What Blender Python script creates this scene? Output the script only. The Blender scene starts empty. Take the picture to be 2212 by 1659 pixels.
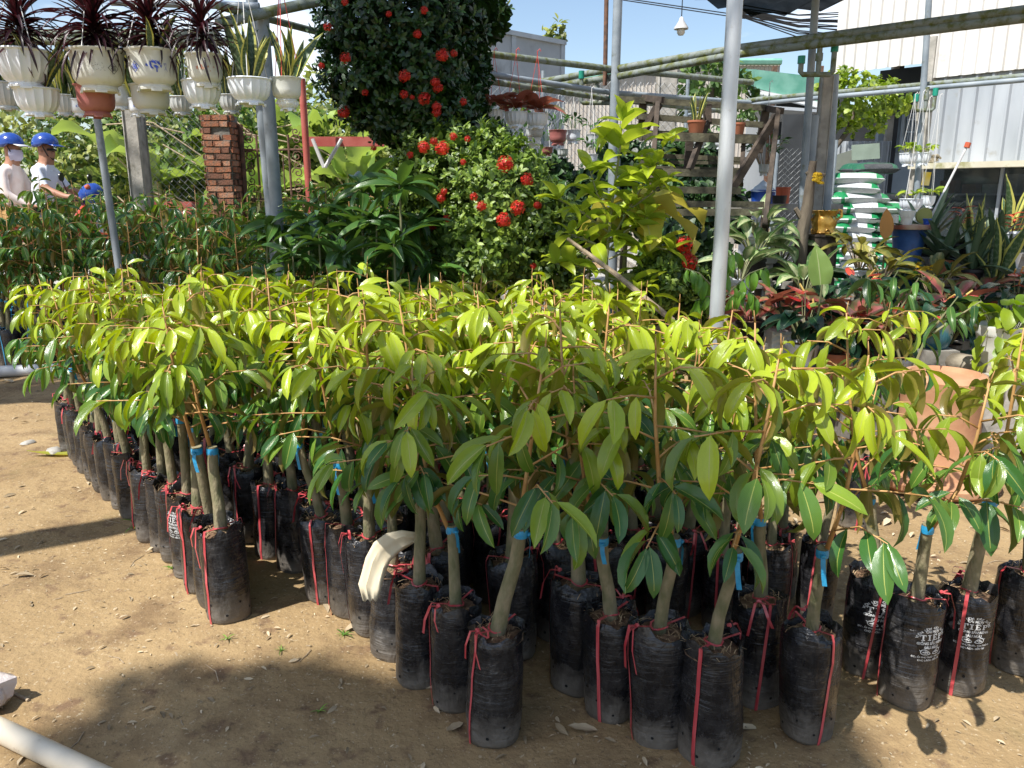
import bpy, math, random
import numpy as np
from mathutils import Vector, Matrix, Quaternion, Euler

# ------------------------------------------------------------------ camera, sky, sun, exposure
SC = bpy.context.scene
COL = SC.collection
R = math.radians
rnd = random.Random(7)

CAM_H, PITCH, FPX, UC, VC = 1.55, R(13.4), 1720.0, 1106.0, 829.5   # photo read at 2212 x 1659
cam = bpy.data.cameras.new('camera')
cam.sensor_width = 36.0
cam.lens = 36.0 * FPX / 2212.0
cam.clip_start, cam.clip_end = 0.05, 3000
camo = bpy.data.objects.new('camera', cam)
COL.objects.link(camo)
camo.location = (0, 0, CAM_H)
camo.rotation_euler = (R(90) - PITCH, 0, 0)
SC.camera = camo

SUN_EL, SUN_AZ = 57.0, (-0.75, -0.66)          # horizontal direction towards the sun
_n = math.hypot(*SUN_AZ)
SUN = Vector((SUN_AZ[0] / _n * math.cos(R(SUN_EL)), SUN_AZ[1] / _n * math.cos(R(SUN_EL)), math.sin(R(SUN_EL))))
world = bpy.data.worlds.new('World')
SC.world = world
world.use_nodes = True
wt = world.node_tree
for n in list(wt.nodes):
    wt.nodes.remove(n)
wo = wt.nodes.new('ShaderNodeOutputWorld')
wb = wt.nodes.new('ShaderNodeBackground')
sky = wt.nodes.new('ShaderNodeTexSky')
sky.sky_type = 'NISHITA'
sky.sun_disc = False
sky.sun_elevation = R(SUN_EL)
sky.sun_rotation = math.atan2(SUN_AZ[0], SUN_AZ[1])
sky.air_density, sky.dust_density, sky.ozone_density = 1.0, 1.0, 1.0
# broken cloud over the whole sky
tc = wt.nodes.new('ShaderNodeTexCoord')
mp = wt.nodes.new('ShaderNodeMapping'); mp.inputs['Scale'].default_value = (1.0, 1.0, 2.6)
mp.inputs['Location'].default_value = (0.3, 0.35, 0.2)
cn = wt.nodes.new('ShaderNodeTexNoise'); cn.inputs['Scale'].default_value = 2.4; cn.inputs['Detail'].default_value = 7; cn.inputs['Roughness'].default_value = 0.55
cr = wt.nodes.new('ShaderNodeValToRGB'); cr.color_ramp.elements[0].position = 0.56; cr.color_ramp.elements[1].position = 0.72
cmx = wt.nodes.new('ShaderNodeMixRGB'); cmx.inputs[2].default_value = (9.5, 9.8, 10.2, 1)
wt.links.new(tc.outputs['Generated'], mp.inputs['Vector'])
wt.links.new(mp.outputs[0], cn.inputs['Vector'])
wt.links.new(cn.outputs['Fac'], cr.inputs['Fac'])
wt.links.new(cr.outputs['Color'], cmx.inputs[0])
wt.links.new(sky.outputs[0], cmx.inputs[1])
wt.links.new(cmx.outputs[0], wb.inputs['Color'])
wb.inputs['Strength'].default_value = 0.125
wt.links.new(wb.outputs[0], wo.inputs['Surface'])

sl = bpy.data.lights.new('sun', 'SUN')
sl.energy, sl.angle, sl.color = 5.0, R(0.53), (1.0, 0.965, 0.91)
slo = bpy.data.objects.new('sun', sl)
COL.objects.link(slo)
slo.rotation_euler = SUN.to_track_quat('Z', 'Y').to_euler()
slo.location = (0, 0, 12)

SC.view_settings.view_transform = 'Standard'
SC.view_settings.look = 'None'
SC.view_settings.exposure = 0.55
SC.view_settings.gamma = 1.0
SC.view_settings.use_curve_mapping = False
SC.render.engine = 'CYCLES'
SC.cycles.use_denoising = True
SC.cycles.max_bounces = 8
SC.cycles.transparent_max_bounces = 12
SC.cycles.caustics_reflective = False
SC.cycles.caustics_refractive = False

# ------------------------------------------------------------------ photo pixel -> place
_F = Vector((0, math.cos(PITCH), -math.sin(PITCH)))
_U = Vector((0, math.sin(PITCH), math.cos(PITCH)))
def ray(u, v):
    return Vector((1, 0, 0)) * ((u - UC) / FPX) + _F + _U * ((VC - v) / FPX)
def gnd(u, v, z=0.0):
    d = ray(u, v); t = (z - CAM_H) / d.z
    return Vector((d.x * t, d.y * t, z))
def at(u, v, y):
    d = ray(u, v); t = y / d.y
    return Vector((d.x * t, y, CAM_H + d.z * t))
def mpp(p):                                     # metres per photo pixel at a point
    return (Vector(p) - Vector((0, 0, CAM_H))).dot(_F) / FPX

# ------------------------------------------------------------------ materials
MATS = {}
def _nt(name):
    m = bpy.data.materials.new(name); m.use_nodes = True
    nt = m.node_tree
    for n in list(nt.nodes): nt.nodes.remove(n)
    o = nt.nodes.new('ShaderNodeOutputMaterial')
    MATS[name] = m
    return m, nt, o
def _rgba(c): return (c[0], c[1], c[2], 1)
def mat(name, c1, c2=None, rough=0.6, metal=0.0, scale=8.0, detail=4, bump=0.0, bscale=None, spec=0.5, stretch=(1, 1, 1), lo=0.35, hi=0.65, coat=0.0, alpha=None, dirt=None):
    """plain painted / natural surface: two tones broken up by noise, fine relief, optional dirt blotches"""
    m, nt, o = _nt(name)
    N, L = nt.nodes, nt.links
    b = N.new('ShaderNodeBsdfPrincipled')
    b.inputs['Roughness'].default_value = rough; b.inputs['Metallic'].default_value = metal
    b.inputs['Specular IOR Level'].default_value = spec; b.inputs['Coat Weight'].default_value = coat
    t = N.new('ShaderNodeTexCoord'); mpn = N.new('ShaderNodeMapping'); mpn.inputs['Scale'].default_value = stretch
    L.new(t.outputs['Object'], mpn.inputs[0])
    col = None
    if c2 is not None:
        n = N.new('ShaderNodeTexNoise'); n.inputs['Scale'].default_value = scale; n.inputs['Detail'].default_value = detail
        L.new(mpn.outputs[0], n.inputs['Vector'])
        r = N.new('ShaderNodeValToRGB'); r.color_ramp.elements[0].position = lo; r.color_ramp.elements[1].position = hi
        r.color_ramp.elements[0].color = _rgba(c1); r.color_ramp.elements[1].color = _rgba(c2)
        L.new(n.outputs['Fac'], r.inputs[0]); col = r.outputs[0]
    if dirt is not None:                         # (colour, scale, threshold)
        n = N.new('ShaderNodeTexNoise'); n.inputs['Scale'].default_value = dirt[1]; n.inputs['Detail'].default_value = 8; n.inputs['Roughness'].default_value = 0.65
        L.new(t.outputs['Object'], n.inputs['Vector'])
        r = N.new('ShaderNodeValToRGB'); r.color_ramp.elements[0].position = dirt[2]; r.color_ramp.elements[1].position = dirt[2] + 0.15
        L.new(n.outputs['Fac'], r.inputs[0])
        x = N.new('ShaderNodeMixRGB'); x.inputs[2].default_value = _rgba(dirt[0])
        L.new(r.outputs[0], x.inputs[0])
        if col is None: x.inputs[1].default_value = _rgba(c1)
        else: L.new(col, x.inputs[1])
        col = x.outputs[0]
    if col is None: b.inputs['Base Color'].default_value = _rgba(c1)
    else: L.new(col, b.inputs['Base Color'])
    if bump:
        n = N.new('ShaderNodeTexNoise'); n.inputs['Scale'].default_value = bscale or scale * 4; n.inputs['Detail'].default_value = 5
        L.new(mpn.outputs[0], n.inputs['Vector'])
        bm = N.new('ShaderNodeBump'); bm.inputs['Strength'].default_value = bump; bm.inputs['Distance'].default_value = 0.01
        L.new(n.outputs['Fac'], bm.inputs['Height']); L.new(bm.outputs[0], b.inputs['Normal'])
    if alpha is not None: b.inputs['Alpha'].default_value = alpha
    L.new(b.outputs[0], o.inputs[0])
    return m

def leafmat(name, top, top2, under, rough=0.38, trans=0.3, tcol=None, rib=None, island=False, edge=None, centre=None, var=0.25, useobj=False, bands=None, spec=0.5, both=False):
    """leaf blade: two-tone upper side, own underside colour, pale midrib, side veins, light passing through"""
    m, nt, o = _nt(name)
    N, L = nt.nodes, nt.links
    b = N.new('ShaderNodeBsdfPrincipled'); b.inputs['Roughness'].default_value = rough; b.inputs['Specular IOR Level'].default_value = spec
    g = N.new('ShaderNodeNewGeometry'); oi = N.new('ShaderNodeObjectInfo'); uv = N.new('ShaderNodeUVMap'); sx = N.new('ShaderNodeSeparateXYZ')
    L.new(uv.outputs[0], sx.inputs[0])
    def mx(f, a, c, mode='MIX'):
        x = N.new('ShaderNodeMixRGB'); x.blend_type = mode
        for k, s in ((0, f), (1, a), (2, c)):
            if hasattr(s, 'is_linked'): L.new(s, x.inputs[k])
            elif isinstance(s, (int, float)): x.inputs[k].default_value = s
            else: x.inputs[k].default_value = _rgba(s)
        return x.outputs[0]
    def ma(op, a, c=0.0, d=0.0):
        x = N.new('ShaderNodeMath'); x.operation = op
        for k, s in ((0, a), (1, c), (2, d)):
            if hasattr(s, 'is_linked'): L.new(s, x.inputs[k])
            else: x.inputs[k].default_value = s
        return x.outputs[0]
    rs = g.outputs['Random Per Island'] if island else oi.outputs['Random']
    fac = rs
    if useobj:
        so = N.new('ShaderNodeSeparateColor'); L.new(oi.outputs['Color'], so.inputs[0])
        fac = ma('MULTIPLY_ADD', rs, 0.3, ma('SUBTRACT', so.outputs[0], 0.15))
        fac.node.use_clamp = True
    c = mx(fac, top, top2)
    ax = ma('ABSOLUTE', ma('SUBTRACT', sx.outputs[0], 0.5))         # 0 at midrib, 0.5 at edge
    nz = N.new('ShaderNodeTexNoise'); nz.inputs['Scale'].default_value = 9.0; nz.inputs['Detail'].default_value = 5
    off = N.new('ShaderNodeVectorMath'); off.operation = 'ADD'
    cmb = N.new('ShaderNodeCombineXYZ'); L.new(ma('MULTIPLY', rs, 31.0), cmb.inputs[2])
    L.new(uv.outputs[0], off.inputs[0]); L.new(cmb.outputs[0], off.inputs[1]); L.new(off.outputs[0], nz.inputs['Vector'])
    if centre is not None:                                          # blotched central colour
        f = N.new('ShaderNodeMapRange'); f.inputs['From Min'].default_value = 0.36; f.inputs['From Max'].default_value = 0.12
        L.new(ma('ADD', ax, ma('MULTIPLY_ADD', nz.outputs['Fac'], 0.7, -0.35)), f.inputs['Value'])
        c = mx(f.outputs[0], c, centre)
    if bands is not None:                                           # cross bands (snake plant)
        wv = ma('SINE', ma('ADD', ma('MULTIPLY', sx.outputs[1], 70.0), ma('MULTIPLY', nz.outputs['Fac'], 14.0)))
        f = N.new('ShaderNodeMapRange'); f.inputs['From Min'].default_value = 0.1; f.inputs['From Max'].default_value = 0.6
        L.new(wv, f.inputs['Value']); c = mx(f.outputs[0], c, bands)
    if edge is not None:
        f = ma('GREATER_THAN', ax, 0.33); c = mx(f, c, edge)
    vein = ma('SINE', ma('MULTIPLY', ma('SUBTRACT', sx.outputs[1], ma('MULTIPLY', ax, 0.55)), 75.0))
    vein = ma('POWER', ma('ABSOLUTE', vein), 12.0)
    if rib is not None:
        c = mx(ma('MULTIPLY', vein, 0.10), c, rib)
        c = mx(ma('LESS_THAN', ax, 0.022), c, rib)
    c = mx(ma('MULTIPLY', nz.outputs['Fac'], 0.22), c, tuple(k * 0.45 for k in top))
    ctop = c
    ub = mx(ma('MULTIPLY', rs, 0.6), under, tuple(k * 0.6 for k in under))
    if not both: c = mx(g.outputs['Backfacing'], c, ub)
    hs = N.new('ShaderNodeHueSaturation'); L.new(c, hs.inputs['Color'])
    L.new(ma('MULTIPLY_ADD', rs, var * 2, 1.0 - var), hs.inputs['Value'])
    L.new(hs.outputs[0], b.inputs['Base Color'])
    bm = N.new('ShaderNodeBump'); bm.inputs['Strength'].default_value = 0.25; bm.inputs['Distance'].default_value = 0.002
    L.new(ma('SUBTRACT', nz.outputs['Fac'], ma('MULTIPLY', vein, 0.5)), bm.inputs['Height']); L.new(bm.outputs[0], b.inputs['Normal'])
    tr = N.new('ShaderNodeBsdfTranslucent')
    if tcol is None:
        h2 = N.new('ShaderNodeHueSaturation'); h2.inputs['Value'].default_value = 1.55; h2.inputs['Saturation'].default_value = 1.1
        L.new(ctop, h2.inputs['Color']); L.new(h2.outputs[0], tr.inputs['Color'])
    else: tr.inputs['Color'].default_value = _rgba(tcol)
    ms = N.new('ShaderNodeMixShader'); ms.inputs[0].default_value = trans
    L.new(b.outputs[0], ms.inputs[1]); L.new(tr.outputs[0], ms.inputs[2]); L.new(ms.outputs[0], o.inputs[0])
    return m

# ------------------------------------------------------------------ mesh helpers
class MB:
    """collects shapes into one mesh"""
    def __init__(s): s.v, s.f, s.m, s.uv = [], [], [], None
    def add(s, vs, fs, mi=0):
        o = len(s.v); s.v.extend(tuple(x) for x in vs)
        s.f.extend(tuple(i + o for i in f) for f in fs); s.m.extend([mi] * len(fs)); return s
    def box(s, c, d, rot=None, mi=0, bev=0.0):
        hx, hy, hz = d[0] / 2, d[1] / 2, d[2] / 2
        M = rot.to_matrix() if isinstance(rot, (Euler, Quaternion)) else (rot or Matrix.Identity(3))
        c = Vector(c)
        if bev <= 0:
            vs = [c + M @ Vector((x * hx, y * hy, z * hz)) for z in (-1, 1) for x, y in ((-1, -1), (1, -1), (1, 1), (-1, 1))]
            return s.add(vs, [(3, 2, 1, 0), (4, 5, 6, 7), (0, 1, 5, 4), (1, 2, 6, 5), (2, 3, 7, 6), (3, 0, 4, 7)], mi)
        b = min(bev, hx * .9, hy * .9, hz * .9); rings = []
        for z, k in ((-hz, b), (-hz + b, 0), (hz - b, 0), (hz, b)):
            ring = []
            for x, y in ((-1, -1), (1, -1), (1, 1), (-1, 1)):
                X, Y = x * (hx - k), y * (hy - k)
                a = (X + (-x if x == y else 0) * (b if k == 0 else 0), Y + (-y if x != y else 0) * (b if k == 0 else 0), z)
                d2 = (X + (-x if x != y else 0) * (b if k == 0 else 0), Y + (-y if x == y else 0) * (b if k == 0 else 0), z)
                ring += [a, d2]
            rings.append(ring)
        vs = [c + M @ Vector(p) for r in rings for p in r]; fs = []
        for r in range(3):
            for i in range(8):
                j = (i + 1) % 8; fs.append((r * 8 + i, r * 8 + j, r * 8 + 8 + j, r * 8 + 8 + i))
        fs += [tuple(range(7, -1, -1)), tuple(range(24, 32))]
        return s.add(vs, fs, mi)
    def tube(s, pts, rad, n=8, mi=0, cap=True, flat=1.0):
        pts = [Vector(p) for p in pts]; k = len(pts)
        if not hasattr(rad, '__len__'): rad = [rad] * k
        vs, fs = [], []
        t0 = (pts[1] - pts[0]).normalized()
        nrm = t0.orthogonal().normalized()
        for i, p in enumerate(pts):
            t = (pts[min(i + 1, k - 1)] - pts[max(i - 1, 0)])
            t = t.normalized() if t.length > 1e-9 else t0
            nrm = (nrm - t * nrm.dot(t)); nrm = nrm.normalized() if nrm.length > 1e-6 else t.orthogonal().normalized()
            bi = t.cross(nrm)
            for j in range(n):
                a = 2 * math.pi * j / n
                vs.append(p + (nrm * math.cos(a) + bi * math.sin(a) * flat) * rad[i])
        for i in range(k - 1):
            for j in range(n):
                j2 = (j + 1) % n; fs.append((i * n + j, i * n + j2, (i + 1) * n + j2, (i + 1) * n + j))
        if cap: fs += [tuple(range(n - 1, -1, -1)), tuple(range((k - 1) * n, k * n))]
        return s.add(vs, fs, mi)
    def lathe(s, prof, n=24, c=(0, 0, 0), mi=0, rfun=None, caps=True):
        c = Vector(c); vs, fs = [], []
        for r, z in prof:
            for j in range(n):
                a = 2 * math.pi * j / n; rr = r * (rfun(a, z) if rfun else 1.0)
                vs.append(c + Vector((rr * math.cos(a), rr * math.sin(a), z)))
        for i in range(len(prof) - 1):
            for j in range(n):
                j2 = (j + 1) % n; fs.append((i * n + j, i * n + j2, (i + 1) * n + j2, (i + 1) * n + j))
        if caps:
            if prof[0][0] > 1e-6: fs.append(tuple(range(n - 1, -1, -1)))
            if prof[-1][0] > 1e-6: fs.append(tuple(range((len(prof) - 1) * n, len(prof) * n)))
        return s.add(vs, fs, mi)
    def ribbon(s, pts, w, side=None, mi=0):
        """thin strip; side = direction(s) of its width"""
        pts = [Vector(p) for p in pts]; k = len(pts); vs = []
        for i, p in enumerate(pts):
            sd = side[i] if isinstance(side, list) else side
            if sd is None:
                t = pts[min(i + 1, k - 1)] - pts[max(i - 1, 0)]; sd = t.cross(Vector((0, 0, 1)))
                if sd.length < 1e-6: sd = Vector((1, 0, 0))
            sd = Vector(sd).normalized() * (w / 2); vs += [p - sd, p + sd]
        return s.add(vs, [(2 * i, 2 * i + 1, 2 * i + 3, 2 * i + 2) for i in range(k - 1)], mi)
    def mesh(s, name, mats, smooth=False, ang=None):
        me = bpy.data.meshes.new(name); me.from_pydata(s.v, [], s.f)
        for m in (mats if isinstance(mats, (list, tuple)) else [mats]): me.materials.append(m)
        if any(s.m): me.polygons.foreach_set('material_index', s.m)
        if smooth: me.polygons.foreach_set('use_smooth', [True] * len(me.polygons))
        me.update()
        if smooth and ang: me.set_sharp_from_angle(angle=R(ang))
        return me
    def build(s, name, mats, parent=None, smooth=False, ang=40, **k):
        return link(name, s.mesh(name, mats, smooth, ang), parent, **k)

def link(name, me, parent=None, M=None, color=None):
    o = bpy.data.objects.new(name, me); COL.objects.link(o)
    if parent is not None: o.parent = parent
    if M is not None: o.matrix_basis = M
    if color is not None: o.color = color
    return o
def tag(o, label, cat, group=None):
    o['label'] = label; o['category'] = cat
    if group: o['group'] = group
    return o
def thing(name, label, cat, loc=(0, 0, 0), rz=0.0, group=None, scale=1.0):
    o = bpy.data.objects.new(name, None); COL.objects.link(o); o.empty_display_size = 0.1
    o.location = loc; o.rotation_euler = (0, 0, rz); o.scale = (scale,) * 3
    return tag(o, label, cat, group)
def kind(o, k): o['kind'] = k; return o

def leafmesh(name, L, W, mt, seg=6, cross=4, droop=0.25, fold=0.18, wave=0.0, prof=None, tipcurl=0.0, seed=0, twist=0.0):
    """one blade along +Y from the origin, upper side +Z; bends down by droop (radians along its length)"""
    rg = random.Random(seed); prof = prof or (lambda t: math.sin(math.pi * min(1, t ** 0.85)) ** 0.75 * (1 if t < .8 else 1))
    vs, fs, uvs = [], [], []
    y = z = 0.0; ph = rg.random() * 6
    for i in range(seg + 1):
        t = i / seg; w = W / 2 * max(prof(t), 0.02 if i < seg else 0.0)
        a = droop * t + tipcurl * max(0, t - .6)
        if i: y += L / seg * math.cos(a); z -= L / seg * math.sin(a)
        tw = twist * t
        for j in range(cross + 1):
            q = j / cross * 2 - 1
            x = q * w * math.cos(fold * abs(q)); zz = abs(q) * w * math.sin(fold * 2.2) + wave * W * math.sin(t * 17 + ph + (2 if q > 0 else 0)) * abs(q)
            xx, z2 = x * math.cos(tw) - zz * math.sin(tw), x * math.sin(tw) + zz * math.cos(tw)
            vs.append((xx, y + z2 * math.sin(a), z + z2 * math.cos(a))); uvs.append((j / cross, t))
    c1 = cross + 1
    for i in range(seg):
        for j in range(cross):
            fs.append((i * c1 + j, i * c1 + j + 1, (i + 1) * c1 + j + 1, (i + 1) * c1 + j))
    me = bpy.data.meshes.new(name); me.from_pydata(vs, [], fs); me.materials.append(mt)
    ul = me.uv_layers.new(name='UVMap')
    ul.data.foreach_set('uv', [c for f in fs for i in f for c in uvs[i]])
    me.polygons.foreach_set('use_smooth', [True] * len(fs)); me.update()
    return me

def frame(d, up=(0, 0, 1), roll=0.0):
    """3x3 with +Y along d and +Z near up"""
    y = Vector(d).normalized(); x = y.cross(Vector(up))
    x = x.normalized() if x.length > 1e-5 else Vector((1, 0, 0))
    z = x.cross(y)
    M = Matrix((x, y, z)).transposed()
    return M @ Matrix.Rotation(roll, 3, 'Y') if roll else M
def xf(p, M3, s=1.0):
    M = (M3 * s).to_4x4(); M.translation = Vector(p); return M

def leafcloud(name, P, D, Nn, Ls, wr, mt, parent=None, fold=0.25):
    """many small blades as one mesh: base points, axes, normals, lengths"""
    P, D, Nn, Ls = (np.asarray(a, float) for a in (P, D, Nn, Ls))
    D /= np.linalg.norm(D, axis=1, keepdims=True) + 1e-9
    S = np.cross(D, Nn); S /= np.linalg.norm(S, axis=1, keepdims=True) + 1e-9
    Z = np.cross(S, D); L = Ls[:, None]; W = L * wr / 2; k = len(P)
    V = np.empty((k, 7, 3))
    V[:, 0] = P
    V[:, 1] = P + D * L * .38 - S * W + Z * W * fold; V[:, 2] = P + D * L * .40; V[:, 3] = P + D * L * .38 + S * W + Z * W * fold
    V[:, 4] = P + D * L * .75 - S * W * .8 + Z * (W * fold - L * .05); V[:, 5] = P + D * L * .75 + S * W * .8 + Z * (W * fold - L * .05)
    V[:, 6] = P + D * L - Z * L * .12
    F = np.array([(0, 2, 1), (0, 3, 2), (1, 2, 4), (2, 3, 5), (2, 5, 4), (4, 5, 6)])
    U = np.array([(.5, 0), (0, .38), (.5, .4), (1, .38), (.1, .75), (.9, .75), (.5, 1)])
    fa = (F[None] + (np.arange(k) * 7)[:, None, None]).reshape(-1)
    me = bpy.data.meshes.new(name)
    me.vertices.add(k * 7); me.vertices.foreach_set('co', V.reshape(-1))
    me.loops.add(len(fa)); me.loops.foreach_set('vertex_index', fa.astype(np.int32))
    npoly = k * 6; me.polygons.add(npoly)
    me.polygons.foreach_set('loop_start', np.arange(0, npoly * 3, 3, dtype=np.int32))
    me.materials.append(mt)
    ul = me.uv_layers.new(name='UVMap'); ul.data.foreach_set('uv', np.tile(U[F.reshape(-1)].reshape(-1), k))
    me.update(calc_edges=True); me.validate()
    return link(name, me, parent)

def rosettes(rs, C, out, n_tip, per, L, jit=0.3, up=0.35):
    """leaf whorls at shoot tips: C = tip points, out = outward axes -> arrays for leafcloud"""
    C = np.asarray(C, float); out = np.asarray(out, float); out /= np.linalg.norm(out, axis=1, keepdims=True) + 1e-9
    k = len(C); a = rs.uniform(0, 2 * np.pi, (k, per)); ref = np.where(np.abs(out[:, 2:3]) < .9, np.array([[0, 0, 1.]]), np.array([[1., 0, 0]]))
    e1 = np.cross(out, ref); e1 /= np.linalg.norm(e1, axis=1, keepdims=True); e2 = np.cross(out, e1)
    side = e1[:, None] * np.cos(a)[..., None] + e2[:, None] * np.sin(a)[..., None]
    el = rs.uniform(.1, .9, (k, per))[..., None]
    D = side * (1 - el * .45) + out[:, None] * el + np.array([0, 0, up * .3])
    N_ = out[:, None] * (1 - el * .5) - side * el * .6 + rs.normal(0, .15, (k, per, 3))
    P = C[:, None] - out[:, None] * rs.uniform(0, L * .9, (k, per))[..., None] + rs.normal(0, L * .08, (k, per, 3))
    Ls = rs.uniform(.65, 1.15, (k, per)) * L
    return P.reshape(-1, 3), D.reshape(-1, 3), N_.reshape(-1, 3), Ls.reshape(-1)
# ------------------------------------------------------------------ ground
def ground_material(name, far=False):
    m, nt, o = _nt(name); N, L = nt.nodes, nt.links
    b = N.new('ShaderNodeBsdfPrincipled'); b.inputs['Roughness'].default_value = 0.92; b.inputs['Specular IOR Level'].default_value = 0.2
    t = N.new('ShaderNodeTexCoord')
    def noise(s, d=5, r=.55):
        n = N.new('ShaderNodeTexNoise'); n.inputs['Scale'].default_value = s; n.inputs['Detail'].default_value = d; n.inputs['Roughness'].default_value = r
        L.new(t.outputs['Object'], n.inputs['Vector']); return n.outputs['Fac']
    def ramp(f, a, c, ca, cc):
        r = N.new('ShaderNodeValToRGB'); e = r.color_ramp.elements; e[0].position, e[1].position = a, c; e[0].color, e[1].color = _rgba(ca), _rgba(cc)
        L.new(f, r.inputs[0]); return r.outputs[0]
    def mx(f, a, c, mode='MIX'):
        x = N.new('ShaderNodeMixRGB'); x.blend_type = mode
        for k, s in ((0, f), (1, a), (2, c)):
            if hasattr(s, 'is_linked'): L.new(s, x.inputs[k])
            elif isinstance(s, (int, float)): x.inputs[k].default_value = s
            else: x.inputs[k].default_value = _rgba(s)
        return x.outputs[0]
    W, K = (1, 1, 1), (0, 0, 0)
    c = ramp(noise(1.3, 6), .3, .7, (.265, .178, .086), (.375, .265, .137))
    c = mx(ramp(noise(3.1, 7, .62), .50, .66, K, W), c, (.205, .135, .07))        # darker crusts
    c = mx(ramp(noise(2.2, 7, .6), .60, .72, K, (.55, .55, .55)), c, (.15, .125, .055))  # mossy film
    c = mx(ramp(noise(9, 6, .6), .57, .68, K, (.8, .8, .8)), c, (.15, .09, .055))
    c = mx(ramp(noise(42, 5, .7), .60, .68, K, (.7, .7, .7)), c, (.10, .07, .045))
    c = mx(ramp(noise(70, 3, .6), .62, .70, K, (.6, .6, .6)), c, (.55, .46, .32))
    c = mx(ramp(noise(130, 4, .7), .60, .66, K, (.55, .55, .55)), c, (.13, .085, .05))
    L.new(c, b.inputs['Base Color'])
    bm = N.new('ShaderNodeBump'); bm.inputs['Strength'].default_value = 1.0; bm.inputs['Distance'].default_value = 0.014
    h = N.new('ShaderNodeMath'); h.operation = 'MULTIPLY_ADD'; h.inputs[1].default_value = .35
    L.new(noise(55, 6, .65), h.inputs[0]); L.new(noise(14, 4), h.inputs[2])
    L.new(h.outputs[0], bm.inputs['Height']); L.new(bm.outputs[0], b.inputs['Normal'])
    L.new(b.outputs[0], o.inputs[0]); return m
M_earth = ground_material('earth')
_rs = np.random.RandomState(3)
def hump(x, y):
    return .012 * np.sin(x * 2.1 + .6) * np.sin(y * 1.7) + .006 * np.sin(x * 6.3 + y * 3) + .005 * np.sin(y * 8.1 - x * 4.2 + 1)
gx, gy = np.linspace(-6, 6, 170), np.linspace(0.6, 9.2, 140)
X, Y = np.meshgrid(gx, gy)
fade = np.clip(np.minimum.reduce([X + 6, 6 - X, 9.2 - Y]) / .8, 0, 1)
Z = (hump(X, Y) + _rs.normal(0, .0012, X.shape)) * fade
gv = np.stack([X, Y, Z], -1).reshape(-1, 3)
nx = len(gx); gf = [(j * nx + i, j * nx + i + 1, (j + 1) * nx + i + 1, (j + 1) * nx + i) for j in range(len(gy) - 1) for i in range(nx - 1)]
g1 = MB(); g1.v = [tuple(p) for p in gv]; g1.f = gf; g1.m = [0] * len(gf)
k = len(g1.v); B = 900.0
g1.v += [(-B, -B, -.02), (B, -B, -.02), (B, B, -.02), (-B, B, -.02)]; g1.f.append((k, k + 1, k + 2, k + 3)); g1.m.append(0)
kind(g1.build('ground', M_earth, smooth=True, ang=60), 'structure')
def gz(x, y):
    return float(hump(x, y)) * max(0, min(1, min(x + 6, 6 - x, 9.2 - y) / .8))

# ------------------------------------------------------------------ leaf litter and twigs (uncountable)
M_dry = leafmat('dry leaf', (.34, .25, .14), (.55, .45, .30), (.42, .33, .22), rough=.85, trans=.05, island=True, rib=(.5, .4, .28), var=.4)
M_twig = mat('twig', (.26, .19, .12), (.42, .33, .22), rough=.9, scale=40)
rs = np.random.RandomState(11)
def litter(n, area, L0, L1):
    x = rs.uniform(area[0], area[1], n); y = rs.uniform(area[2], area[3], n)
    keep = rs.uniform(0, 1, n) < .35 + .65 * (np.sin(x * 3.1 + 1) * np.sin(y * 4.3 + .5) > -.1); x, y = x[keep], y[keep]; n = len(x)
    a = rs.uniform(0, 6.28, n); P = np.stack([x, y, np.array([gz(p, q) for p, q in zip(x, y)]) + rs.uniform(.002, .006, n)], -1)
    D = np.stack([np.cos(a), np.sin(a), rs.normal(.06, .12, n)], -1); Nn = np.stack([rs.normal(0, .35, n), rs.normal(0, .35, n), np.ones(n)], -1)
    return P, D, Nn, rs.uniform(L0, L1, n) * (1 + 1.0 * (rs.uniform(0, 1, n) > .93))
A1 = litter(5200, (-2.8, 2.7, 1.1, 4.2), .005, .017); A2 = litter(420, (-2.4, 2.6, 1.2, 3.2), .022, .05); A3 = litter(420, (-4.5, 3.5, 3.2, 7), .025, .07); A4 = litter(130, (1.2, 3.4, 2.4, 4.6), .05, .10)
kind(leafcloud('leaf_litter', *[np.concatenate(z) for z in zip(A1, A2, A3, A4)], .30, M_dry, fold=.6), 'stuff')['label'] = 'dry leaf flakes scattered over the bare earth'
tw = MB()
for i in range(130):
    x, y = rnd.uniform(-2.3, 2.4), rnd.uniform(1.3, 3.8); a = rnd.uniform(0, 6.28); l = rnd.choice([.02, .03, .05, .09]) * rnd.uniform(.6, 1.4)
    p = Vector((x, y, gz(x, y) + .003)); d = Vector((math.cos(a), math.sin(a), 0)); q = Vector((-d.y, d.x, 0)) * l * rnd.uniform(-.15, .15)
    tw.tube([p - d * l / 2, p + q, p + d * l / 2], [.0016, .0018, .001], 5)
kind(tw.build('twig_litter', M_twig, smooth=True), 'stuff')['label'] = 'short dry twigs scattered on the earth'

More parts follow.
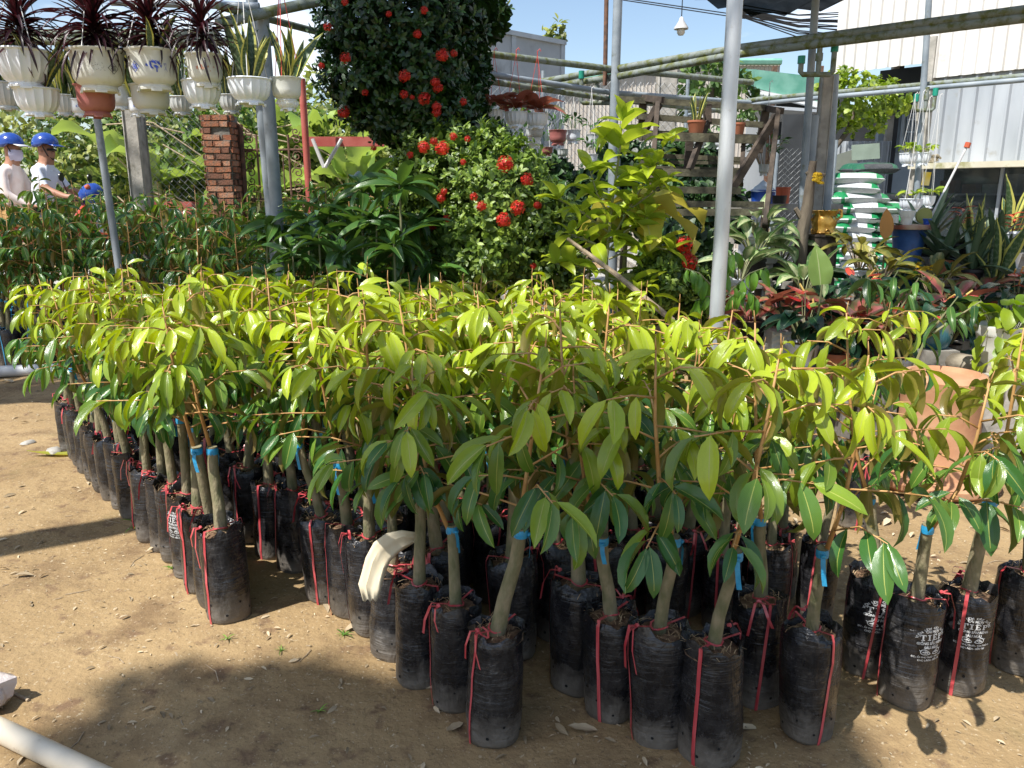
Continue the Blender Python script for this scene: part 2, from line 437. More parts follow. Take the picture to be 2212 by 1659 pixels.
# ------------------------------------------------------------------ durian saplings in black polybags
def bag_material(name):
    m, nt, o = _nt(name); N, L = nt.nodes, nt.links
    b = N.new('ShaderNodeBsdfPrincipled'); b.inputs['Specular IOR Level'].default_value = .5
    t = N.new('ShaderNodeTexCoord'); oi = N.new('ShaderNodeObjectInfo')
    add = N.new('ShaderNodeVectorMath'); add.operation = 'ADD'; cmb = N.new('ShaderNodeCombineXYZ')
    k = N.new('ShaderNodeMath'); k.operation = 'MULTIPLY'; k.inputs[1].default_value = 37.0
    L.new(oi.outputs['Random'], k.inputs[0]); L.new(k.outputs[0], cmb.inputs[0]); L.new(k.outputs[0], cmb.inputs[1])
    L.new(t.outputs['Object'], add.inputs[0]); L.new(cmb.outputs[0], add.inputs[1])
    def noise(s, st, d=4, r=.5, dist=0):
        mp_ = N.new('ShaderNodeMapping'); mp_.inputs['Scale'].default_value = st; L.new(add.outputs[0], mp_.inputs[0])
        n = N.new('ShaderNodeTexNoise'); n.inputs['Scale'].default_value = s; n.inputs['Detail'].default_value = d; n.inputs['Roughness'].default_value = r; n.inputs['Distortion'].default_value = dist
        L.new(mp_.outputs[0], n.inputs['Vector']); return n.outputs['Fac']
    def rng(f, a, c, lo=0., hi=1.):
        r = N.new('ShaderNodeMapRange'); r.inputs[1].default_value, r.inputs[2].default_value, r.inputs[3].default_value, r.inputs[4].default_value = a, c, lo, hi
        L.new(f, r.inputs[0]); return r.outputs[0]
    def ma(op, a, c):
        x = N.new('ShaderNodeMath'); x.operation = op; x.use_clamp = op in ('ADD', 'MULTIPLY')
        for q, s in ((0, a), (1, c)):
            if hasattr(s, 'is_linked'): L.new(s, x.inputs[q])
            else: x.inputs[q].default_value = s
        return x.outputs[0]
    def mx(f, a, c):
        x = N.new('ShaderNodeMixRGB')
        for q, s in ((0, f), (1, a), (2, c)):
            if hasattr(s, 'is_linked'): L.new(s, x.inputs[q])
            elif isinstance(s, (int, float)): x.inputs[q].default_value = s
            else: x.inputs[q].default_value = _rgba(s)
        return x.outputs[0]
    sp = N.new('ShaderNodeSeparateXYZ'); L.new(t.outputs['Object'], sp.inputs[0])
    crease = noise(22, (.22, .22, 2.6), 4, .6, .9)                      # creases that run round the bag
    lines = rng(ma('ABSOLUTE', ma('SUBTRACT', crease, .5), 0), .006, .0, 0, 1)
    dust = noise(13, (1, 1, .8), 7, .7)
    low = rng(sp.outputs[2], .15, .0, 0, 1)                             # soil splashed up from the ground
    f = rng(ma('ADD', ma('MULTIPLY', low, .58), ma('MULTIPLY', dust, .80)), .50, 1.12, 0, .8)
    c = mx(rng(dust, .45, .75, 0, .55), (.012, .012, .014), (.085, .082, .08))
    c = mx(f, c, (.27, .235, .19))
    c = mx(ma('MULTIPLY', lines, rng(dust, .38, .68, .0, .6)), c, (.26, .26, .27))
    L.new(c, b.inputs['Base Color'])
    L.new(rng(f, 0, .8, .24, .75), b.inputs['Roughness'])
    bm = N.new('ShaderNodeBump'); bm.inputs['Strength'].default_value = .75; bm.inputs['Distance'].default_value = .012
    wr_ = ma('MULTIPLY', crease, rng(noise(9, (1, 1, 1), 3), .40, .68, .05, 1.0))
    h = ma('ADD', wr_, ma('ADD', ma('MULTIPLY', noise(16, (1.3, 1.3, .45), 4, .6, .8), .9), ma('MULTIPLY', noise(60, (.5, .5, 1.6), 3), .12)))
    for q_ in (h, ): q_.node.use_clamp = False
    L.new(h, bm.inputs['Height']); L.new(bm.outputs[0], b.inputs['Normal'])
    L.new(b.outputs[0], o.inputs[0]); return m
M_bag = bag_material('black polybag')
M_hole = mat('drain hole', (.004, .004, .004), rough=.9)
M_soil = mat('coir soil', (.085, .042, .022), (.24, .15, .085), rough=.95, scale=45, bump=.8, bscale=90)
M_straw = mat('coir fibre', (.34, .20, .10), (.52, .38, .22), rough=.9, scale=30)
M_string = mat('red plastic string', (.42, .035, .045), (.60, .11, .12), rough=.32, scale=60, stretch=(1, 1, .1))
M_bstring = mat('blue plastic string', (.02, .22, .42), (.06, .36, .58), rough=.35, scale=60, stretch=(1, 1, .1))
M_tape = mat('blue grafting tape', (.015, .25, .50), (.04, .34, .60), rough=.35, scale=50, bump=.2)
M_bark = mat('sapling bark', (.13, .13, .06), (.27, .225, .135), rough=.85, scale=30, stretch=(1, 1, .45), bump=.5, bscale=130, dirt=((.36, .32, .24), 30, .64))
M_shoot = mat('young durian shoot', (.40, .20, .06), (.52, .31, .12), rough=.6, scale=20)
M_cut = mat('cut wood', (.30, .24, .14), (.22, .17, .1), rough=.8, scale=60)
M_print = mat('white bag print', (.62, .63, .63), (.40, .40, .40), rough=.5, scale=120, lo=.5, hi=.75)
M_durian = leafmat('durian leaf', (.045, .15, .030), (.43, .52, .026), (.24, .18, .05), rough=.22, trans=.30, spec=.6, rib=(.40, .44, .10), useobj=True, var=.22)

BAG_H, BAG_R = .355, .084
def bag_r(th, z, a, b):
    prof = .93 + .07 * min(1, z / .06) - .03 * max(0, (z - .28) / .08)
    sq = 1 + .035 * math.cos(2 * th + a) + .018 * math.cos(4 * th + b) * (1 - z / .4) * 2
    prof *= 1 + .045 * math.sin(z * 8.5 + a * 1.7) + .02 * math.sin(z * 15 + b)
    return BAG_R * prof * sq * (1 + .012 * math.sin(z * 31 + 3 * th + a) + .010 * math.sin(z * 55 - 2 * th + b))
def bag_mesh(seed, wob=1.0):
    rg = random.Random(seed); a, b = rg.uniform(0, 6.28), rg.uniform(0, 6.28); n = 24
    mb = MB(); vs, fs = [], []
    zs = [0, .012, .04, .08, .13, .18, .23, .28, .315, .338]
    for z in zs:
        for j in range(n):
            th = 2 * math.pi * j / n; r = bag_r(th, z, a, b) * (.93 if z == 0 else 1)
            zz = z + (.006 * math.cos(2 * th + a) if z < .02 else 0)
            vs.append((r * math.cos(th), r * math.sin(th), max(0, zz)))
    top = []
    for j in range(n):                               # uneven open mouth, pushed in and folded here and there
        th = 2 * math.pi * j / n
        top.append((rg.uniform(.84, 1.03) if rg.random() > .25 else rg.uniform(.72, .86), BAG_H + .012 * math.sin(2 * th + b) + rg.uniform(-.008, .016)))
    for k_, (dr, dz) in enumerate(((0, 0), (-.04, -.002), (-.10, -.035))):
        for j in range(n):
            th = 2 * math.pi * j / n; s0 = top[j]; r = BAG_R * (s0[0] + dr); z = s0[1] + dz
            vs.append((r * math.cos(th), r * math.sin(th), z))
    rows = len(zs) + 3
    for i in range(rows - 1):
        for j in range(n):
            j2 = (j + 1) % n; fs.append((i * n + j, i * n + j2, (i + 1) * n + j2, (i + 1) * n + j))
    fs.append(tuple(range(n - 1, -1, -1)))
    mb.add(vs, fs, 0)
    for z in (.045, .085):
        for q in range(5):
            th = q * 1.257 + (0.6 if z > .06 else 0) + rg.uniform(-.15, .15); r = bag_r(th, z, a, b) + .0012
            c = Vector((r * math.cos(th), r * math.sin(th), z)); tx = Vector((-math.sin(th), math.cos(th), 0)); hr = rg.uniform(.0035, .0055)
            mb.add([c + (tx * math.cos(w) + Vector((0, 0, 1)) * math.sin(w)) * hr for w in [i * math.pi / 3 for i in range(6)]], [(0, 1, 2, 3, 4, 5)], 1)
    me = mb.mesh('polybag', [M_bag, M_hole], True, 70)
    return me, a, b
def soil_mesh(seed):
    rg = random.Random(seed * 3 + 1); mb = MB(); n = 14; vs = [(0, 0, .338)]
    for k_, r in enumerate((.03, .055, .079)):
        for j in range(n):
            th = 2 * math.pi * j / n; vs.append((r * math.cos(th), r * math.sin(th), .333 + rg.uniform(-.006, .007) - .004 * k_))
    fs = [(0, 1 + j, 1 + (j + 1) % n) for j in range(n)]
    for k_ in range(2):
        for j in range(n):
            a, b = 1 + k_ * n, 1 + (k_ + 1) * n; fs.append((a + j, b + j, b + (j + 1) % n, a + (j + 1) % n))
    mb.add(vs, fs, 0)
    for i in range(46):
        th, r = rg.uniform(0, 6.28), rg.uniform(.02, .076); p = Vector((r * math.cos(th), r * math.sin(th), .337 + rg.uniform(0, .012)))
        d = Vector((rg.uniform(-1, 1), rg.uniform(-1, 1), rg.uniform(-.3, .5))).normalized() * rg.uniform(.008, .022)
        mb.ribbon([p - d, p + Vector((0, 0, .004)), p + d], rg.uniform(.001, .0022), mi=1)
    return mb.mesh('soil', [M_soil, M_straw])
def string_mesh(seed, a, b, mt):
    rg = random.Random(seed * 5 + 2); mb = MB(); t0 = rg.uniform(0, 6.28)
    for q in (0, math.pi):
        th0 = t0 + q + rg.uniform(-.3, .3); tilt = rg.uniform(-.35, .35); pts, sd = [], []
        for z in (.004, .05, .11, .17, .23, .28, .32, .345):
            th = th0 + tilt * z / .35; r = bag_r(th, z, a, b) + .0028
            pts.append(Vector((r * math.cos(th), r * math.sin(th), z))); sd.append(Vector((-math.sin(th), math.cos(th), 0)))
        th = th0 + tilt
        for r, z in ((.078, .364), (.05, .358), (.022, .352)):
            pts.append(Vector((r * math.cos(th), r * math.sin(th), z))); sd.append(Vector((-math.sin(th), math.cos(th), 0)))
        mb.ribbon(pts, rg.uniform(.007, .011), sd)
    mb.tube([Vector((.024 * math.cos(w), .024 * math.sin(w), .352 + .004 * math.sin(2 * w))) for w in [i * math.pi / 5 for i in range(11)]], .003, 5)
    k0 = t0 + rg.choice([0, math.pi]) + rg.uniform(-.2, .2); kn = Vector((.07 * math.cos(k0), .07 * math.sin(k0), .368)); o_ = Vector((math.cos(k0), math.sin(k0), 0)); s_ = Vector((-o_.y, o_.x, 0))
    mb.tube([kn - s_ * .006, kn + Vector((0, 0, .004)), kn + s_ * .006], .005, 6)
    for w in (-1, 1):                                  # bow tails and a loop
        l = rg.uniform(.05, .13); sp = rg.uniform(.1, .5) * w
        mb.ribbon([kn, kn + o_ * .022 + s_ * sp * .04 + Vector((0, 0, .004)), kn + o_ * .034 + s_ * sp * .08 - Vector((0, 0, l * .45)), kn + o_ * .03 + s_ * sp * .12 - Vector((0, 0, l))], rg.uniform(.007, .012), s_)
    if rg.random() < .7:
        mb.ribbon([kn, kn + s_ * .02 + Vector((0, 0, .022)), kn + s_ * .045 + Vector((0, 0, .02)), kn + s_ * .048, kn + s_ * .02 - Vector((0, 0, .004)), kn], .007, o_)
    return mb.mesh('string', mt)

DUR = [leafmesh('durian_leaf', 1.0, w, M_durian, 6, 4, dr, fo, .02, lambda t: (math.sin(math.pi * t ** .9) ** .62) * (1 - .35 * max(0, t - .8) / .2), .6, s, tw_)
       for s, (w, dr, fo, tw_) in enumerate(((.31, .35, .26, .15), (.34, .55, .2, -.25), (.29, .9, .3, .1), (.35, .25, .15, .35), (.30, 1.2, .34, -.15), (.32, .6, .42, .4), (.28, .8, .15, -.5)))]

def sapling_proto(seed, tall=1.0, fill=1.0, yel=.75, blue=False, printed=False):
    """list of (name, mesh, matrix, colour, subparts)"""
    rg = random.Random(seed * 17 + 5); parts = []
    bm_, a, b = bag_mesh(seed); I4 = Matrix.Identity(4)
    sub = []
    parts.append(('polybag', bm_, I4, None, sub))
    parts.append(('soil', soil_mesh(seed), I4, None, []))
    parts.append(('string', string_mesh(seed, a, b, M_bstring if blue else M_string), I4, None, []))
    h = rg.uniform(.26, .35); lean = Vector((rg.uniform(-.05, .05), rg.uniform(-.05, .05), 0)); r0 = rg.uniform(.0185, .0245)
    tp = [Vector((0, 0, .325)), Vector(lean * .3) + Vector((rg.uniform(-.006, .006), 0, .325 + h * .35)), lean * .75 + Vector((0, rg.uniform(-.006, .006), .325 + h * .7)), lean + Vector((0, 0, .325 + h))]
    mb = MB(); mb.tube(tp, [r0, r0 * .88, r0 * .8, r0 * .76], 10)
    trunk = mb.mesh('trunk', [M_bark], True, 60)
    tb = MB(); c = tp[-1]; rr = r0 * .76 + .0016
    tb.lathe([(rr, -.028), (rr + .001, -.02), (rr + .0004, -.012), (rr, -.004)], 12, c, caps=False)
    th = rg.uniform(0, 6.28); o_ = Vector((math.cos(th), math.sin(th), 0)); s_ = Vector((-o_.y, o_.x, 0)); k0 = c + o_ * rr + Vector((0, 0, -.018)); l = rg.uniform(.06, .10)
    tb.ribbon([k0, k0 + o_ * .007 - Vector((0, 0, .02)), k0 + o_ * .006 + s_ * .004 - Vector((0, 0, l * .7)), k0 + o_ * .005 + s_ * .008 - Vector((0, 0, l))], .013, s_)
    tb.tube([k0 - s_ * .006, k0 + o_ * .006, k0 + s_ * .006], .005, 6)
    parts.append(('trunk', trunk, I4, None, [('grafting_tape', tb.mesh('grafting_tape', M_tape, True), I4, None)]))
    # shoot with side branches and drooping leaves
    st = MB(); H = (1.12 + rg.uniform(-.10, .10)) * tall; base = c + Vector((rg.uniform(-1, 1), rg.uniform(-1, 1), 0)).normalized() * r0 * .55 - Vector((0, 0, .012))
    bend = Vector((rg.uniform(-.09, .09), rg.uniform(-.09, .09), 0)); top = c + lean * .8 + bend; top.z = H
    main = [base, base.lerp(top, .3) + bend * .25, base.lerp(top, .65) + bend * .2, top]
    st.tube(main, [.0075, .006, .0045, .0022], 6)
    def along(t):
        q = t * 3; i = min(2, int(q)); return main[i].lerp(main[i + 1], q - i)
    leaves = []
    def leaf(p, d, L, t):
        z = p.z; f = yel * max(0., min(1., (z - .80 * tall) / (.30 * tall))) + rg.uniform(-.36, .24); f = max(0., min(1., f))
        M = frame(d, (0, 0, 1), rg.uniform(-.7, .7)); leaves.append((rg.choice(DUR), xf(p, M, L), (f, f, f, 1)))
    nb = int(rg.uniform(10, 13) * (.75 + .25 * tall)); az = rg.uniform(0, 6.28)
    for i in range(nb):
        t = .13 + .80 * (i + rg.uniform(0, .6)) / nb; p = along(t); az += 2.4 + rg.uniform(-.5, .5); up = rg.uniform(.05, .75)
        d = Vector((math.cos(az), math.sin(az), up)); Lb = rg.uniform(.13, .27) * (1.08 - .5 * t) * (.6 + .5 * fill)
        q1 = p + d * Lb * .5; q2 = p + Vector((d.x, d.y, d.z * .55)) * Lb
        st.tube([p, q1, q2], [.0032, .0026, .0016], 5)
        nl = max(3, int(Lb / .047 + rg.random())); side = rg.choice([-1, 1])
        for j in range(nl):
            s = .25 + .75 * (j + .5) / nl; pp = p.lerp(q1, s * 2) if s < .5 else q1.lerp(q2, s * 2 - 1); side = -side
            hd = az + side * rg.uniform(.35, 1.1); pit = -rg.uniform(.1, 1.05)
            dv = Vector((math.cos(hd) * math.cos(pit), math.sin(hd) * math.cos(pit), math.sin(pit)))
            pe = pp + Vector((math.cos(hd), math.sin(hd), .1)) * .014; st.tube([pp, pe], [.0016, .0013], 4, cap=False)
            leaf(pe, dv, rg.uniform(.098, .158), t)
        hd = az + rg.uniform(-.3, .3); leaf(q2, Vector((math.cos(hd), math.sin(hd), -rg.uniform(.2, 1.0))), rg.uniform(.095, .145), t)
    for j in range(rg.randint(4, 7)):
        hd = rg.uniform(0, 6.28); p = along(rg.uniform(.86, 1.0)); leaf(p, Vector((math.cos(hd) * .8, math.sin(hd) * .8, rg.uniform(-.6, .5))), rg.uniform(.07, .12), 1)
    tipd = (main[-1] - main[-2]).normalized(); st.tube([top, top + tipd * .03 + Vector((.006, 0, .005))], [.0026, .0008], 5)
    parts.append(('shoot', st.mesh('shoot', M_shoot, True), I4, None, []))
    for me, M, c_ in leaves: parts.append(('leaf', me, M, c_, []))
    return parts, (a, b)

def place(parts, name, label, cat, loc, rz, group, scale=1.0, tilt=(0, 0)):
    o = thing(name, label, cat, loc, rz, group, scale); o.rotation_euler = (tilt[0], tilt[1], rz)
    for nm, me, M, c, sub in parts:
        q = link(nm, me, o, M, c)
        for n2, m2, M2, c2 in sub: link(n2, m2, q, M2, c2)
    return o

# lettering printed on some of the bags
def text_mesh(body, size, bold=0.0, align='CENTER'):
    cu = bpy.data.curves.new('lettering', 'FONT'); cu.body = body; cu.size = size; cu.align_x = align; cu.offset = bold; cu.resolution_u = 2
    ob = bpy.data.objects.new('lettering', cu); COL.objects.link(ob)
    bpy.context.view_layer.update()
    me = bpy.data.meshes.new_from_object(ob.evaluated_get(bpy.context.evaluated_depsgraph_get()))
    vs = [v.co.copy() for v in me.vertices]; fs = [tuple(p.vertices) for p in me.polygons]
    bpy.data.objects.remove(ob); bpy.data.meshes.remove(me); bpy.data.curves.remove(cu)
    return vs, fs
def print_flat():
    """flat artwork in metres, x across, y up, centred at 0"""
    mb = MB()
    def put(body, size, y, bold=.0006, sx=1.0):
        vs, fs = text_mesh(body, size, bold); mb.add([Vector((v.x * sx, v.y + y, 0)) for v in vs], fs)
    arc = 'VƯỜN ƯƠM CÂY GIỐNG'; Ra, n = .047, len('VƯỜN ƯƠM CÂY GIỐNG')
    for i, ch in enumerate(arc):
        if ch == ' ': continue
        vs, fs = text_mesh(ch, .0115, .0004); w = (i - (n - 1) / 2) * .148; cs, sn = math.cos(-w), math.sin(-w)
        mb.add([Vector((v.x * cs - (v.y + Ra) * sn, ((v.x * sn + (v.y + Ra) * cs) - Ra) * .85 + .052, 0)) for v in vs], fs)
    put('CÁI MƠN', .0115, .040)
    def rect(x0, y0, x1, y1): mb.add([Vector((x0, y0, 0)), Vector((x1, y0, 0)), Vector((x1, y1, 0)), Vector((x0, y1, 0))], [(0, 1, 2, 3)])
    y, h, s = .015, .0185, .0026                      # slab-serif TIẾP
    x = -.040; rect(x, y + h - s, x + .019, y + h); rect(x, y + h - .006, x + .0022, y + h - s); rect(x + .0168, y + h - .006, x + .019, y + h - s); rect(x + .007, y, x + .012, y + h - s); rect(x + .004, y - .0001, x + .007, y + s); rect(x + .012, y - .0001, x + .015, y + s)
    x = -.016; rect(x + .003, y, x + .008, y + h); rect(x, y, x + .003, y + s); rect(x + .008, y, x + .011, y + s); rect(x, y + h - s, x + .003, y + h); rect(x + .008, y + h - s, x + .011, y + h)
    x = .000; rect(x + .0025, y, x + .0075, y + h); rect(x + .0075, y, x + .0175, y + s); rect(x + .0075, y + h - s, x + .0175, y + h); rect(x + .0075, y + h / 2 - .0012, x + .0135, y + h / 2 + .0014); rect(x, y, x + .0025, y + s); rect(x, y + h - s, x + .0025, y + h); rect(x + .0155, y + s, x + .0175, y + .006); rect(x + .0155, y + h - .006, x + .0175, y + h - s)
    for q in (-1, 1): mb.add([Vector((x + .009, y + h + .006, 0)), Vector((x + .009 + q * .007, y + h + .0016, 0)), Vector((x + .009 + q * .005, y + h + .0012, 0)), Vector((x + .009, y + h + .004, 0))], [(0, 1, 2, 3) if q < 0 else (3, 2, 1, 0)])
    mb.add([Vector((x + .017, y + h + .003, 0)), Vector((x + .0195, y + h + .0025, 0)), Vector((x + .024, y + h + .0075, 0)), Vector((x + .0215, y + h + .008, 0))], [(0, 1, 2, 3)])
    x = .0225; rect(x + .0025, y, x + .0075, y + h); rect(x, y, x + .0025, y + s); rect(x + .0075, y, x + .0105, y + s); rect(x, y + h - s, x + .0025, y + h)
    c0 = Vector((x + .0105, y + h - .0055, 0)); o_, i_ = [], []
    for k_ in range(9):
        w = math.pi / 2 - math.pi * k_ / 8; o_.append(c0 + Vector((.0075 * math.cos(w), .0055 * math.sin(w), 0))); i_.append(c0 + Vector((.0032 * math.cos(w), .0033 * math.sin(w), 0)))
    for k_ in range(8): mb.add([o_[k_], o_[k_ + 1], i_[k_ + 1], i_[k_]], [(3, 2, 1, 0)])
    rect(x + .0075, y + h - .0022, x + .0105, y + h); rect(x + .0075, y + h - .011, x + .0105, y + h - .0088)
    put('GIỐNG SẦU RIÊNG', .0112, .002, .0005); put('SÁU HỮU', .0118, -.0115, .0006)
    for q in (-1, 1):                                  # two opened durian halves
        cx, cy = q * .0195, -.0235; out, inn = [], []
        for k_ in range(20):
            w = k_ * 2 * math.pi / 20; px, py = .0165 * math.cos(w), .0085 * math.sin(w) * (1 - .35 * math.cos(w) * -q); ca, sa = math.cos(-.25 * -q), math.sin(-.25 * -q)
            out.append(Vector((cx + px * ca - py * sa, cy + px * sa + py * ca, 0))); inn.append(Vector((cx + (px * ca - py * sa) * .80, cy + (px * sa + py * ca) * .76, 0)))
        for k_ in range(20): mb.add([out[k_], out[(k_ + 1) % 20], inn[(k_ + 1) % 20], inn[k_]], [(0, 1, 2, 3)])
        for dx, dy, r in ((-.006, .001, .0030), (0, .002, .0034), (.006, -.0005, .0028), (-.001, -.0033, .0022)):
            mb.add([Vector((cx + dx + r * 1.15 * math.cos(w), cy + dy + r * .8 * math.sin(w), 0)) for w in [k_ * math.pi / 4 for k_ in range(8)]], [tuple(range(8))])
        mb.add([Vector((cx + q * .0155, cy + .004, 0)), Vector((cx + q * .0195, cy + .008, 0)), Vector((cx + q * .018, cy + .009, 0)), Vector((cx + q * .0135, cy + .0055, 0))], [(0, 1, 2, 3)])
    put('ĐC : ẤP PHÚ THỚI - TÂN THIỀNG', .0078, -.042, .0002); put('CHỢ LÁCH - BẾN TRE', .0082, -.0525, .0003)
    return mb
PRINT = print_flat()
def bag_print(a, b, th0, zc, s=1.0):
    mb = MB(); vs = []
    for x, y, _ in PRINT.v:
        th = th0 + x * s / BAG_R; z = zc + y * s; r = bag_r(th, z, a, b) + .0012; vs.append((r * math.cos(th), r * math.sin(th), z))
    mb.add(vs, PRINT.f); return mb.mesh('lettering', M_print)

PROTO = [sapling_proto(i, yel=1.05) for i in range(14)]
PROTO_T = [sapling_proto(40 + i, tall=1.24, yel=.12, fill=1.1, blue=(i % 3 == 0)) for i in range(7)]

ORD = 'first second third fourth fifth sixth seventh eighth ninth tenth eleventh twelfth thirteenth fourteenth fifteenth sixteenth seventeenth eighteenth nineteenth twentieth'.split() + ['%dth' % i for i in range(21, 40)]
LAB_IN = 'durian sapling in black polybag packed among the others in the sunlit block'
LAB_L = 'durian sapling standing along the bare earth edge of the long diagonal row of black bags'
used = []
def free(x, y, d=.155):
    return all((x - a) ** 2 + (y - b) ** 2 > d * d for a, b in used)
def put_sapling(x, y, label, group, protos=PROTO, rg=rnd, k=None, scale=None, rz=None, tilt=True, pr=None):
    used.append((x, y)); i = rg.randrange(len(protos)) if k is None else k; parts, ab = protos[i]
    if pr is not None:
        parts = list(parts); n0, m0, M0, c0, s0 = parts[0]; parts[0] = (n0, m0, M0, c0, [('lettering', bag_print(ab[0], ab[1], pr[0], pr[1]), Matrix.Identity(4), None)])
    t = (rg.uniform(-.035, .035), rg.uniform(-.035, .035)) if tilt else (0, 0)
    return place(parts, 'durian_sapling', label, 'sapling', (x, y, gz(x, y) - .004), rg.uniform(0, 6.28) if rz is None else rz, group, scale or rg.uniform(.94, 1.07), t)

FRONT = [  # (u, v of the bag's front foot, label, proto, rz, print)
    (500, 1362, 'durian sapling at the open end of the diagonal bag row, red bow hanging', 0, 1.1, None),
    (1066, 1612, 'durian sapling with long blue tape tail at the shaded corner of the block', 1, 2.0, None),
    (985, 1542, 'durian sapling directly behind the shaded corner sapling along the aisle', 2, 4.0, None),
    (907, 1490, 'durian sapling two bags behind the shaded corner sapling along the aisle', 3, 5.2, None),
    (853, 1428, 'durian sapling beside the fallen cream palm sheath, three bags behind the corner', 4, .4, None),
    (812, 1375, 'durian sapling whose bag is half covered by the cream palm sheath', 5, 2.4, None),
    (768, 1342, 'durian sapling in a dusty sunlit bag just before the palm sheath', 6, 3.3, None),
    (700, 1264, 'durian sapling in a dusty pale sunlit bag facing the aisle', 7, 1.5, None),
    (1532, 1668, 'durian sapling with thick leaning trunk cut flat above its blue tape', 8, 2.9, None),
    (1422, 1622, 'durian sapling with plain unlettered bag just behind the thick leaning trunk', 9, 4.4, None),
    (1318, 1562, 'durian sapling second behind the thick leaning trunk in its row', 10, .9, None),
    (1242, 1506, 'durian sapling third behind the thick leaning trunk in its row', 11, 5.6, None),
    (1742, 1612, 'durian sapling with pink string tails, its bag foot dusted pale', 12, 2.2, None),
    (1632, 1528, 'durian sapling behind the one with pink string tails', 13, 3.8, None),
    (1868, 1474, 'durian sapling in clean lettered black bag behind the two dusty lettered bags', 5, 0, (4.55, .235)),
    (1952, 1544, 'durian sapling in dusty lettered bag with a big red bow', 2, 0, (4.95, .235)),
    (2062, 1512, 'pale trunked durian sapling in lettered bag with soil stained foot', 7, 0, (4.55, .235)),
    (2185, 1466, 'durian sapling at the outer end of the block beside the open sunlit earth', 9, 1.0, None)]
for u, v, lab, k_, rz, pr in FRONT:
    p = gnd(u, v); put_sapling(p.x * 1.03, p.y + .075, lab, None, k=k_, rz=rz, scale=rnd.uniform(.96, 1.05), pr=pr, tilt=pr is None)
Dv, Pv = Vector((-.62, .785)), Vector((.785, .62))
A = gnd(500, 1362).xy + Vector((0, .075)); B_ = gnd(176, 1012).xy + Vector((0, .08)); st_ = (B_ - A) / 14.0
for i in range(1, 17):
    p = A + st_ * i + Vector((rnd.uniform(-.012, .012), rnd.uniform(-.012, .012)))
    if i == 3: put_sapling(p.x, p.y, 'durian sapling in white lettered bag, fourth from the diagonal row open end', None, pr=(4.2, .235), k=3, rz=0.0, tilt=False)
    else: put_sapling(p.x, p.y, 'durian sapling, %s bag from the open end of the diagonal edge row' % ORD[i], 'saplings along the diagonal edge row', scale=rnd.uniform(.95, 1.04) * (1 - .10 * i / 16))
def inside(x, y):
    return x > -2.9 and y < np.interp(x, [-2.9, -1.5, -.3, .4, .8, 1.1, 1.5, 1.9], [4.9, 4.5, 4.4, 4.0, 3.45, 2.95, 2.65, 2.5])
rows = [(.96, 3.75), (1.20, 2.0), (1.38, 2.15), (1.55, 1.95), (1.73, 1.95), (1.91, 1.85), (2.09, 1.75), (2.27, 1.6), (2.45, 1.55), (2.62, 1.45), (2.80, 1.35), (2.98, 1.7)]
A0 = A - Pv * A.dot(Pv) - Dv * A.dot(Dv)
for ri, (P0, D0) in enumerate(rows):
    D = D0; ci = 0
    while D < 5.2:
        q = Pv * (P0 + rnd.uniform(-.02, .02)) + Dv * (D + rnd.uniform(-.02, .02)); D += rnd.uniform(.165, .20)
        if inside(q.x, q.y) and free(q.x, q.y):
            put_sapling(q.x, q.y, 'sunlit durian sapling, %s row in from the diagonal edge row, %s along' % (ORD[ri], ORD[ci]), 'saplings packed in the sunlit block', scale=rnd.uniform(.94, 1.06) * (1 - .16 * max(0, min(1, (q.x - .4) / .5)) - .06 * max(0, min(1, (q.y - 3.2))))); ci += 1
q = gnd(1842, 1135).xy
if free(q.x, q.y): put_sapling(q.x, q.y, 'durian sapling standing apart at the rear edge near the clay jar', None)
y = 6.35; ri = 0
while y < 8.35:
    ci = 0
    x = -5.2 + rnd.uniform(0, .1)
    while x < -.55:
        if not (y < 7.15 and x < -2.75):
            px, py = x + rnd.uniform(-.05, .05), y + rnd.uniform(-.05, .05)
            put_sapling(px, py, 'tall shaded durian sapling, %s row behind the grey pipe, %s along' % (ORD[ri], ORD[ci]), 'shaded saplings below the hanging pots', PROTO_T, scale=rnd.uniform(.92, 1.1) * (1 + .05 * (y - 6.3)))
            ci += 1
        x += rnd.uniform(.26, .33)
    y += .29; ri += 1
for u, v in ((38, 792), (75, 795), (8, 792)):
    p = gnd(u, v); put_sapling(p.x, p.y + .08, 'shaded durian sapling in a bag tied with blue string behind the grey pipe', 'blue tied saplings behind the grey pipe', [sapling_proto(90 + u, 1.2, 1.1, .35, True)])
# ------------------------------------------------------------------ setting behind the nursery: road, yard, hedge bank, buildings
M_road = mat('road concrete', (.33, .32, .30), (.42, .40, .37), rough=.9, scale=4, bump=.2)
M_conc = mat('weathered concrete', (.30, .285, .25), (.46, .43, .38), rough=.9, scale=9, bump=.4, dirt=((.16, .15, .12), 7, .56))
M_gpipe = mat('grey plastic pipe', (.20, .24, .27), (.30, .34, .37), rough=.5, scale=6, dirt=((.13, .14, .10), 9, .58))
M_mossy = mat('mossy pipe', (.17, .20, .17), (.22, .25, .24), rough=.7, scale=9, dirt=((.10, .115, .025), 14, .46))
M_greencap = mat('green pipe cap', (.01, .22, .15), (.015, .30, .20), rough=.45)
M_white = mat('white string', (.70, .70, .68), rough=.5)
M_rope = mat('red hanger string', (.62, .05, .03), rough=.5)
M_galv = mat('galvanised steel', (.55, .57, .58), (.68, .70, .71), rough=.42, metal=.55, scale=18, stretch=(1, 1, .25), dirt=((.42, .38, .32), 16, .62))
M_iron = mat('rusty iron', (.09, .055, .04), (.20, .10, .06), rough=.85, scale=20)
M_redpaint = mat('faded red steel', (.36, .06, .045), (.45, .12, .09), rough=.6, scale=6)
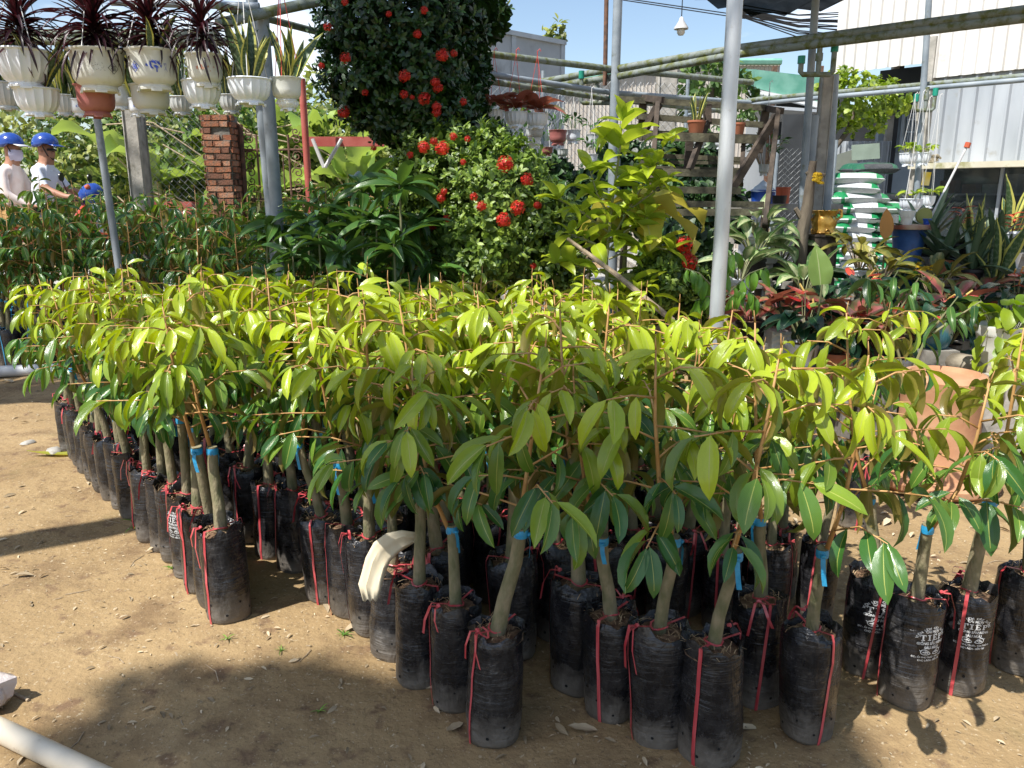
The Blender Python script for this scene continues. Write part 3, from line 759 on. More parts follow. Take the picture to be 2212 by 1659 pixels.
M_brick = mat('old brick', (.22, .075, .04), (.38, .15, .075), rough=.95, scale=5, bump=.6, bscale=60, dirt=((.12, .10, .075), 9, .52))
M_mortar = mat('mortar', (.22, .20, .17), (.14, .13, .11), rough=.95, scale=20, bump=.5)
M_wire = mat('fence wire', (.28, .29, .29), rough=.5, metal=.4)
M_wood = mat('weathered wood', (.05, .045, .028), (.13, .12, .075), rough=.9, scale=14, stretch=(1, 1, 1), bump=.4)
M_darkwood = mat('dark timber', (.045, .035, .028), (.10, .075, .055), rough=.9, scale=14, bump=.4)
M_cable = mat('black cable', (.012, .012, .014), rough=.6)

kind(MB().box((-6, 10.6, .2), (30, 3.4, .5)).build('road', M_road), 'structure')
kind(MB().box((6.7, 12.5, .2), (9.4, 9.0, .48)).build('yard', M_conc), 'structure')

def pipe(name, label, pts, r, mt, cat='pipe', group=None, n=12, caps=None):
    o = MB().tube(pts, r, n).build(name, mt, smooth=True); tag(o, label, cat, group); return o
ZP = 2.75
pg = 'overhead pipes of the plant frame'
# frame over the hanging pots
pipe('overhead_pipe', 'grey pipe carrying the near row of hanging pots', [(-5.2, 4.7, ZP), (-.95, 4.72, ZP)], .03, M_gpipe)
pipe('overhead_pipe', 'grey pipe carrying the rear row of hanging pots', [at(-150, 74, 6.35), at(470, 72, 6.35)], .034, M_mossy)
pipe('overhead_pipe', 'lower mossy pipe strapped under the rear pot pipe', [at(-150, 88, 6.3), at(600, 90, 6.3)], .03, M_mossy)
pipe('overhead_pipe', 'thin pipe across the posts above the rear pots', [at(240, 4, 5.9), at(560, 14, 5.9)], .025, M_gpipe)
pipe('overhead_pipe', 'thick pipe sloping up from the posts into the red flowered bush', [at(470, 53, 5.7), at(560, 30, 5.9), at(700, 0, 6.3), at(830, -25, 6.6)], .036, M_mossy)
pipe('overhead_pipe', 'mossy pipe running down from the posts towards the bush', [at(470, 12, 5.6), at(690, 70, 6.9)], .026, M_mossy)
def post(label, u0, v0, u1, v1, y, r, mt, name='pipe_post', toz=0.0):
    a, b = at(u0, v0, y), at(u1, v1, y); d = (b - a); k_ = (toz - a.z) / d.z
    return pipe(name, label, [a, a + d * k_], r, mt, 'post')
post('tall grey post standing among the mango saplings, the thicker of two', 541, -30, 588, 480, 6.2, .042, M_gpipe)
post('slim grey post leaning beside the thicker post', 566, 28, 600, 490, 6.0, .045, M_gpipe)
post('thin grey pipe post under the brownish red hanging pot', 209, 250, 237, 445, 6.4, .028, M_gpipe)
# frame on the other side
J = gnd(1333, 148, ZP)
pipe('overhead_pipe', 'upper of two long mossy pipes crossing in front of the corrugated wall', [gnd(1112, 186, ZP), J, gnd(1600, 103, ZP), gnd(2330, 6, ZP)], .032, M_mossy)
pipe('overhead_pipe', 'lower of two long mossy pipes crossing in front of the corrugated wall', [gnd(1112, 197, ZP - .05), J + Vector((0, 0, -.075)), gnd(1600, 116, ZP - .05), gnd(2330, 24, ZP - .05)], .033, M_mossy)
pipe('overhead_pipe', 'moss green pipe with red hooks in front of the grey wall', [gnd(985, 108, ZP), gnd(1330, 150, ZP), gnd(1625, 178, ZP)], .03, M_mossy)
pipe('overhead_pipe', 'grey pipe below the moss green one', [gnd(1000, 152, ZP - .2), gnd(1321, 200, ZP - .2), gnd(1620, 222, ZP - .2)], .026, M_gpipe)
pipe('overhead_pipe', 'mossy pipe carrying the red leaved pots', [gnd(1000, 168, ZP - .25), gnd(1330, 216, ZP - .25), gnd(1560, 240, ZP - .25)], .026, M_mossy)
pipe('overhead_pipe', 'upper pipe of the far pair over the yard', [gnd(1480, 240, ZP), gnd(1640, 214, ZP), gnd(2330, 154, ZP)], .03, M_mossy)
pipe('overhead_pipe', 'lower pipe of the far pair over the yard', [gnd(1480, 250, ZP - .05), gnd(1640, 223, ZP - .05), gnd(2330, 162, ZP - .05)], .028, M_gpipe)
pipe('pipe_post', 'grey pipe post with a wide socket behind the tall leafy sapling', [Vector((J.x, J.y, 0)), Vector((J.x, J.y, 1.9))], .06, M_gpipe, 'post')
pipe('pipe_post', 'slim upper post rising above the pipe crossing', [Vector((J.x - .02, J.y, 1.88)), Vector((J.x + .0, J.y, 5.2))], .045, M_gpipe, 'post')
pipe('steel_rod', 'thin dark rod beside the slim upper post', [Vector((J.x - .11, J.y + .05, 2.6)), Vector((J.x - .13, J.y + .05, 5.2))], .022, M_iron, 'rod')
def sprinkler(u, v, zz, label, du, h1, h2, hd):
    p = gnd(u, v, zz); k_ = mpp(p); o = thing('pipe_riser', label, 'pipe fitting', p, 0)
    x0, x1 = du[0] * k_, du[1] * k_; zb = -hd * k_; r = .021
    MB().tube([(0, 0, 0), (0, 0, zb)], r, 10).tube([(0, 0, zb * .55), (0, 0, zb * .3)], r * 1.35, 10).build('drop_pipe', M_mossy, o, True)
    MB().tube([(x0, 0, zb + h1 * k_), (x0, 0, zb + .02), (x0 + .02, 0, zb), (x1 - .02, 0, zb), (x1, 0, zb + .02), (x1, 0, zb + h2 * k_)], r, 10).build('cross_pipe', M_mossy, o, True)
    for x, h in ((x0, h1), (x1, h2)):
        MB().tube([(x, 0, zb + (h - 16) * k_), (x, 0, zb + h * k_)], r * 1.4, 10).build('green_cap', M_greencap, o, True)
    return o
sprinkler(1772, 95, ZP - .05, 'U shaped pipe fitting with green caps at the corrugated wall edge', (-38, 32), 38, 62, 62)
sprinkler(2004, 188, ZP - .05, 'U shaped pipe fitting with green caps holding white pot strings', (-22, 18), 34, 46, 48)
sprinkler(1290, 168, ZP - .05, 'U shaped pipe fitting with green caps before the warehouse', (-34, 32), 66, 26, 52)
pz = 'posts of the plant frame'
post('slim pipe post crossing the sky beside the corrugated wall edge', 1763, -20, 1742, 300, 7.2, .032, M_gpipe, toz=.3)
post('wider grey pipe socket post before the dark shed', 1755, 250, 1735, 480, 7.3, .055, M_gpipe, toz=.3)
post('blue grey pipe post next to the concrete post', 1798, 162, 1782, 430, 7.5, .058, M_gpipe, toz=.3)
post('slim pipe post in front of the corrugated wall', 2008, -20, 1988, 300, 9.4, .034, M_gpipe, toz=.4)
a = at(1776, 165, 7.45); b = at(1766, 360, 7.45); d = (b - a).normalized()
tag(MB().box((a + d * 1.2), (.10, .10, 2.4), frame((0, 1, 0)), bev=.008).build('concrete_post', M_conc), 'square concrete post between the grey pipe posts', 'post')
# leaning concrete post and fences at the left
a, b = at(286, 226, 8.2), at(312, 470, 8.2); d = (a - b).normalized(); b = b - d * ((b.z - .1) / d.z)
Lc = (a - b).length; M3 = Matrix((Vector((1, 0, 0)).cross(d).cross(d) * -1, Vector((0, 1, 0)), d)).transposed()
tag(MB().box((a + b) / 2, (.19, .16, Lc), d.to_track_quat('Z', 'Y'), bev=.015).build('concrete_post', M_conc), 'leaning grey concrete post before the chain link fence', 'post')

def chainlink(p0, p1, z0, z1, cell, label, r=.0028, post_at=None, topspike=True):
    p0, p1 = Vector(p0), Vector(p1); d = p1 - p0; Ln = d.length; d.normalize(); o = thing('chain_link_fence', label, 'fence', (p0.x, p0.y, z0))
    mb = MB(); n = int(Ln / cell); m = int((z1 - z0) / (cell * .5)); nrm = Vector((-d.y, d.x, 0))
    for i in range(n + 1):
        for s in (0,):
            pts = []
            for j in range(m + 1):
                x = i * cell + (cell * .5 if j % 2 else 0) - cell * .02
                pts.append(d * (x + (cell * .02 if j % 2 else 0)) + Vector((0, 0, j * cell * .5)) + nrm * (.004 if j % 2 else -.004))
            mb.tube(pts, r, 3, cap=False)
            pts = [d * (i * cell - (cell * .5 if j % 2 else 0)) + Vector((0, 0, j * cell * .5)) + nrm * (-.004 if j % 2 else .004) for j in range(m + 1)]
            mb.tube(pts, r, 3, cap=False)
    kind(mb.build('wire_mesh', M_wire, o), 'stuff')
    for t in (post_at or []):
        MB().tube([d * t * Ln + Vector((0, 0, -.1)), d * t * Ln + Vector((0, 0, z1 - z0 + .08))], .022, 8).build('fence_post', M_gpipe, o, True)
    return o
a, b = at(300, 440, 8.35), at(455, 440, 8.35)
chainlink((a.x, 8.35, 0), (b.x, 8.35, 0), .5, 2.45, .075, 'sagging chain link fence between the leaning concrete post and the brick pillar', post_at=[.0])
# brick pillar, every brick its own piece
pb = at(486, 440, 8.45); pil = thing('brick_pillar', 'broken red brick pillar beside the ornate iron gate', 'pillar', (pb.x, 8.5, 0)); pw = .29
MB().box((0, 0, 1.16), (pw - .025, pw - .025, 2.32)).build('mortar_core', M_mortar, pil)
M_brick2 = mat('pale old brick', (.34, .13, .07), (.44, .22, .13), rough=.95, scale=7, bump=.6, bscale=60, dirt=((.20, .18, .15), 10, .54))
M_brick3 = mat('blackened brick', (.09, .06, .045), (.20, .09, .055), rough=.95, scale=8, bump=.6, bscale=60)
bl = [MB().box((0, 0, 0), (l, .10, .05), bev=.006).mesh('brick', m_) for m_ in (M_brick, M_brick, M_brick2, M_brick3) for l in (.175, .085, .165)]
z = .03; c_ = 0
while z < 2.36:
    for q in range(4):
        R4 = Matrix.Rotation(q * math.pi / 2, 4, 'Z'); xs = ((-.055, 0), (.09, 1)) if c_ % 2 else ((-.09, 1), (.055, 2))
        for x, k_ in xs:
            if z > 2.05 and rnd.random() < (z - 2.0) * 1.6: continue
            link('brick', bl[k_ + 3 * rnd.randrange(4)], pil, R4 @ Matrix.Translation((x * .92 + rnd.uniform(-.004, .004), -pw / 2 + .045 - rnd.uniform(0, .016), z)) @ Matrix.Rotation(rnd.uniform(-.045, .045), 4, 'Y') @ Matrix.Rotation(rnd.uniform(-.08, .08), 4, 'Z'))
    z += .063; c_ += 1
kind(pil, 'thing')
# ornate gate
gl = at(531, 440, 8.6); gr = at(664, 440, 8.6); gate = thing('iron_gate', 'rusty ornate iron gate with scrolls between brick pillar and red post', 'gate', (gl.x, 8.6, .3)); W = gr.x - gl.x; GH = 2.2
def scroll(c, r, s=1, up=1):
    return [Vector((c[0] + s * r * (1 - t * .85) * math.cos(t * 8.5), 0, c[1] + up * r * (1 - t * .85) * math.sin(t * 8.5))) for t in [i / 16 for i in range(17)]]
for x, r in ((0, .03), (.16, .012), (W - .16, .012)):
    MB().tube([(x, 0, 0), (x, 0, GH - (.25 if r > .02 else .35))], r, 8).build('gate_bar', M_iron, gate, True)
for i in range(1, 5):
    x = .16 + (W - .32) * i / 5; MB().tube([(x, 0, .05), (x, 0, GH - .4 - .1 * abs(i - 2.5))], .008, 6).build('gate_bar', M_iron, gate, True)
for z in (.05, .62, .85, 1.2, GH - .5): MB().tube([(0, 0, z), (W, 0, z)], .011, 6).build('gate_rail', M_iron, gate, True)
sc_ = MB()
for x in (.08, W - .08):
    for k_ in range(11):
        z = .15 + k_ * .165
        sc_.tube(scroll((x, z), .058, 1 if k_ % 2 else -1, 1), .0065, 5); sc_.tube(scroll((x, z + .08), .045, -1 if k_ % 2 else 1, -1), .006, 5)
for i in range(6): sc_.tube(scroll((.22 + i * (W - .44) / 5, .735), .06, 1 if i % 2 else -1), .0065, 5)
sc_.build('scrollwork', M_iron, gate, True)
pipe('gate_post', 'red painted steel post at the end of the ornate gate', [(gr.x + .03, 8.6, .2), at(652, 170, 8.6)], .035, M_redpaint, 'post')
a, b = at(668, 306, 8.9), at(830, 306, 8.9)
tag(MB().box((a + b) / 2, ((b - a).length, .06, .10)).build('red_beam', M_redpaint), 'faded red steel beam in front of the banana leaves', 'beam')
for lab, q0, q1 in (('white brace leaning inward to meet the other under the red beam', (675, 300), (700, 362)), ('longer white brace sloping down from the red beam', (738, 300), (702, 362))):
    tag(MB().tube([at(*q0, 8.82), at(*q1, 8.82)], .02, 8).build('white_brace', mat('brace white' + q0.__repr__(), (.66, .65, .62), rough=.6), smooth=True), lab, 'brace')
a, b = at(310, 444, 8.75), at(470, 440, 8.75)
tag(MB().box((a + b) / 2 + Vector((0, 0, -.05)), ((b - a).length, .05, .16)).build('road_rail', M_redpaint), 'faded pink red rail along the road edge behind the fence', 'rail')

# hedge bank across the road
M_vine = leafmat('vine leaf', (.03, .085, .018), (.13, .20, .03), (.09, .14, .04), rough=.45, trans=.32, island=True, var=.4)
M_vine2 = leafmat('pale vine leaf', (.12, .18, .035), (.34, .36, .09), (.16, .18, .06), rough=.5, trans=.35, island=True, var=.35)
def thicket(name, label, boxes, n, L, mt, wr=.55, cat=None, stems=None):
    rs_ = np.random.RandomState(abs(hash(label)) % 9999 if False else len(label) * 7 + n % 97); P_, O_ = [], []
    for (cx, cy, cz, rx, ry, rz_), w in boxes:
        k_ = int(n * w); d_ = rs_.normal(0, 1, (k_, 3)); d_ /= np.linalg.norm(d_, axis=1, keepdims=True); rad = rs_.uniform(.35, 1, (k_, 1)) ** .4
        lump = 1 + .22 * np.sin(d_[:, :1] * 5 + cx) * np.sin(d_[:, 2:3] * 6 + cy) + .1 * np.sin(d_[:, 1:2] * 13)
        P_.append(np.array([cx, cy, cz]) + d_ * rad * lump * np.array([rx, ry, rz_])); O_.append(d_ + np.array([0, -.2, .35]))
    P_, O_ = np.concatenate(P_), np.concatenate(O_); ok = P_[:, 2] > .05; P_, O_ = P_[ok], O_[ok]
    o = thing(name, label, cat or 'shrub', tuple(boxes[0][0][:2]) + (0,)) if cat else None
    q = rosettes(rs_, P_, O_, 0, 3, L); off = np.array([boxes[0][0][0], boxes[0][0][1], 0.]) if o else 0
    lc = leafcloud('foliage' if o else name, q[0] - off, *q[1:], wr, mt, o)
    kind(lc, 'stuff'); 
    if not o: lc['label'] = label
    if o and stems:
        s_ = MB(); 
        for p in stems: s_.tube([Vector(x) - Vector(off) for x in p], [.03] + [.015] * (len(p) - 1), 6)
        s_.build('stem', M_twig, o, True)
    return o or lc
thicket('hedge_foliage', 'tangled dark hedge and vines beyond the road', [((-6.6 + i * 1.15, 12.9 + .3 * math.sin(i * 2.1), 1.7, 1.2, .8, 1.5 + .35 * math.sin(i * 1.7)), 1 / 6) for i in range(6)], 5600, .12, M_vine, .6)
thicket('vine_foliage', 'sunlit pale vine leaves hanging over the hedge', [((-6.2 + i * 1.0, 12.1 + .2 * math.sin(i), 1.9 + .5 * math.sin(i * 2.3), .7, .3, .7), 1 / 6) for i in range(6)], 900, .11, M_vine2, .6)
thicket('bank_foliage', 'dark weeds covering the bank below the road edge', [((-6.2 + i * .9, 8.85, .32, .6, .18, .42), 1 / 7) for i in range(7)], 1500, .10, M_vine, .5)
vb = MB()
for i in range(14):
    x = -6.5 + rnd.uniform(0, 4.2); z = rnd.uniform(1.4, 3.0); vb.tube([(x, 11.8, z), (x + .5, 11.7, z - rnd.uniform(-.2, .5)), (x + 1.1, 11.8, z - rnd.uniform(-.1, .8))], .012, 5)
kind(vb.build('vine_stem_tangle', M_twig, smooth=True), 'stuff')['label'] = 'bare tan vine stems hanging in the hedge'
# banana plants
M_ban = leafmat('banana leaf', (.15, .29, .035), (.32, .43, .07), (.24, .35, .08), rough=.45, trans=.38, tcol=(.42, .55, .08), rib=(.55, .60, .22), var=.25)
M_banstem = mat('banana stem', (.25, .30, .10), (.40, .36, .18), rough=.7, scale=9, stretch=(1, 1, .2))
BAN = [leafmesh('banana_leaf', 1.0, .29, M_ban, 14, 6, dr, .2, .22, lambda t: min(1, (t * 5) ** .6) * (1 - max(0, t - .7) / .3 * .75), .6, s) for s, dr in enumerate((.7, 1.3, 1.0, .4))]
def banana(u, v, y, n, L, label, rz):
    p = at(u, v, y); o = thing('banana_plant', label, 'banana plant', (p.x, y, 0), rz, 'banana plants beyond the fence')
    MB().tube([(0, 0, 0), (.03, 0, p.z * .5), (0, .02, p.z)], [.11, .09, .06], 10).build('trunk', M_banstem, o, True)
    for i in range(n):
        a = i * 2.4 + rnd.uniform(-.3, .3); pit = rnd.uniform(.3, 1.25)
        link('leaf', BAN[i % 4], o, xf((0, 0, p.z - .1), frame((math.cos(a) * math.cos(pit), math.sin(a) * math.cos(pit), math.sin(pit)), roll=rnd.uniform(-.5, .5)), L * rnd.uniform(.75, 1.1)))
    return o
banana(335, 380, 11.9, 8, 1.5, 'banana plant with broad yellow green leaves behind the chain link fence', .3)
banana(455, 330, 13.0, 7, 1.5, 'banana plant rising behind the brick pillar', 1.7)
banana(600, 330, 12.6, 9, 1.5, 'banana plant seen through the bars of the ornate gate', .9)
banana(700, 320, 12.8, 9, 1.6, 'banana plant spreading above the red beam', 2.3)
banana(770, 390, 11.5, 8, 1.3, 'low banana plant below the red beam beside the flowering bush', 4.1)
banana(560, 410, 11.2, 8, 1.1, 'low banana plant behind the gate post', 5.1)
thicket('far_tree_foliage', 'far pale green trees behind the hanging pots', [((-8.5, 19, 2.6, 3.4, 2, 2.3), .4), ((-4.4, 20, 2.3, 2.4, 2, 1.9), .3), ((-1.5, 20, 1.6, 3.0, 2, 1.5), .3)], 4200, .26, M_vine2, .5)

# ------------------------------------------------------------------ buildings
M_grey = mat('grey fibre panel', (.34, .36, .38), (.40, .42, .44), rough=.8, scale=2, dirt=((.27, .28, .29), 3, .55))
M_beige = mat('beige metal sheet', (.50, .45, .39), (.58, .54, .48), rough=.6, scale=3, stretch=(1, 1, .15))
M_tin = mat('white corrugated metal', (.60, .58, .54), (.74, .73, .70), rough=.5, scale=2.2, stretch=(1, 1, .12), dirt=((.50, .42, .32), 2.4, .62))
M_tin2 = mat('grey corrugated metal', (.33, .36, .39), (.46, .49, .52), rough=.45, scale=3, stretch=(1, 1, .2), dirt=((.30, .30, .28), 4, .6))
M_green = mat('green metal roof', (.10, .30, .22), (.20, .42, .33), rough=.5, scale=4)
M_dark = mat('painted dark interior', (.030, .033, .036), (.05, .055, .06), rough=.9, scale=3)  # near-black colour, stands in for shade inside the buildings
M_bluewall = mat('blue grey wall', (.30, .36, .41), (.36, .42, .46), rough=.8, scale=5)
M_ledge = mat('cream ledge', (.52, .48, .36), (.62, .58, .46), rough=.8, scale=4, dirt=((.28, .27, .12), 4, .55))
M_glass = mat('shop glass', (.06, .075, .08), rough=.08, alpha=.45)
def ribbed(p0, p1, z0, z1, pitch, depth, name, mt, parent, top=None, bot=None):
    """trapezoid-ribbed metal sheet standing between two points; top/bot: functions of distance"""
    p0, p1 = Vector(p0), Vector(p1); d = p1 - p0; Ln = d.length; d.normalize(); nrm = Vector((d.y, -d.x, 0)); vs, fs = [], []; x = 0; xs = []
    while x < Ln:
        for f, h in ((0, 0), (.70, 0), (.78, 1), (.92, 1)): xs.append((x + f * pitch, h))
        x += pitch
    xs.append((Ln, 0)); xs = [(min(q, Ln), h) for q, h in xs]
    for q, h in xs:
        b = p0 + d * q + nrm * h * depth; zb = z0 if bot is None else bot(q); zt = z1 if top is None else top(q)
        vs += [(b.x, b.y, zb), (b.x, b.y, zt)]
    fs = [(2 * i, 2 * i + 2, 2 * i + 3, 2 * i + 1) for i in range(len(xs) - 1)]
    mb = MB(); mb.add(vs, fs); o = mb.build(name, mt, parent); sm = o.modifiers.new('thickness', 'SOLIDIFY'); sm.thickness = .004
    return o
# grey panel building
a, b = gnd(985, 55, 4.0), gnd(1212, 97, 4.0); d = (b - a); Ln = d.length; d.normalize(); nn = Vector((-d.y, d.x, 0)); gbd = thing('panel_building', 'plain grey panel building with weeds on its roof edge', 'building', (a.x, a.y, 0))
rq = Matrix((d, nn, Vector((0, 0, 1)))).transposed()
for i in range(2):
    c = d * (Ln * (i + .5) / 2); MB().box(c + Vector((0, 0, 2.0)), (Ln / 2 - .03, .06, 4.0), rq).build('wall_panel', M_grey, gbd)
for i in range(3): MB().box(d * (Ln * i / 2) - nn * .03 + Vector((0, 0, 2.0)), (.09, .05, 4.0), rq).build('batten', M_tin2, gbd)
MB().box(d * Ln / 2 - nn * .02 + Vector((0, 0, 4.03)), (Ln + .1, .12, .07), rq).build('top_rail', M_tin2, gbd)
MB().box(d * Ln / 2 + nn * 1.5 + Vector((0, 0, 2.0)), (Ln - .1, 2.8, 3.9), rq).build('body', M_grey, gbd)
thicket('roof_weed_foliage', 'small weeds sprouting from the roof edge of the grey building', [((b.x - .1, b.y, 4.15, .22, .1, .22), .7), ((b.x - 1.0, b.y - .4, 4.15, .12, .1, .12), .3)], 40, .16, M_vine2, .5)
# beige warehouse
yw = 19.0; wl, wr_ = at(1195, 200, yw), at(1680, 200, yw); ztop = at(1440, 139, yw).z; ware = thing('warehouse', 'large beige corrugated warehouse with green roof trim', 'building', (wl.x, yw, 0))
zl = at(1259, 187, yw).z; xa, xb = at(1240, 190, yw).x - wl.x, at(1352, 147, yw).x - wl.x
tf = lambda q: zl if q < xa else (ztop if q > xb + 1.2 else (zl + (ztop - .12 - zl) * (q - xa) / (xb - xa) if q < xb else ztop - .12 + .12 * (q - xb) / 1.2))
ribbed((0, 0, 0), (wr_.x - wl.x, 0, 0), .2, 4, .085, .02, 'wall', M_beige, ware, top=tf)
MB().tube([(0, -.1, zl + .03), (xa, -.1, zl + .03), (xb, -.1, ztop - .08), (xb + 1.2, -.1, ztop + .04), (wr_.x - wl.x, -.1, ztop + .04)], .07, 6).build('roof_trim', M_green, ware)
# green roofed house with dark shed
yh = 14.5; hs = thing('green_roofed_house', 'house with green roof, white eaves and a dark open shed', 'house', (at(1700, 300, yh).x, yh, 0)); hx = hs.location.x
def hp(u, v, y=yh): p = at(u, v, y); return Vector((p.x - hx, y - yh, p.z))
q = [hp(1632, 150), hp(1800, 170), hp(1800, 235), hp(1632, 190)]
MB().add(q + [p + Vector((0, 1.6, .25)) for p in q], [(0, 3, 2, 1), (0, 1, 5, 4), (1, 2, 6, 5), (3, 0, 4, 7)]).build('roof', M_green, hs)
q = [hp(1628, 192, 14.4), hp(1800, 226, 14.4), hp(1800, 240, 14.4), hp(1628, 200, 14.4)]
MB().add(q + [p + Vector((0, .12, 0)) for p in q], [(0, 3, 2, 1), (4, 5, 6, 7), (0, 1, 5, 4), (2, 3, 7, 6)]).build('eaves', mat('eaves white', (.74, .75, .74), rough=.6), hs)
MB().box(hp(1645, 235, 14.8) + Vector((0, 0, -1.2)), (.5, .04, 3.2)).build('wall', M_tin2, hs)
MB().box(hp(1725, 345, 15.3), (1.7, .05, 2.5)).build('shed_shade_panel', M_dark, hs)  # flat dark panel painting the shade inside the shed
for u in (1662, 1760): MB().box(hp(u, 300, 14.6) + Vector((0, 0, -.3)), (.08, .08, 3.0)).build('shed_post', M_iron, hs)
MB().box(hp(1700, 248, 14.3), (1.35, .7, .05), Euler((R(-10), R(4), 0))).build('shed_roof', M_tin2, hs)
# corrugated building
WA = Vector((4.42, 11.85, 0)); WD = Vector((.652, -.758, 0)).normalized(); WN = Vector((WD.y, -WD.x, 0)); cb = thing('corrugated_building', 'tall building clad in white ribbed metal with a shop front below', 'building', WA)
def wt_(u):                                        # distance along the wall seen at photo column u
    k_ = (u - UC) / FPX; f = lambda t: (WA.x + WD.x * t) / ((WA.y + WD.y * t) * math.cos(PITCH) - .3) - k_
    lo, hi = -1, 12
    for _ in range(50):
        md = (lo + hi) / 2
        if f(md) < 0: lo = md
        else: hi = md
    return lo
def wz(u, v): t = wt_(u); p = WA + WD * t; d_ = ray(u, v); return CAM_H + d_.z * (p.y / d_.y)
tA, tB = wt_(1795), wt_(2010); zA, zB = wz(1795, 160), wz(2010, 134)
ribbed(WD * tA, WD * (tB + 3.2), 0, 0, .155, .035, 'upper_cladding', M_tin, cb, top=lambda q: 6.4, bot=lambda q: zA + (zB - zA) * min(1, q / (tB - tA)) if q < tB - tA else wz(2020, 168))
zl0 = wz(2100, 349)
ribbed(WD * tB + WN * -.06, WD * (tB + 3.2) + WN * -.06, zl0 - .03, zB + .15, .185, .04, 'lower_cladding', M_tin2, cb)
MB().box(WD * (tB + 1.65) + WN * .12 + Vector((0, 0, zl0 - .05)), (3.4, .34, .07), Matrix((WD, -WN, Vector((0, 0, 1)))).transposed()).build('ledge', M_ledge, cb)
wq = Matrix((WD, -WN, Vector((0, 0, 1)))).transposed()
MB().box(WD * (tB - .04) + Vector((0, 0, zB / 2 + .2)), (.14, .14, zB + .2), wq).build('corner_post', M_conc, cb)
MB().box(WD * (tB - .55) + WN * -1.0 + Vector((0, 0, zB - .2)), (1.2, .05, .62), wq).build('opening_shade_panel', M_dark, cb)  # dark sheet in place of the shade behind the opening
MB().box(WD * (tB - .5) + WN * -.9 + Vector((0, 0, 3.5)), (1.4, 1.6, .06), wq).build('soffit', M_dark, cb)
# shop front: glass, shelves, stacked goods
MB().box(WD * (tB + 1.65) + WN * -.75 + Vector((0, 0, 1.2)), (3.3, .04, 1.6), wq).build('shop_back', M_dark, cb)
for z in (.75, 1.17, 1.55): MB().box(WD * (tB + 1.65) + WN * -.5 + Vector((0, 0, z)), (3.2, .42, .025), wq).build('shelf', M_tin2, cb)
for t in (.02, .95, 2.0, 3.1): MB().box(WD * (tB + t) + WN * -.04 + Vector((0, 0, 1.2)), (.035, .035, 1.45), wq).build('window_mullion', M_tin2, cb)
for t0, t1 in ((.05, .92), (.98, 1.97), (2.03, 3.07)): MB().box(WD * (tB + (t0 + t1) / 2) + WN * -.04 + Vector((0, 0, 1.2)), (t1 - t0, .008, 1.42), wq).build('pane', M_glass, cb)
GOODS = [mat('goods %d' % i, c, tuple(k * .7 for k in c), rough=.6, scale=25) for i, c in enumerate(((.40, .40, .36), (.30, .22, .14), (.42, .38, .30), (.20, .30, .32), (.35, .18, .12), (.45, .45, .42)))]
for z in (.77, 1.19, 1.57):
    t = .1
    while t < 3.0:
        w, h = rnd.uniform(.10, .26), rnd.uniform(.10, .24)
        o = MB().box((0, 0, h / 2), (w, .2, h), bev=.008).build('goods_box', GOODS[rnd.randrange(6)]); p = WA + WD * (tB + t + w / 2) + WN * -.48
        o.location = (p.x, p.y, z - .006); o.rotation_euler = (0, 0, math.atan2(WD.y, WD.x) + rnd.uniform(-.1, .1)); tag(o, 'small packed box on the shelves behind the shop glass', 'box', 'goods on the shop shelves'); t += w + rnd.uniform(.02, .12)
# house facade with grille window inside the carport
yf = 12.6; fac = thing('house_facade', 'blue grey house wall with a white barred window beside the corrugated building', 'house', (at(1970, 300, yf).x, yf, 0)); fx = fac.location.x
MB().box((0.35, .08, 1.5), (1.7, .1, 3.0)).build('wall', M_bluewall, fac)
def fp(u, v, y=yf): p = at(u, v, y); return Vector((p.x - fx, y - yf, p.z))
c0, c1 = fp(1948, 325), fp(2000, 246); cc = (c0 + c1) / 2; wd, ht = c1.x - c0.x, c1.z - c0.z
wn = MB().box((cc.x, 0, cc.z), (wd + .08, .05, ht + .08)).build('window', mat('window white', (.62, .68, .72), rough=.4), fac)
MB().box((cc.x, -.03, cc.z), (wd, .01, ht)).build('pane', mat('pane grey', (.22, .27, .31), rough=.1), wn)
for i in range(10): MB().box((c0.x + wd * (i + .5) / 10, -.05, cc.z), (.012, .012, ht)).build('grille_bar', MATS['window white'], wn)
for i in range(3): MB().box((cc.x, -.06, c0.z + ht * (i + .5) / 3), (wd, .012, .02)).build('grille_bar', MATS['window white'], wn)
MB().box(fp(1928, 300, yf - .1) + Vector((0, 0, -.2)), (.10, .06, 2.6)).build('door_jamb', M_dark, fac)
MB().box(fp(1918, 300, yf - .12) + Vector((0, 0, -.2)), (.09, .08, 2.6)).build('door_frame', M_conc, fac)
cf = thing('tin_fence', 'white corrugated fence behind the fertiliser sacks, backed by a dark sheet for shade', 'fence', (at(1800, 330, 12.2).x, 12.2, 0))
ribbed((0, 0, 0), (at(1925, 300, 12.2).x - cf.location.x, 0, 0), .4, at(1850, 305, 12.2).z, .09, .03, 'fence_sheet', M_tin2, cf)
MB().box((at(1850, 200, 12.9).x - cf.location.x, .7, 1.55), (2.2, .05, 2.4)).build('shed_shade_screen', M_dark, cf)  # dark sheet added for the shed's shade behind the fence
for lab, (u0, v0, u1, v1), y_, c in (('dull green board leaning on the tin fence above the sacks', (1842, 311, 1898, 345), 11.6, (.26, .33, .27)), ('grey green sloping board beside the dull green board', (1796, 330, 1848, 372), 11.8, (.18, .20, .17))):
    p0, p1 = at(u0, v0, y_), at(u1, v1, y_)
    tag(MB().box((p0 + p1) / 2, (abs(p1.x - p0.x), .03, abs(p0.z - p1.z)), Euler((R(-8), R(-4 if y_ < 11.7 else -18), 0)), bev=.004).build('board', mat('board %.1f' % y_, c, tuple(k * .8 for k in c), rough=.8, scale=5)), lab, 'board')
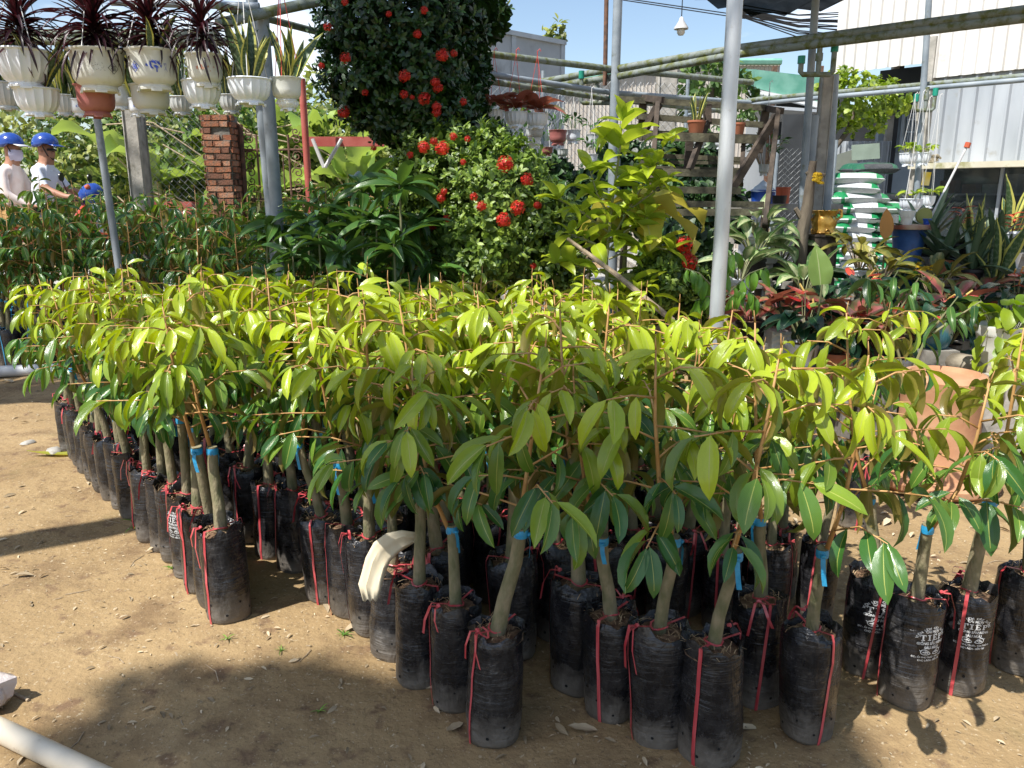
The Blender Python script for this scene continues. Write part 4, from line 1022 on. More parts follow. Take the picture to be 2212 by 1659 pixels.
chainlink((at(1675, 380, 9.6).x, 9.6, 0), (at(1800, 380, 9.6).x, 9.6, 0), .7, at(1700, 318, 9.6).z, .07, 'short chain link fence behind the blue tub and red bucket', post_at=[0, .55, 1])
chainlink((at(1010, 300, 9.9).x, 9.9, 0), (at(1480, 300, 10.6).x, 10.6, 0), .6, at(1300, 170, 10.2).z, .10, 'tall chain link fence in front of the grey building and warehouse', r=.0035, post_at=[0, .33, .66, 1])
p = at(1442, 140, 11.0)
tag(MB().box((p.x, 11.0, p.z / 2), (.26, .2, p.z), bev=.02).build('concrete_pillar', M_conc), 'plain concrete pillar before the beige warehouse', 'pillar')
# overhead net, cables, lamp
def netmat():
    m, nt, o = _nt('black shade net'); N, L = nt.nodes, nt.links
    d = N.new('ShaderNodeBsdfDiffuse'); d.inputs[0].default_value = (.006, .009, .008, 1); t = N.new('ShaderNodeBsdfTransparent'); x = N.new('ShaderNodeMixShader')
    tcn = N.new('ShaderNodeTexCoord'); n = N.new('ShaderNodeTexNoise'); n.inputs['Scale'].default_value = 5; L.new(tcn.outputs['Object'], n.inputs['Vector'])
    r = N.new('ShaderNodeMapRange'); r.inputs[3].default_value, r.inputs[4].default_value = .94, 1.0; L.new(n.outputs['Fac'], r.inputs[0]); L.new(r.outputs[0], x.inputs[0])
    L.new(t.outputs[0], x.inputs[1]); L.new(d.outputs[0], x.inputs[2]); L.new(x.outputs[0], o.inputs[0]); return m
ZN = 3.2; e0, e1, e2 = gnd(1500, 0, ZN), gnd(1645, 34, ZN), gnd(1800, 16, ZN)
nb = MB(); nn_ = 12; vs = []
edge = [e0.lerp(e1, i / 6) for i in range(6)] + [e1.lerp(e2, i / 6) for i in range(7)]
for i, p in enumerate(edge): vs += [p + Vector((0, 0, .03 * math.sin(i * 2.2))), p + Vector((.35, -2.6, .12 + .04 * math.sin(i))), p + Vector((.8, -5.4, .22))]
nb.add(vs, [(3 * i + k_, 3 * i + 3 + k_, 3 * i + 4 + k_, 3 * i + 1 + k_) for i in range(len(edge) - 1) for k_ in (0, 1)])
tag(nb.build('shade_net', netmat(), smooth=True), 'black shade net stretched overhead beside the corrugated wall', 'shade net')
cg = 'bundle of black cables'
for i in range(14):
    v0, v1 = 22 + i * 1.6 + rnd.uniform(-6, 6), 24 + i * 4.4 + rnd.uniform(-3, 3)
    p0, p1 = at(1600, v0 - 6, 10.5), at(1830, v1 + 4, 12.6)
    pipe('cable', 'black cable in the bundle running to the corrugated wall', [p0, p0.lerp(p1, .5) - Vector((0, 0, .03 + rnd.uniform(0, .07))), p1], .008, M_cable, 'cable', cg, 5)
for lab, v0, v1 in (('upper of two long thin wires crossing the sky', -4, 52), ('lower of two long thin wires crossing the sky', 0, 60)):
    p0, p1 = at(1345, v0, 13), at(1860, v1, 13); pipe('wire', lab, [p0, p0.lerp(p1, .5) - Vector((0, 0, .06)), p1], .008, M_cable, 'wire', None, 5)
p = at(1472, 45, 6.6); k_ = mpp(p); lamp = thing('hanging_lamp', 'white enamel shade lamp with a bulb hanging from a wire', 'lamp', p)
MB().tube([(0, 0, .02), (0, 0, 45 * k_)], .004, 5).build('lamp_wire', M_cable, lamp)
MB().lathe([(.004, .03), (.014, .022), (.02, .0), (15.5 * k_, -14 * k_), (15.5 * k_, -17 * k_), (.02, -11 * k_)], 20, caps=False).build('lamp_shade', mat('enamel', (.72, .72, .70), (.5, .5, .5), rough=.3, scale=9), lamp, True)
MB().lathe([(.018, -14 * k_), (.030, -18 * k_), (.031, -24 * k_), (.02, -29 * k_), (.002, -30 * k_)], 14).build('bulb', mat('frosted bulb', (.68, .68, .66), rough=.25), lamp, True)
# galvanised pole
a, b = at(1590, -40, 4.15), at(1545, 740, 4.15); d = b - a; b2 = a + d * ((-.05 - a.z) / d.z)
tag(MB().tube([a - d * .2, a, b2], .0385, 20).build('steel_pole', M_galv, smooth=True), 'bright galvanised steel pole rising from the rear of the sapling block', 'pole')
# ------------------------------------------------------------------ hanging pots
M_pw = mat('white plastic pot', (.74, .79, .84), (.80, .84, .88), rough=.4, scale=5, dirt=((.62, .63, .60), 8, .62))
M_pc = mat('cream plastic pot', (.64, .65, .58), (.72, .72, .66), rough=.5, scale=5, dirt=((.50, .46, .34), 8, .6))
M_pr = mat('brownish red plastic pot', (.32, .10, .09), (.40, .15, .13), rough=.55, scale=6, dirt=((.24, .09, .08), 9, .58))
M_pgr = mat('grey white plastic pot', (.50, .53, .53), (.58, .60, .58), rough=.5, scale=6)
M_pt = mat('terracotta plastic', (.36, .12, .06), (.44, .17, .09), rough=.6, scale=6)
M_pb = mat('black plastic pot', (.015, .015, .016), rough=.5)
M_blue = mat('blue print', (.03, .07, .42), rough=.5)
M_black = mat('faded black print', (.09, .09, .08), (.3, .3, .26), rough=.6, scale=90)
M_orange = mat('faded orange print', (.50, .17, .09), (.62, .40, .28), rough=.6, scale=60)
M_cord = leafmat('cordyline leaf', (.010, .006, .008), (.045, .008, .014), (.03, .010, .014), rough=.35, trans=.10, tcol=(.16, .02, .03), var=.5)
M_snake = leafmat('snake plant leaf', (.030, .070, .028), (.06, .11, .04), (.05, .09, .035), rough=.4, trans=.10, edge=(.58, .56, .14), bands=(.12, .17, .09), var=.2, both=True)
def pot_prof(style, D, H):
    r = D / 2
    if style == 'fluted':
        return [(r * .60, 0), (r * .62, H * .05), (r * .56, H * .12), (r * .70, H * .20), (r * .84, H * .38), (r * .91, H * .6), (r * .94, H * .86), (r * .95, H * .93), (r * 1.0, H * .945), (r * 1.02, H * .97), (r * 1.0, H), (r * .93, H), (r * .90, H * .90), (r * .5, H * .88)]
    if style == 'round':
        return [(r * .62, 0), (r * .64, H * .06), (r * .58, H * .13), (r * .74, H * .19), (r * .85, H * .30), (r * .89, H * .5), (r * .90, H * .78), (r * .905, H * .79), (r * .93, H * .92), (r * 1.0, H * .95), (r * 1.01, H * .99), (r * .96, H), (r * .90, H * .97), (r * .88, H * .90), (r * .5, H * .88)]
    return [(r * .72, 0), (r * .74, H * .02), (r * .92, H * .84), (r * .93, H * .85), (r * 1.0, H * .86), (r * 1.0, H), (r * .93, H), (r * .90, H * .90), (r * .4, H * .88)]
def pot_body(style, D, H, mt, parent, name='pot', loc=None):
    mb = MB(); n = 96 if style == 'fluted' else 32
    rf = {'fluted': (lambda a, z: 1 + (.075 * (.6 - abs(math.sin(8 * a)) ** .7) if H * .16 < z < H * .9 else .012 * math.cos(16 * a))), 'round': (lambda a, z: (1 / max(.94, math.cos(((a + .2) % (math.pi / 4)) - math.pi / 8)) * .96 if z > H * .94 else 1))}.get(style)
    prof = pot_prof(style, D, H)
    mb.lathe(prof, n, rfun=rf)
    if style != 'plain':                           # feet notches
        for q in range(4):
            a = q * math.pi / 2 + .5; mb.box((D * .31 * math.cos(a), D * .31 * math.sin(a), -.004), (D * .2, .012, .012), Euler((0, 0, a + math.pi / 2)))
    o = mb.build(name, mt, parent, True, 35)
    return o
def pot_soil(D, H, parent): return MB().lathe([(D * .44, H * .90), (D * .3, H * .925), (.0, H * .93)], 16).build('soil', M_soil, parent, True)
def pot_print(kind_, D, H, ang, parent, mt):
    """flat decoration wrapped on the front of a pot"""
    mb = MB(); V2 = []
    def poly(pts): mb.add([(x, y, 0) for x, y in pts], [tuple(range(len(pts)))])
    def stroke(x, y, a, l, w): ca, sa = math.cos(a), math.sin(a); poly([(x + p * ca - q * sa, y + p * sa + q * ca) for p, q in ((0, 0), (l * .4, -w), (l, 0), (l * .4, w))])
    def spray(x, y, s, n, a0):
        for i in range(n): stroke(x, y, a0 + (i - n / 2) * .5, s * rnd.uniform(.7, 1.1), s * .13)
    def fu(x, y, s):
        d = s * 1.5
        for q in range(4):
            a, b = q * math.pi / 2, (q + 1) * math.pi / 2
            poly([(x + d * math.cos(a), y + d * math.sin(a)), (x + d * math.cos(b), y + d * math.sin(b)), (x + d * .86 * math.cos(b), y + d * .86 * math.sin(b)), (x + d * .86 * math.cos(a), y + d * .86 * math.sin(a))])
        vs, fs = text_mesh('福', s * 1.5, s * .02); mb.add([(v.x + x, v.y + y - s * .55, 0) for v in vs], fs)
    S = D * .1
    if kind_ == 'bamboo':
        fu(-D * .40, 0, S * .72)
        for x in (.02, .035): poly([(D * x, -S * 1.0), (D * (x + .011), -S * 1.0), (D * (x + .008), S * .3), (D * (x - .003), S * .3)])
        for x, y, s, n, a0 in ((-.06, .45, .75, 6, 3.6), (-.13, .35, .6, 5, 3.9), (-.02, .7, .8, 7, 1.5), (.03, .2, .8, 6, 4.6), (-.05, .0, .6, 6, 4.2), (.06, .6, .7, 6, 1.0), (.10, .15, .5, 5, .3)): spray(D * x, S * y, S * s, n, a0)
        vs, fs = text_mesh('竹', S * .7, 0); mb.add([(v.x + D * .20, v.y + S * .25, 0) for v in vs], fs)
        for i in range(5): stroke(D * .17 + i * S * .18, -S * .5 + .3 * S * math.sin(i), .4 + i * .5, S * .45, S * .04)
    elif kind_ == 'ink':
        fu(D * .27, 0, S * .7)
        for i in range(34): stroke(D * rnd.uniform(-.36, .12), S * rnd.uniform(-.7, .8), rnd.uniform(-.5, 3), S * rnd.uniform(.15, .5), S * .035)
    else:
        for x, y, s, n, a0 in ((-.18, .1, .8, 7, 3.6), (-.06, .2, .9, 7, 4.6), (-.10, .5, .7, 6, 1.4), (.10, .3, .5, 5, 3.0), (.22, .25, .5, 4, 1.0), (.15, -.6, .4, 4, 4.0)): spray(D * x, S * y, S * s, n, a0)
    vs = []
    for x, y, _ in mb.v:
        r0 = D * .45 + .0016; a = ang + x / r0; z = H * .52 + y; vs.append((r0 * math.cos(a), r0 * math.sin(a), z))
    mb.v = vs; return mb.build('painted_decoration', mt, parent)
CORD = [leafmesh('cordyline_leaf', 1.0, .075, M_cord, 7, 2, dr, .3, 0, lambda t: min(1, t * 6 + .25) * (1 - t) ** .35, 0, s) for s, dr in enumerate((.5, 1.0, 1.5, 1.9))]
SNK = [leafmesh('snake_leaf', 1.0, w, M_snake, 6, 4, dr, .35, .05, lambda t: (.55 + .45 * math.sin(math.pi * min(1, t * 1.15))) * (1 if t < .75 else max(0, (1 - t) / .25) ** .6), 0, s, tw_) for s, (w, dr, tw_) in enumerate(((.22, .1, .5), (.19, -.15, -.6), (.21, .25, .9), (.18, .05, -.3)))]
def cordyline(o, D, H, n=64, L=.30, z0=.05):
    n = int(n * 1.7); L *= .98
    for k_ in range(rnd.randint(1, 2)): MB().tube([(rnd.uniform(-.02, .02), 0, H * .85), (rnd.uniform(-.02, .02), 0, H + z0 + .14)], [.010, .007], 6).build('stem', M_darkwood, o, True)
    for i in range(n):
        a = i * 2.399 + rnd.uniform(-.2, .2); f = i / n; pit = -.2 + 1.6 * f + rnd.uniform(-.2, .2)
        link('leaf', CORD[rnd.randrange(4) if f < .7 else rnd.randrange(2)], o, xf((rnd.uniform(-.01, .01), rnd.uniform(-.01, .01), H + z0 + .13 * f), frame((math.cos(a) * math.cos(pit), math.sin(a) * math.cos(pit), math.sin(pit)), roll=rnd.uniform(-.3, .3)), L * rnd.uniform(.75, 1.1)))
def snake(o, D, H, n=9, L=.34):
    for i in range(n):
        a = i * 2.399 + rnd.uniform(-.4, .4); r = D * .28 * math.sqrt(rnd.random()); pit = rnd.uniform(1.0, 1.5)
        link('leaf', SNK[i % 4], o, xf((r * math.cos(a), r * math.sin(a), H * .88), frame((math.cos(a) * math.cos(pit), math.sin(a) * math.cos(pit), math.sin(pit)), roll=rnd.uniform(-1.5, 1.5)), L * rnd.uniform(.6, 1.1)))
def hanger(o, D, H, ztop, mt, n=3, z0=None, r=.0025):
    mb = MB(); a0 = rnd.uniform(0, 6.28); apex = Vector((0, 0, ztop))
    for i in range(n):
        a = a0 + i * 2 * math.pi / n; mb.tube([(D * .47 * math.cos(a), D * .47 * math.sin(a), H * .96), apex], r, 4, cap=False)
    mb.tube([apex, apex + Vector((0, 0, .03)), apex + Vector((.02, 0, .05)), apex + Vector((.03, 0, .03))], r * 1.4, 5)
    return mb.build('hanger', mt, o)
def hpot(u, w, vr, vb, y, style, mt, plant, label, group=None, deco=None, ztop=2.77, hm=None, L=None, n=None):
    c = at(u, (vr + vb) / 2, y); k_ = mpp(c); D = w * k_; zb, zr = at(u, vb, y).z, at(u, vr, y).z; H = zr - zb
    o = thing('hanging_pot', label, 'hanging pot', (c.x, y, zb), 0, group)
    pot_body(style, D, H, mt, o); pot_soil(D, H, o)
    if ztop: hanger(o, D, H, ztop - zb - .05, hm or M_white)
    if deco: pot_print(deco[0], D, H, math.atan2(-y, -c.x) + deco[2], o, deco[1])
    if plant == 'cord': cordyline(o, D, H, n or 70, L or .30)
    elif plant == 'snake': snake(o, D, H, n or 9, L or .34)
    return o
YF, YR = 4.7, 6.35
hpot(52, 110, 108, 190, YF, 'fluted', M_pw, 'cord', 'white fluted hanging pot with a big dark cordyline above another white fluted pot', L=.32)
hpot(212, 118, 108, 199, YF, 'round', M_pc, 'cord', 'cream hanging pot with faded black painting and a dark cordyline', deco=('ink', M_black, 0.0), L=.34, n=80)
o = hpot(331, 108, 108, 196, YF, 'round', M_pc, 'cord', 'cream hanging pot painted with blue bamboo', deco=('bamboo', M_blue, 0.08), L=.30, n=70); snake(o, .28, .2, 4, .3)
hpot(443, 80, 117, 189, YF, 'round', M_pc, 'cord', 'cream hanging pot with faded orange leaf painting', deco=('leafy', M_orange, 0.0), L=.27, n=70)
hpot(540, 92, 170, 225, YF, 'fluted', M_pw, 'snake', 'white fluted hanging pot full of snake plant next to the grey posts', L=.36, n=12)
hpot(619, 68, 168, 222, YF + .1, 'round', M_pc, 'snake', 'small cream hanging pot of snake plant on red strings', hm=M_rope, L=.32, n=11)
hpot(622, 46, 218, 237, YF + .1, 'fluted', M_pw, None, 'little white pot below the snake plant on red strings', ztop=0)
hpot(82, 90, 191, 251, YF + .05, 'fluted', M_pw, 'snake', 'white fluted pot hanging directly below the largest white cordyline pot', L=.3)
hpot(208, 84, 183, 251, YF + .1, 'round', M_pr, None, 'brownish red hanging pot below the black painted cream pot')
hpot(326, 85, 183, 246, YF + .1, 'round', M_pgr, 'snake', 'plain stained cream pot below the blue bamboo pot', L=.2, n=5)
hpot(437, 82, 174, 233, YF + .05, 'fluted', M_pw, None, 'white fluted pot below the orange painted pot')
for i, (u, w, vr, vb, st, mt, n_) in enumerate(((14, 62, 178, 236, 'fluted', M_pgr, 8), (140, 46, 205, 249, 'fluted', M_pgr, 10), (172, 40, 214, 250, 'round', M_pw, 6), (262, 46, 184, 236, 'round', M_pgr, 6), (296, 40, 213, 250, 'round', M_pw, 5), (392, 52, 209, 247, 'fluted', M_pgr, 8), (499, 50, 205, 244, 'fluted', M_pgr, 9), (-30, 60, 200, 250, 'fluted', M_pgr, 8))):
    hpot(u, w, vr, vb, YR + .02 * i, st, mt, 'snake', 'small pale pot of snake plant, %s along the rear hanging row' % ORD[i], 'rear row of hanging snake plant pots', L=.42, n=n_ + 2, deco=('leafy', M_blue, .1) if st == 'round' and i in (2, 4) else None)
# pots under the pipes before the grey building
M_agred = leafmat('red aglaonema leaf', (.10, .13, .04), (.20, .17, .06), (.30, .10, .07), rough=.35, trans=.25, tcol=(.5, .15, .08), centre=(.42, .10, .085), rib=(.55, .15, .15), var=.3)
AGR = [leafmesh('aglaonema_leaf', 1.0, .42, M_agred, 6, 4, dr, .2, .03, lambda t: math.sin(math.pi * t ** .75) ** .8, .4, s) for s, dr in enumerate((.4, .8, .6))]
def rosette(o, meshes, n, z, L, pit=(.1, 1.2), r=.02, col=None, stem=None):
    for i in range(n):
        a = i * 2.399 + rnd.uniform(-.3, .3); pt = rnd.uniform(*pit) if not isinstance(pit, list) else pit[i % len(pit)]
        d = Vector((math.cos(a) * math.cos(pt), math.sin(a) * math.cos(pt), math.sin(pt))); b = Vector((r * math.cos(a), r * math.sin(a), z)); p = b
        if stem:
            p = b + Vector((math.cos(a) * .5, math.sin(a) * .5, 1.0)) * rnd.uniform(.4, 1.0) * stem[0]
            lk = MB().tube([b, b.lerp(p, .6) + Vector((0, 0, .01)), p], stem[1], 4, cap=False); lk.build('leaf_stalk', stem[2], o)
        link('leaf', rnd.choice(meshes), o, xf(p, frame(d, roll=rnd.uniform(-.4, .4)), L * rnd.uniform(.7, 1.15)))
for lab, u, w, vr, vb, y in (('white hanging pot of red aglaonema half hidden by the flowering bush', 1068, 40, 238, 268, 7.3), ('white hanging pot of red aglaonema on red hooks, middle of three', 1115, 50, 242, 274, 7.3), ('white hanging pot of red aglaonema farthest from the flowering bush', 1160, 50, 245, 277, 7.35), ('white hanging pot of red aglaonema tucked behind the flowering bush', 1030, 44, 236, 266, 7.25)):
    o = hpot(u, w, vr, vb, y, 'fluted', M_pw, None, lab, hm=M_rope); rosette(o, AGR, 12, .16, .26, (.0, .9))
hp2 = [(1205, 40, 281, 312, 8.2, M_pr, 'brownish red hanging pot with thin trailing plants'), (1238, 34, 281, 309, 8.3, M_pw, 'white hanging pot beside the brownish red one'), (1155, 40, 276, 300, 7.9, M_pgr, 'small pale hanging pot behind the flowering bush'), (1150, 38, 298, 318, 7.9, M_pw, 'white pot with blue rings below the pale hanging pot'), (1282, 34, 290, 316, 8.6, M_pgr, 'pale hanging pot near the grey socket post'), (1275, 34, 333, 358, 7.6, M_pw, 'low white hanging pot with blue ring pattern'), (1180, 30, 318, 335, 8.6, M_pr, 'little red pot hanging low behind the bush'), (1215, 26, 322, 340, 8.8, M_pgr, 'little pale pot hanging low behind the bush'), (1510, 34, 292, 318, 8.8, M_pgr, 'pale hanging pot behind the plant rack'), (1560, 34, 296, 320, 8.8, M_pw, 'white hanging pot with blue print behind the plant rack')]
M_gen = leafmat('small green leaf', (.03, .10, .02), (.09, .20, .04), (.06, .12, .04), rough=.4, trans=.25, var=.35)
GEN = [leafmesh('small_leaf', 1.0, .38, M_gen, 4, 2, dr, .2, .0, None, .3, s) for s, dr in enumerate((.5, .9))]
for u, w, vr, vb, y, mt, lab in hp2:
    o = hpot(u, w, vr, vb, y, 'round', mt, None, lab, ztop=2.5, deco=('leafy', M_blue, 0) if 'blue' in lab else None); rosette(o, GEN, 14, .14, .09, (-.2, 1.3), stem=(.10, .002, M_gen))

# ------------------------------------------------------------------ flowering bush (ixora)
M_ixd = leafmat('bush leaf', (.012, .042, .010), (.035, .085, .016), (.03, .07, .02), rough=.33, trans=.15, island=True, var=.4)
M_ixl = leafmat('bush leaf painted sunlit', (.075, .155, .025), (.27, .36, .06), (.12, .2, .06), rough=.33, trans=.28, island=True, var=.35)  # lit copy of the bush leaf, sunlight put into the colour
M_flower = leafmat('red floret', (.55, .012, .010), (.68, .045, .02), (.45, .03, .02), rough=.5, trans=.3, tcol=(.9, .12, .05), island=True, var=.2)
M_trunk = mat('grey bark', (.075, .058, .042), (.17, .14, .10), rough=.95, scale=14, stretch=(1, 1, .3), bump=.7, bscale=40)
def ell(u, v, y, ru, rv, ry=None): c = at(u, v, y); k_ = mpp(c); return (np.array(c), np.array([ru * k_, (ry or (ru + rv) / 2 * k_), rv * k_]))
def crown(name, ells, rs_, dens, L, per, mt, parent, off, wr=.42, inner=True):
    Ps, Os = [], []
    for c, r in ells:
        area = 4 * math.pi * ((r[0] * r[1]) ** 1.6 / 3 + (r[0] * r[2]) ** 1.6 / 3 + (r[1] * r[2]) ** 1.6 / 3) ** (1 / 1.6); k_ = int(area * dens)
        d_ = rs_.normal(0, 1, (k_, 3)); d_ /= np.linalg.norm(d_, axis=1, keepdims=True)
        lump = 1 + .07 * np.sin(d_[:, :1] * 9 + c[0] * 7) * np.sin(d_[:, 2:] * 8 + c[1]) + rs_.normal(0, .06, (k_, 1)) + .16 * (rs_.uniform(0, 1, (k_, 1)) < .05) - .10 * (rs_.uniform(0, 1, (k_, 1)) < .35)
        P = c + d_ * r * lump; keep = np.ones(k_, bool)
        for c2, r2 in ells:
            if c2 is not c: keep &= (((P - c2) / r2) ** 2).sum(1) > .82
        hole = np.sin(P[:, 0] * 9.0) * np.sin(P[:, 2] * 8.3 + P[:, 1] * 5) + rs_.normal(0, .25, k_)
        keep &= hole < .95
        Ps.append(P[keep]); Os.append((d_ / r)[keep] / np.linalg.norm((d_ / r)[keep], axis=1, keepdims=True) + np.array([0, 0, .35]))
    P, O = np.concatenate(Ps), np.concatenate(Os)
    q = rosettes(rs_, P, O, 0, per, L); lc = kind(leafcloud(name, q[0] - off, *q[1:], wr, mt, parent), 'stuff')
    if inner:
        Pi = np.concatenate([c + (lambda d: d / np.linalg.norm(d, axis=1, keepdims=True))(rs_.normal(0, 1, (500, 3))) * r * .80 for c, r in ells]); qi = rosettes(rs_, Pi, Pi - Pi.mean(0), 0, 3, L * 1.5)
        kind(leafcloud('inner_foliage', qi[0] - off, *qi[1:], .55, mt, parent), 'stuff')
    return lc
UP = [ell(850, 40, 6.5, 165, 140), ell(850, -90, 6.6, 190, 140), ell(790, 150, 6.45, 100, 120), ell(900, 170, 6.45, 115, 140), ell(985, 40, 6.7, 70, 110), ell(1015, 150, 6.8, 42, 80), ell(1050, 30, 6.9, 45, 60), ell(1000, 250, 6.6, 60, 60), ell(945, 260, 6.4, 105, 110), ell(860, 250, 6.4, 80, 70), ell(1045, 325, 6.5, 70, 60)]
LOW = [ell(1080, 430, 5.75, 120, 120), ell(1000, 380, 6.0, 150, 110), ell(1050, 530, 5.6, 105, 100), ell(1150, 510, 5.75, 100, 120), ell(1190, 580, 5.7, 80, 70), ell(930, 430, 6.2, 100, 130), ell(1000, 620, 5.9, 90, 50)]
bp = at(960, 600, 6.3); ix = thing('ixora_bush', 'tall dark evergreen bush dotted with red flower clusters, sunlit at its lower front', 'bush', (bp.x, 6.3, 0)); off = np.array([bp.x, 6.3, 0.])
rsx = np.random.RandomState(5)
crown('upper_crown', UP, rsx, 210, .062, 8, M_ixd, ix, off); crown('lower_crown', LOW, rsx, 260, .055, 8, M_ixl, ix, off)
tb = MB()
for p0, p1 in (((0, 0, 0), at(900, 250, 6.5)), ((.08, .05, 0), at(860, 60, 6.5)), ((.1, -.1, 0), at(1080, 430, 5.9)), ((-.05, 0, 0), at(980, 150, 6.6)), ((.1, 0, 0), at(1150, 520, 5.9))):
    p0 = Vector(p0); p1 = Vector(p1) - Vector(off) if p1 is not None else p1; tb.tube([p0, p0.lerp(p1, .5) + Vector((.05, .05, 0)), p1], [.05, .035, .012], 7)
tb.build('trunk', M_trunk, ix, True)
def floret_cluster(seed):
    rg = np.random.RandomState(seed); n = 64; d_ = rg.normal(0, 1, (n, 3)); d_[:, 2] = np.abs(d_[:, 2]) * .7 + .1; d_ /= np.linalg.norm(d_, axis=1, keepdims=True)
    P, D, N_, L_ = [], [], [], []
    for q in d_:
        e1 = np.cross(q, [0, .3, 1]); e1 /= np.linalg.norm(e1); e2 = np.cross(q, e1)
        for w in range(4): a = w * math.pi / 2 + q[0] * 3; P.append(q * np.array([1, 1, .62]) * .05 * rg.uniform(.55, 1.2)); D.append(e1 * math.cos(a) + e2 * math.sin(a) + q * .15); N_.append(q); L_.append(rg.uniform(.016, .024))
    o = leafcloud('flower_cluster', P, D, N_, L_, .55, M_flower); me = o.data; bpy.data.objects.remove(o); return me
FLW = [floret_cluster(i) for i in range(4)]
def hit(u, v, ells, dflt):
    d_ = np.array(ray(u, v)); o_ = np.array([0, 0, CAM_H]); best = None
    for c, r in ells:
        a_, b_ = d_ / r, (o_ - c) / r; A_, B2, C_ = a_ @ a_, 2 * a_ @ b_, b_ @ b_ - 1; ds = B2 * B2 - 4 * A_ * C_
        if ds > 0:
            t = (-B2 - math.sqrt(ds)) / (2 * A_); best = t if best is None else min(best, t)
    return (Vector(o_ + d_ * best), True) if best else (at(u, v, dflt), False)
FL = [(745, 5, .8), (916, 22, .9), (708, 58, 1), (902, 74, 1), (746, 125, 1.3), (694, 142, .8), (956, 120, 1.5), (980, 115, .9), (874, 164, 1.4), (940, 177, 1.1), (946, 189, 1.2), (789, 200, .8), (873, 204, 1), (917, 213, 1.5), (743, 243, 1.5), (943, 230, 1.1), (943, 243, 1.1), (1001, 220, .9), (979, 295, .9), (937, 305, .9), (915, 318, 1.4), (956, 321, 1.6), (807, 320, .8), (886, 335, .8), (953, 428, 1.1), (959, 414, .8), (934, 487, 1.2), (965, 472, .8), (1024, 425, .9), (1040, 445, 1.1), (1091, 354, 1.8), (1139, 388, 1.4), (1119, 449, 1.6), (1088, 475, 1.6), (1152, 575, .7), (1161, 443, .9), (1010, 300, .7), (840, 30, .7), (1000, 350, .7), (890, 210, .6)]
for u, v, s in FL:
    p, ok = hit(u, v, UP + LOW, 6.3); vd = -(ray(u, v).normalized()); p = p + vd * .085 - Vector(off)
    link('flower_cluster', rnd.choice(FLW), ix, xf(p, frame((rnd.uniform(-1, 1), 0, 0.01), up=vd + Vector((0, 0, .5))), .54 * s))
# small second bush beside the pole
SB = [ell(1440, 600, 5.15, 70, 75), ell(1390, 640, 5.2, 60, 60), ell(1500, 640, 5.2, 60, 60)]
bp = at(1440, 640, 5.2); ix2 = thing('ixora_bush', 'small green bush with three red flower clusters beside the steel pole', 'bush', (bp.x, 5.2, 0)); of2 = np.array([bp.x, 5.2, 0.])
crown('crown', SB, rsx, 330, .05, 8, M_ixl, ix2, of2)
MB().tube([(0, 0, 0), (.02, 0, .4), (0, 0, .75)], [.03, .025, .01], 7).build('trunk', M_trunk, ix2, True)
for u, v, s in ((1478, 528, 1.9), (1484, 552, 1.2), (1490, 566, 1.8)):
    p = at(u, v, 4.98) - Vector(of2); link('flower_cluster', rnd.choice(FLW), ix2, xf(p, frame((1, 0, 0), up=(0, -1, .6)), .5 * s))

# ------------------------------------------------------------------ mango saplings (dark, long leaves)
M_mango = leafmat('mango leaf', (.026, .088, .020), (.075, .165, .03), (.09, .17, .05), rough=.26, trans=.22, tcol=(.16, .30, .03), rib=(.25, .32, .10), var=.3)
M_mstem = mat('green stem', (.16, .19, .08), (.22, .20, .10), rough=.7, scale=20)
MNG = [leafmesh('mango_leaf', 1.0, .24, M_mango, 8, 4, dr, .22, .03, lambda t: math.sin(math.pi * t ** .8) ** .75, .5, s, tw_) for s, (dr, tw_) in enumerate(((.5, .1), (.9, -.2), (1.2, .2), (.7, .3)))]
def mango(u, v, y, label, tiers=2, n=13, L=.26, group='mango saplings beside the flowering bush'):
    p = at(u, v, y); o = thing('mango_sapling', label, 'sapling', (p.x, y, 0), 0, group); h = p.z; st = MB(); lean = rnd.uniform(-.06, .06)
    st.tube([(0, 0, 0), (lean * .4, 0, h * .5), (lean, .02, h)], [.014, .011, .006], 7); st.build('stem', M_mstem, o, True)
    bg = bag_mesh(300 + int(u))[0]; link('polybag', bg, o)
    for k_ in range(tiers):
        z = h - k_ * rnd.uniform(.26, .36)
        for i in range(n):
            a = i * 2.399 + rnd.uniform(-.25, .25); pt = rnd.uniform(-.5, .9)
            d = Vector((math.cos(a) * math.cos(pt), math.sin(a) * math.cos(pt), math.sin(pt)))
            link('leaf', rnd.choice(MNG), o, xf((lean * z / h, .02, z - .08 * rnd.random()), frame(d, roll=rnd.uniform(-.5, .5)), L * rnd.uniform(.7, 1.15)))
    return o
mango(868, 395, 5.35, 'tallest dark mango sapling in front of the flowering bush', 3, 18, .34, None)
mango(850, 520, 5.1, 'lower mango sapling with lit drooping leaves before the tallest one', 2, 17, .33, None)
for mi_, (u, v, y) in enumerate(((770, 400, 5.7), (720, 450, 5.8), (800, 470, 5.5), (690, 500, 5.6), (745, 540, 5.3), (650, 470, 5.9), (905, 470, 5.6), (790, 590, 5.15), (640, 540, 5.6), (940, 560, 5.4), (600, 480, 6.0), (560, 500, 6.0))): mango(u, v, y, 'dark mango sapling in the shaded clump ' + ['beside the grey posts', 'beside the flowering bush'][u > 740] + [', above the bright leaves', ', standing high'][v < 500], 2, 15, .32)

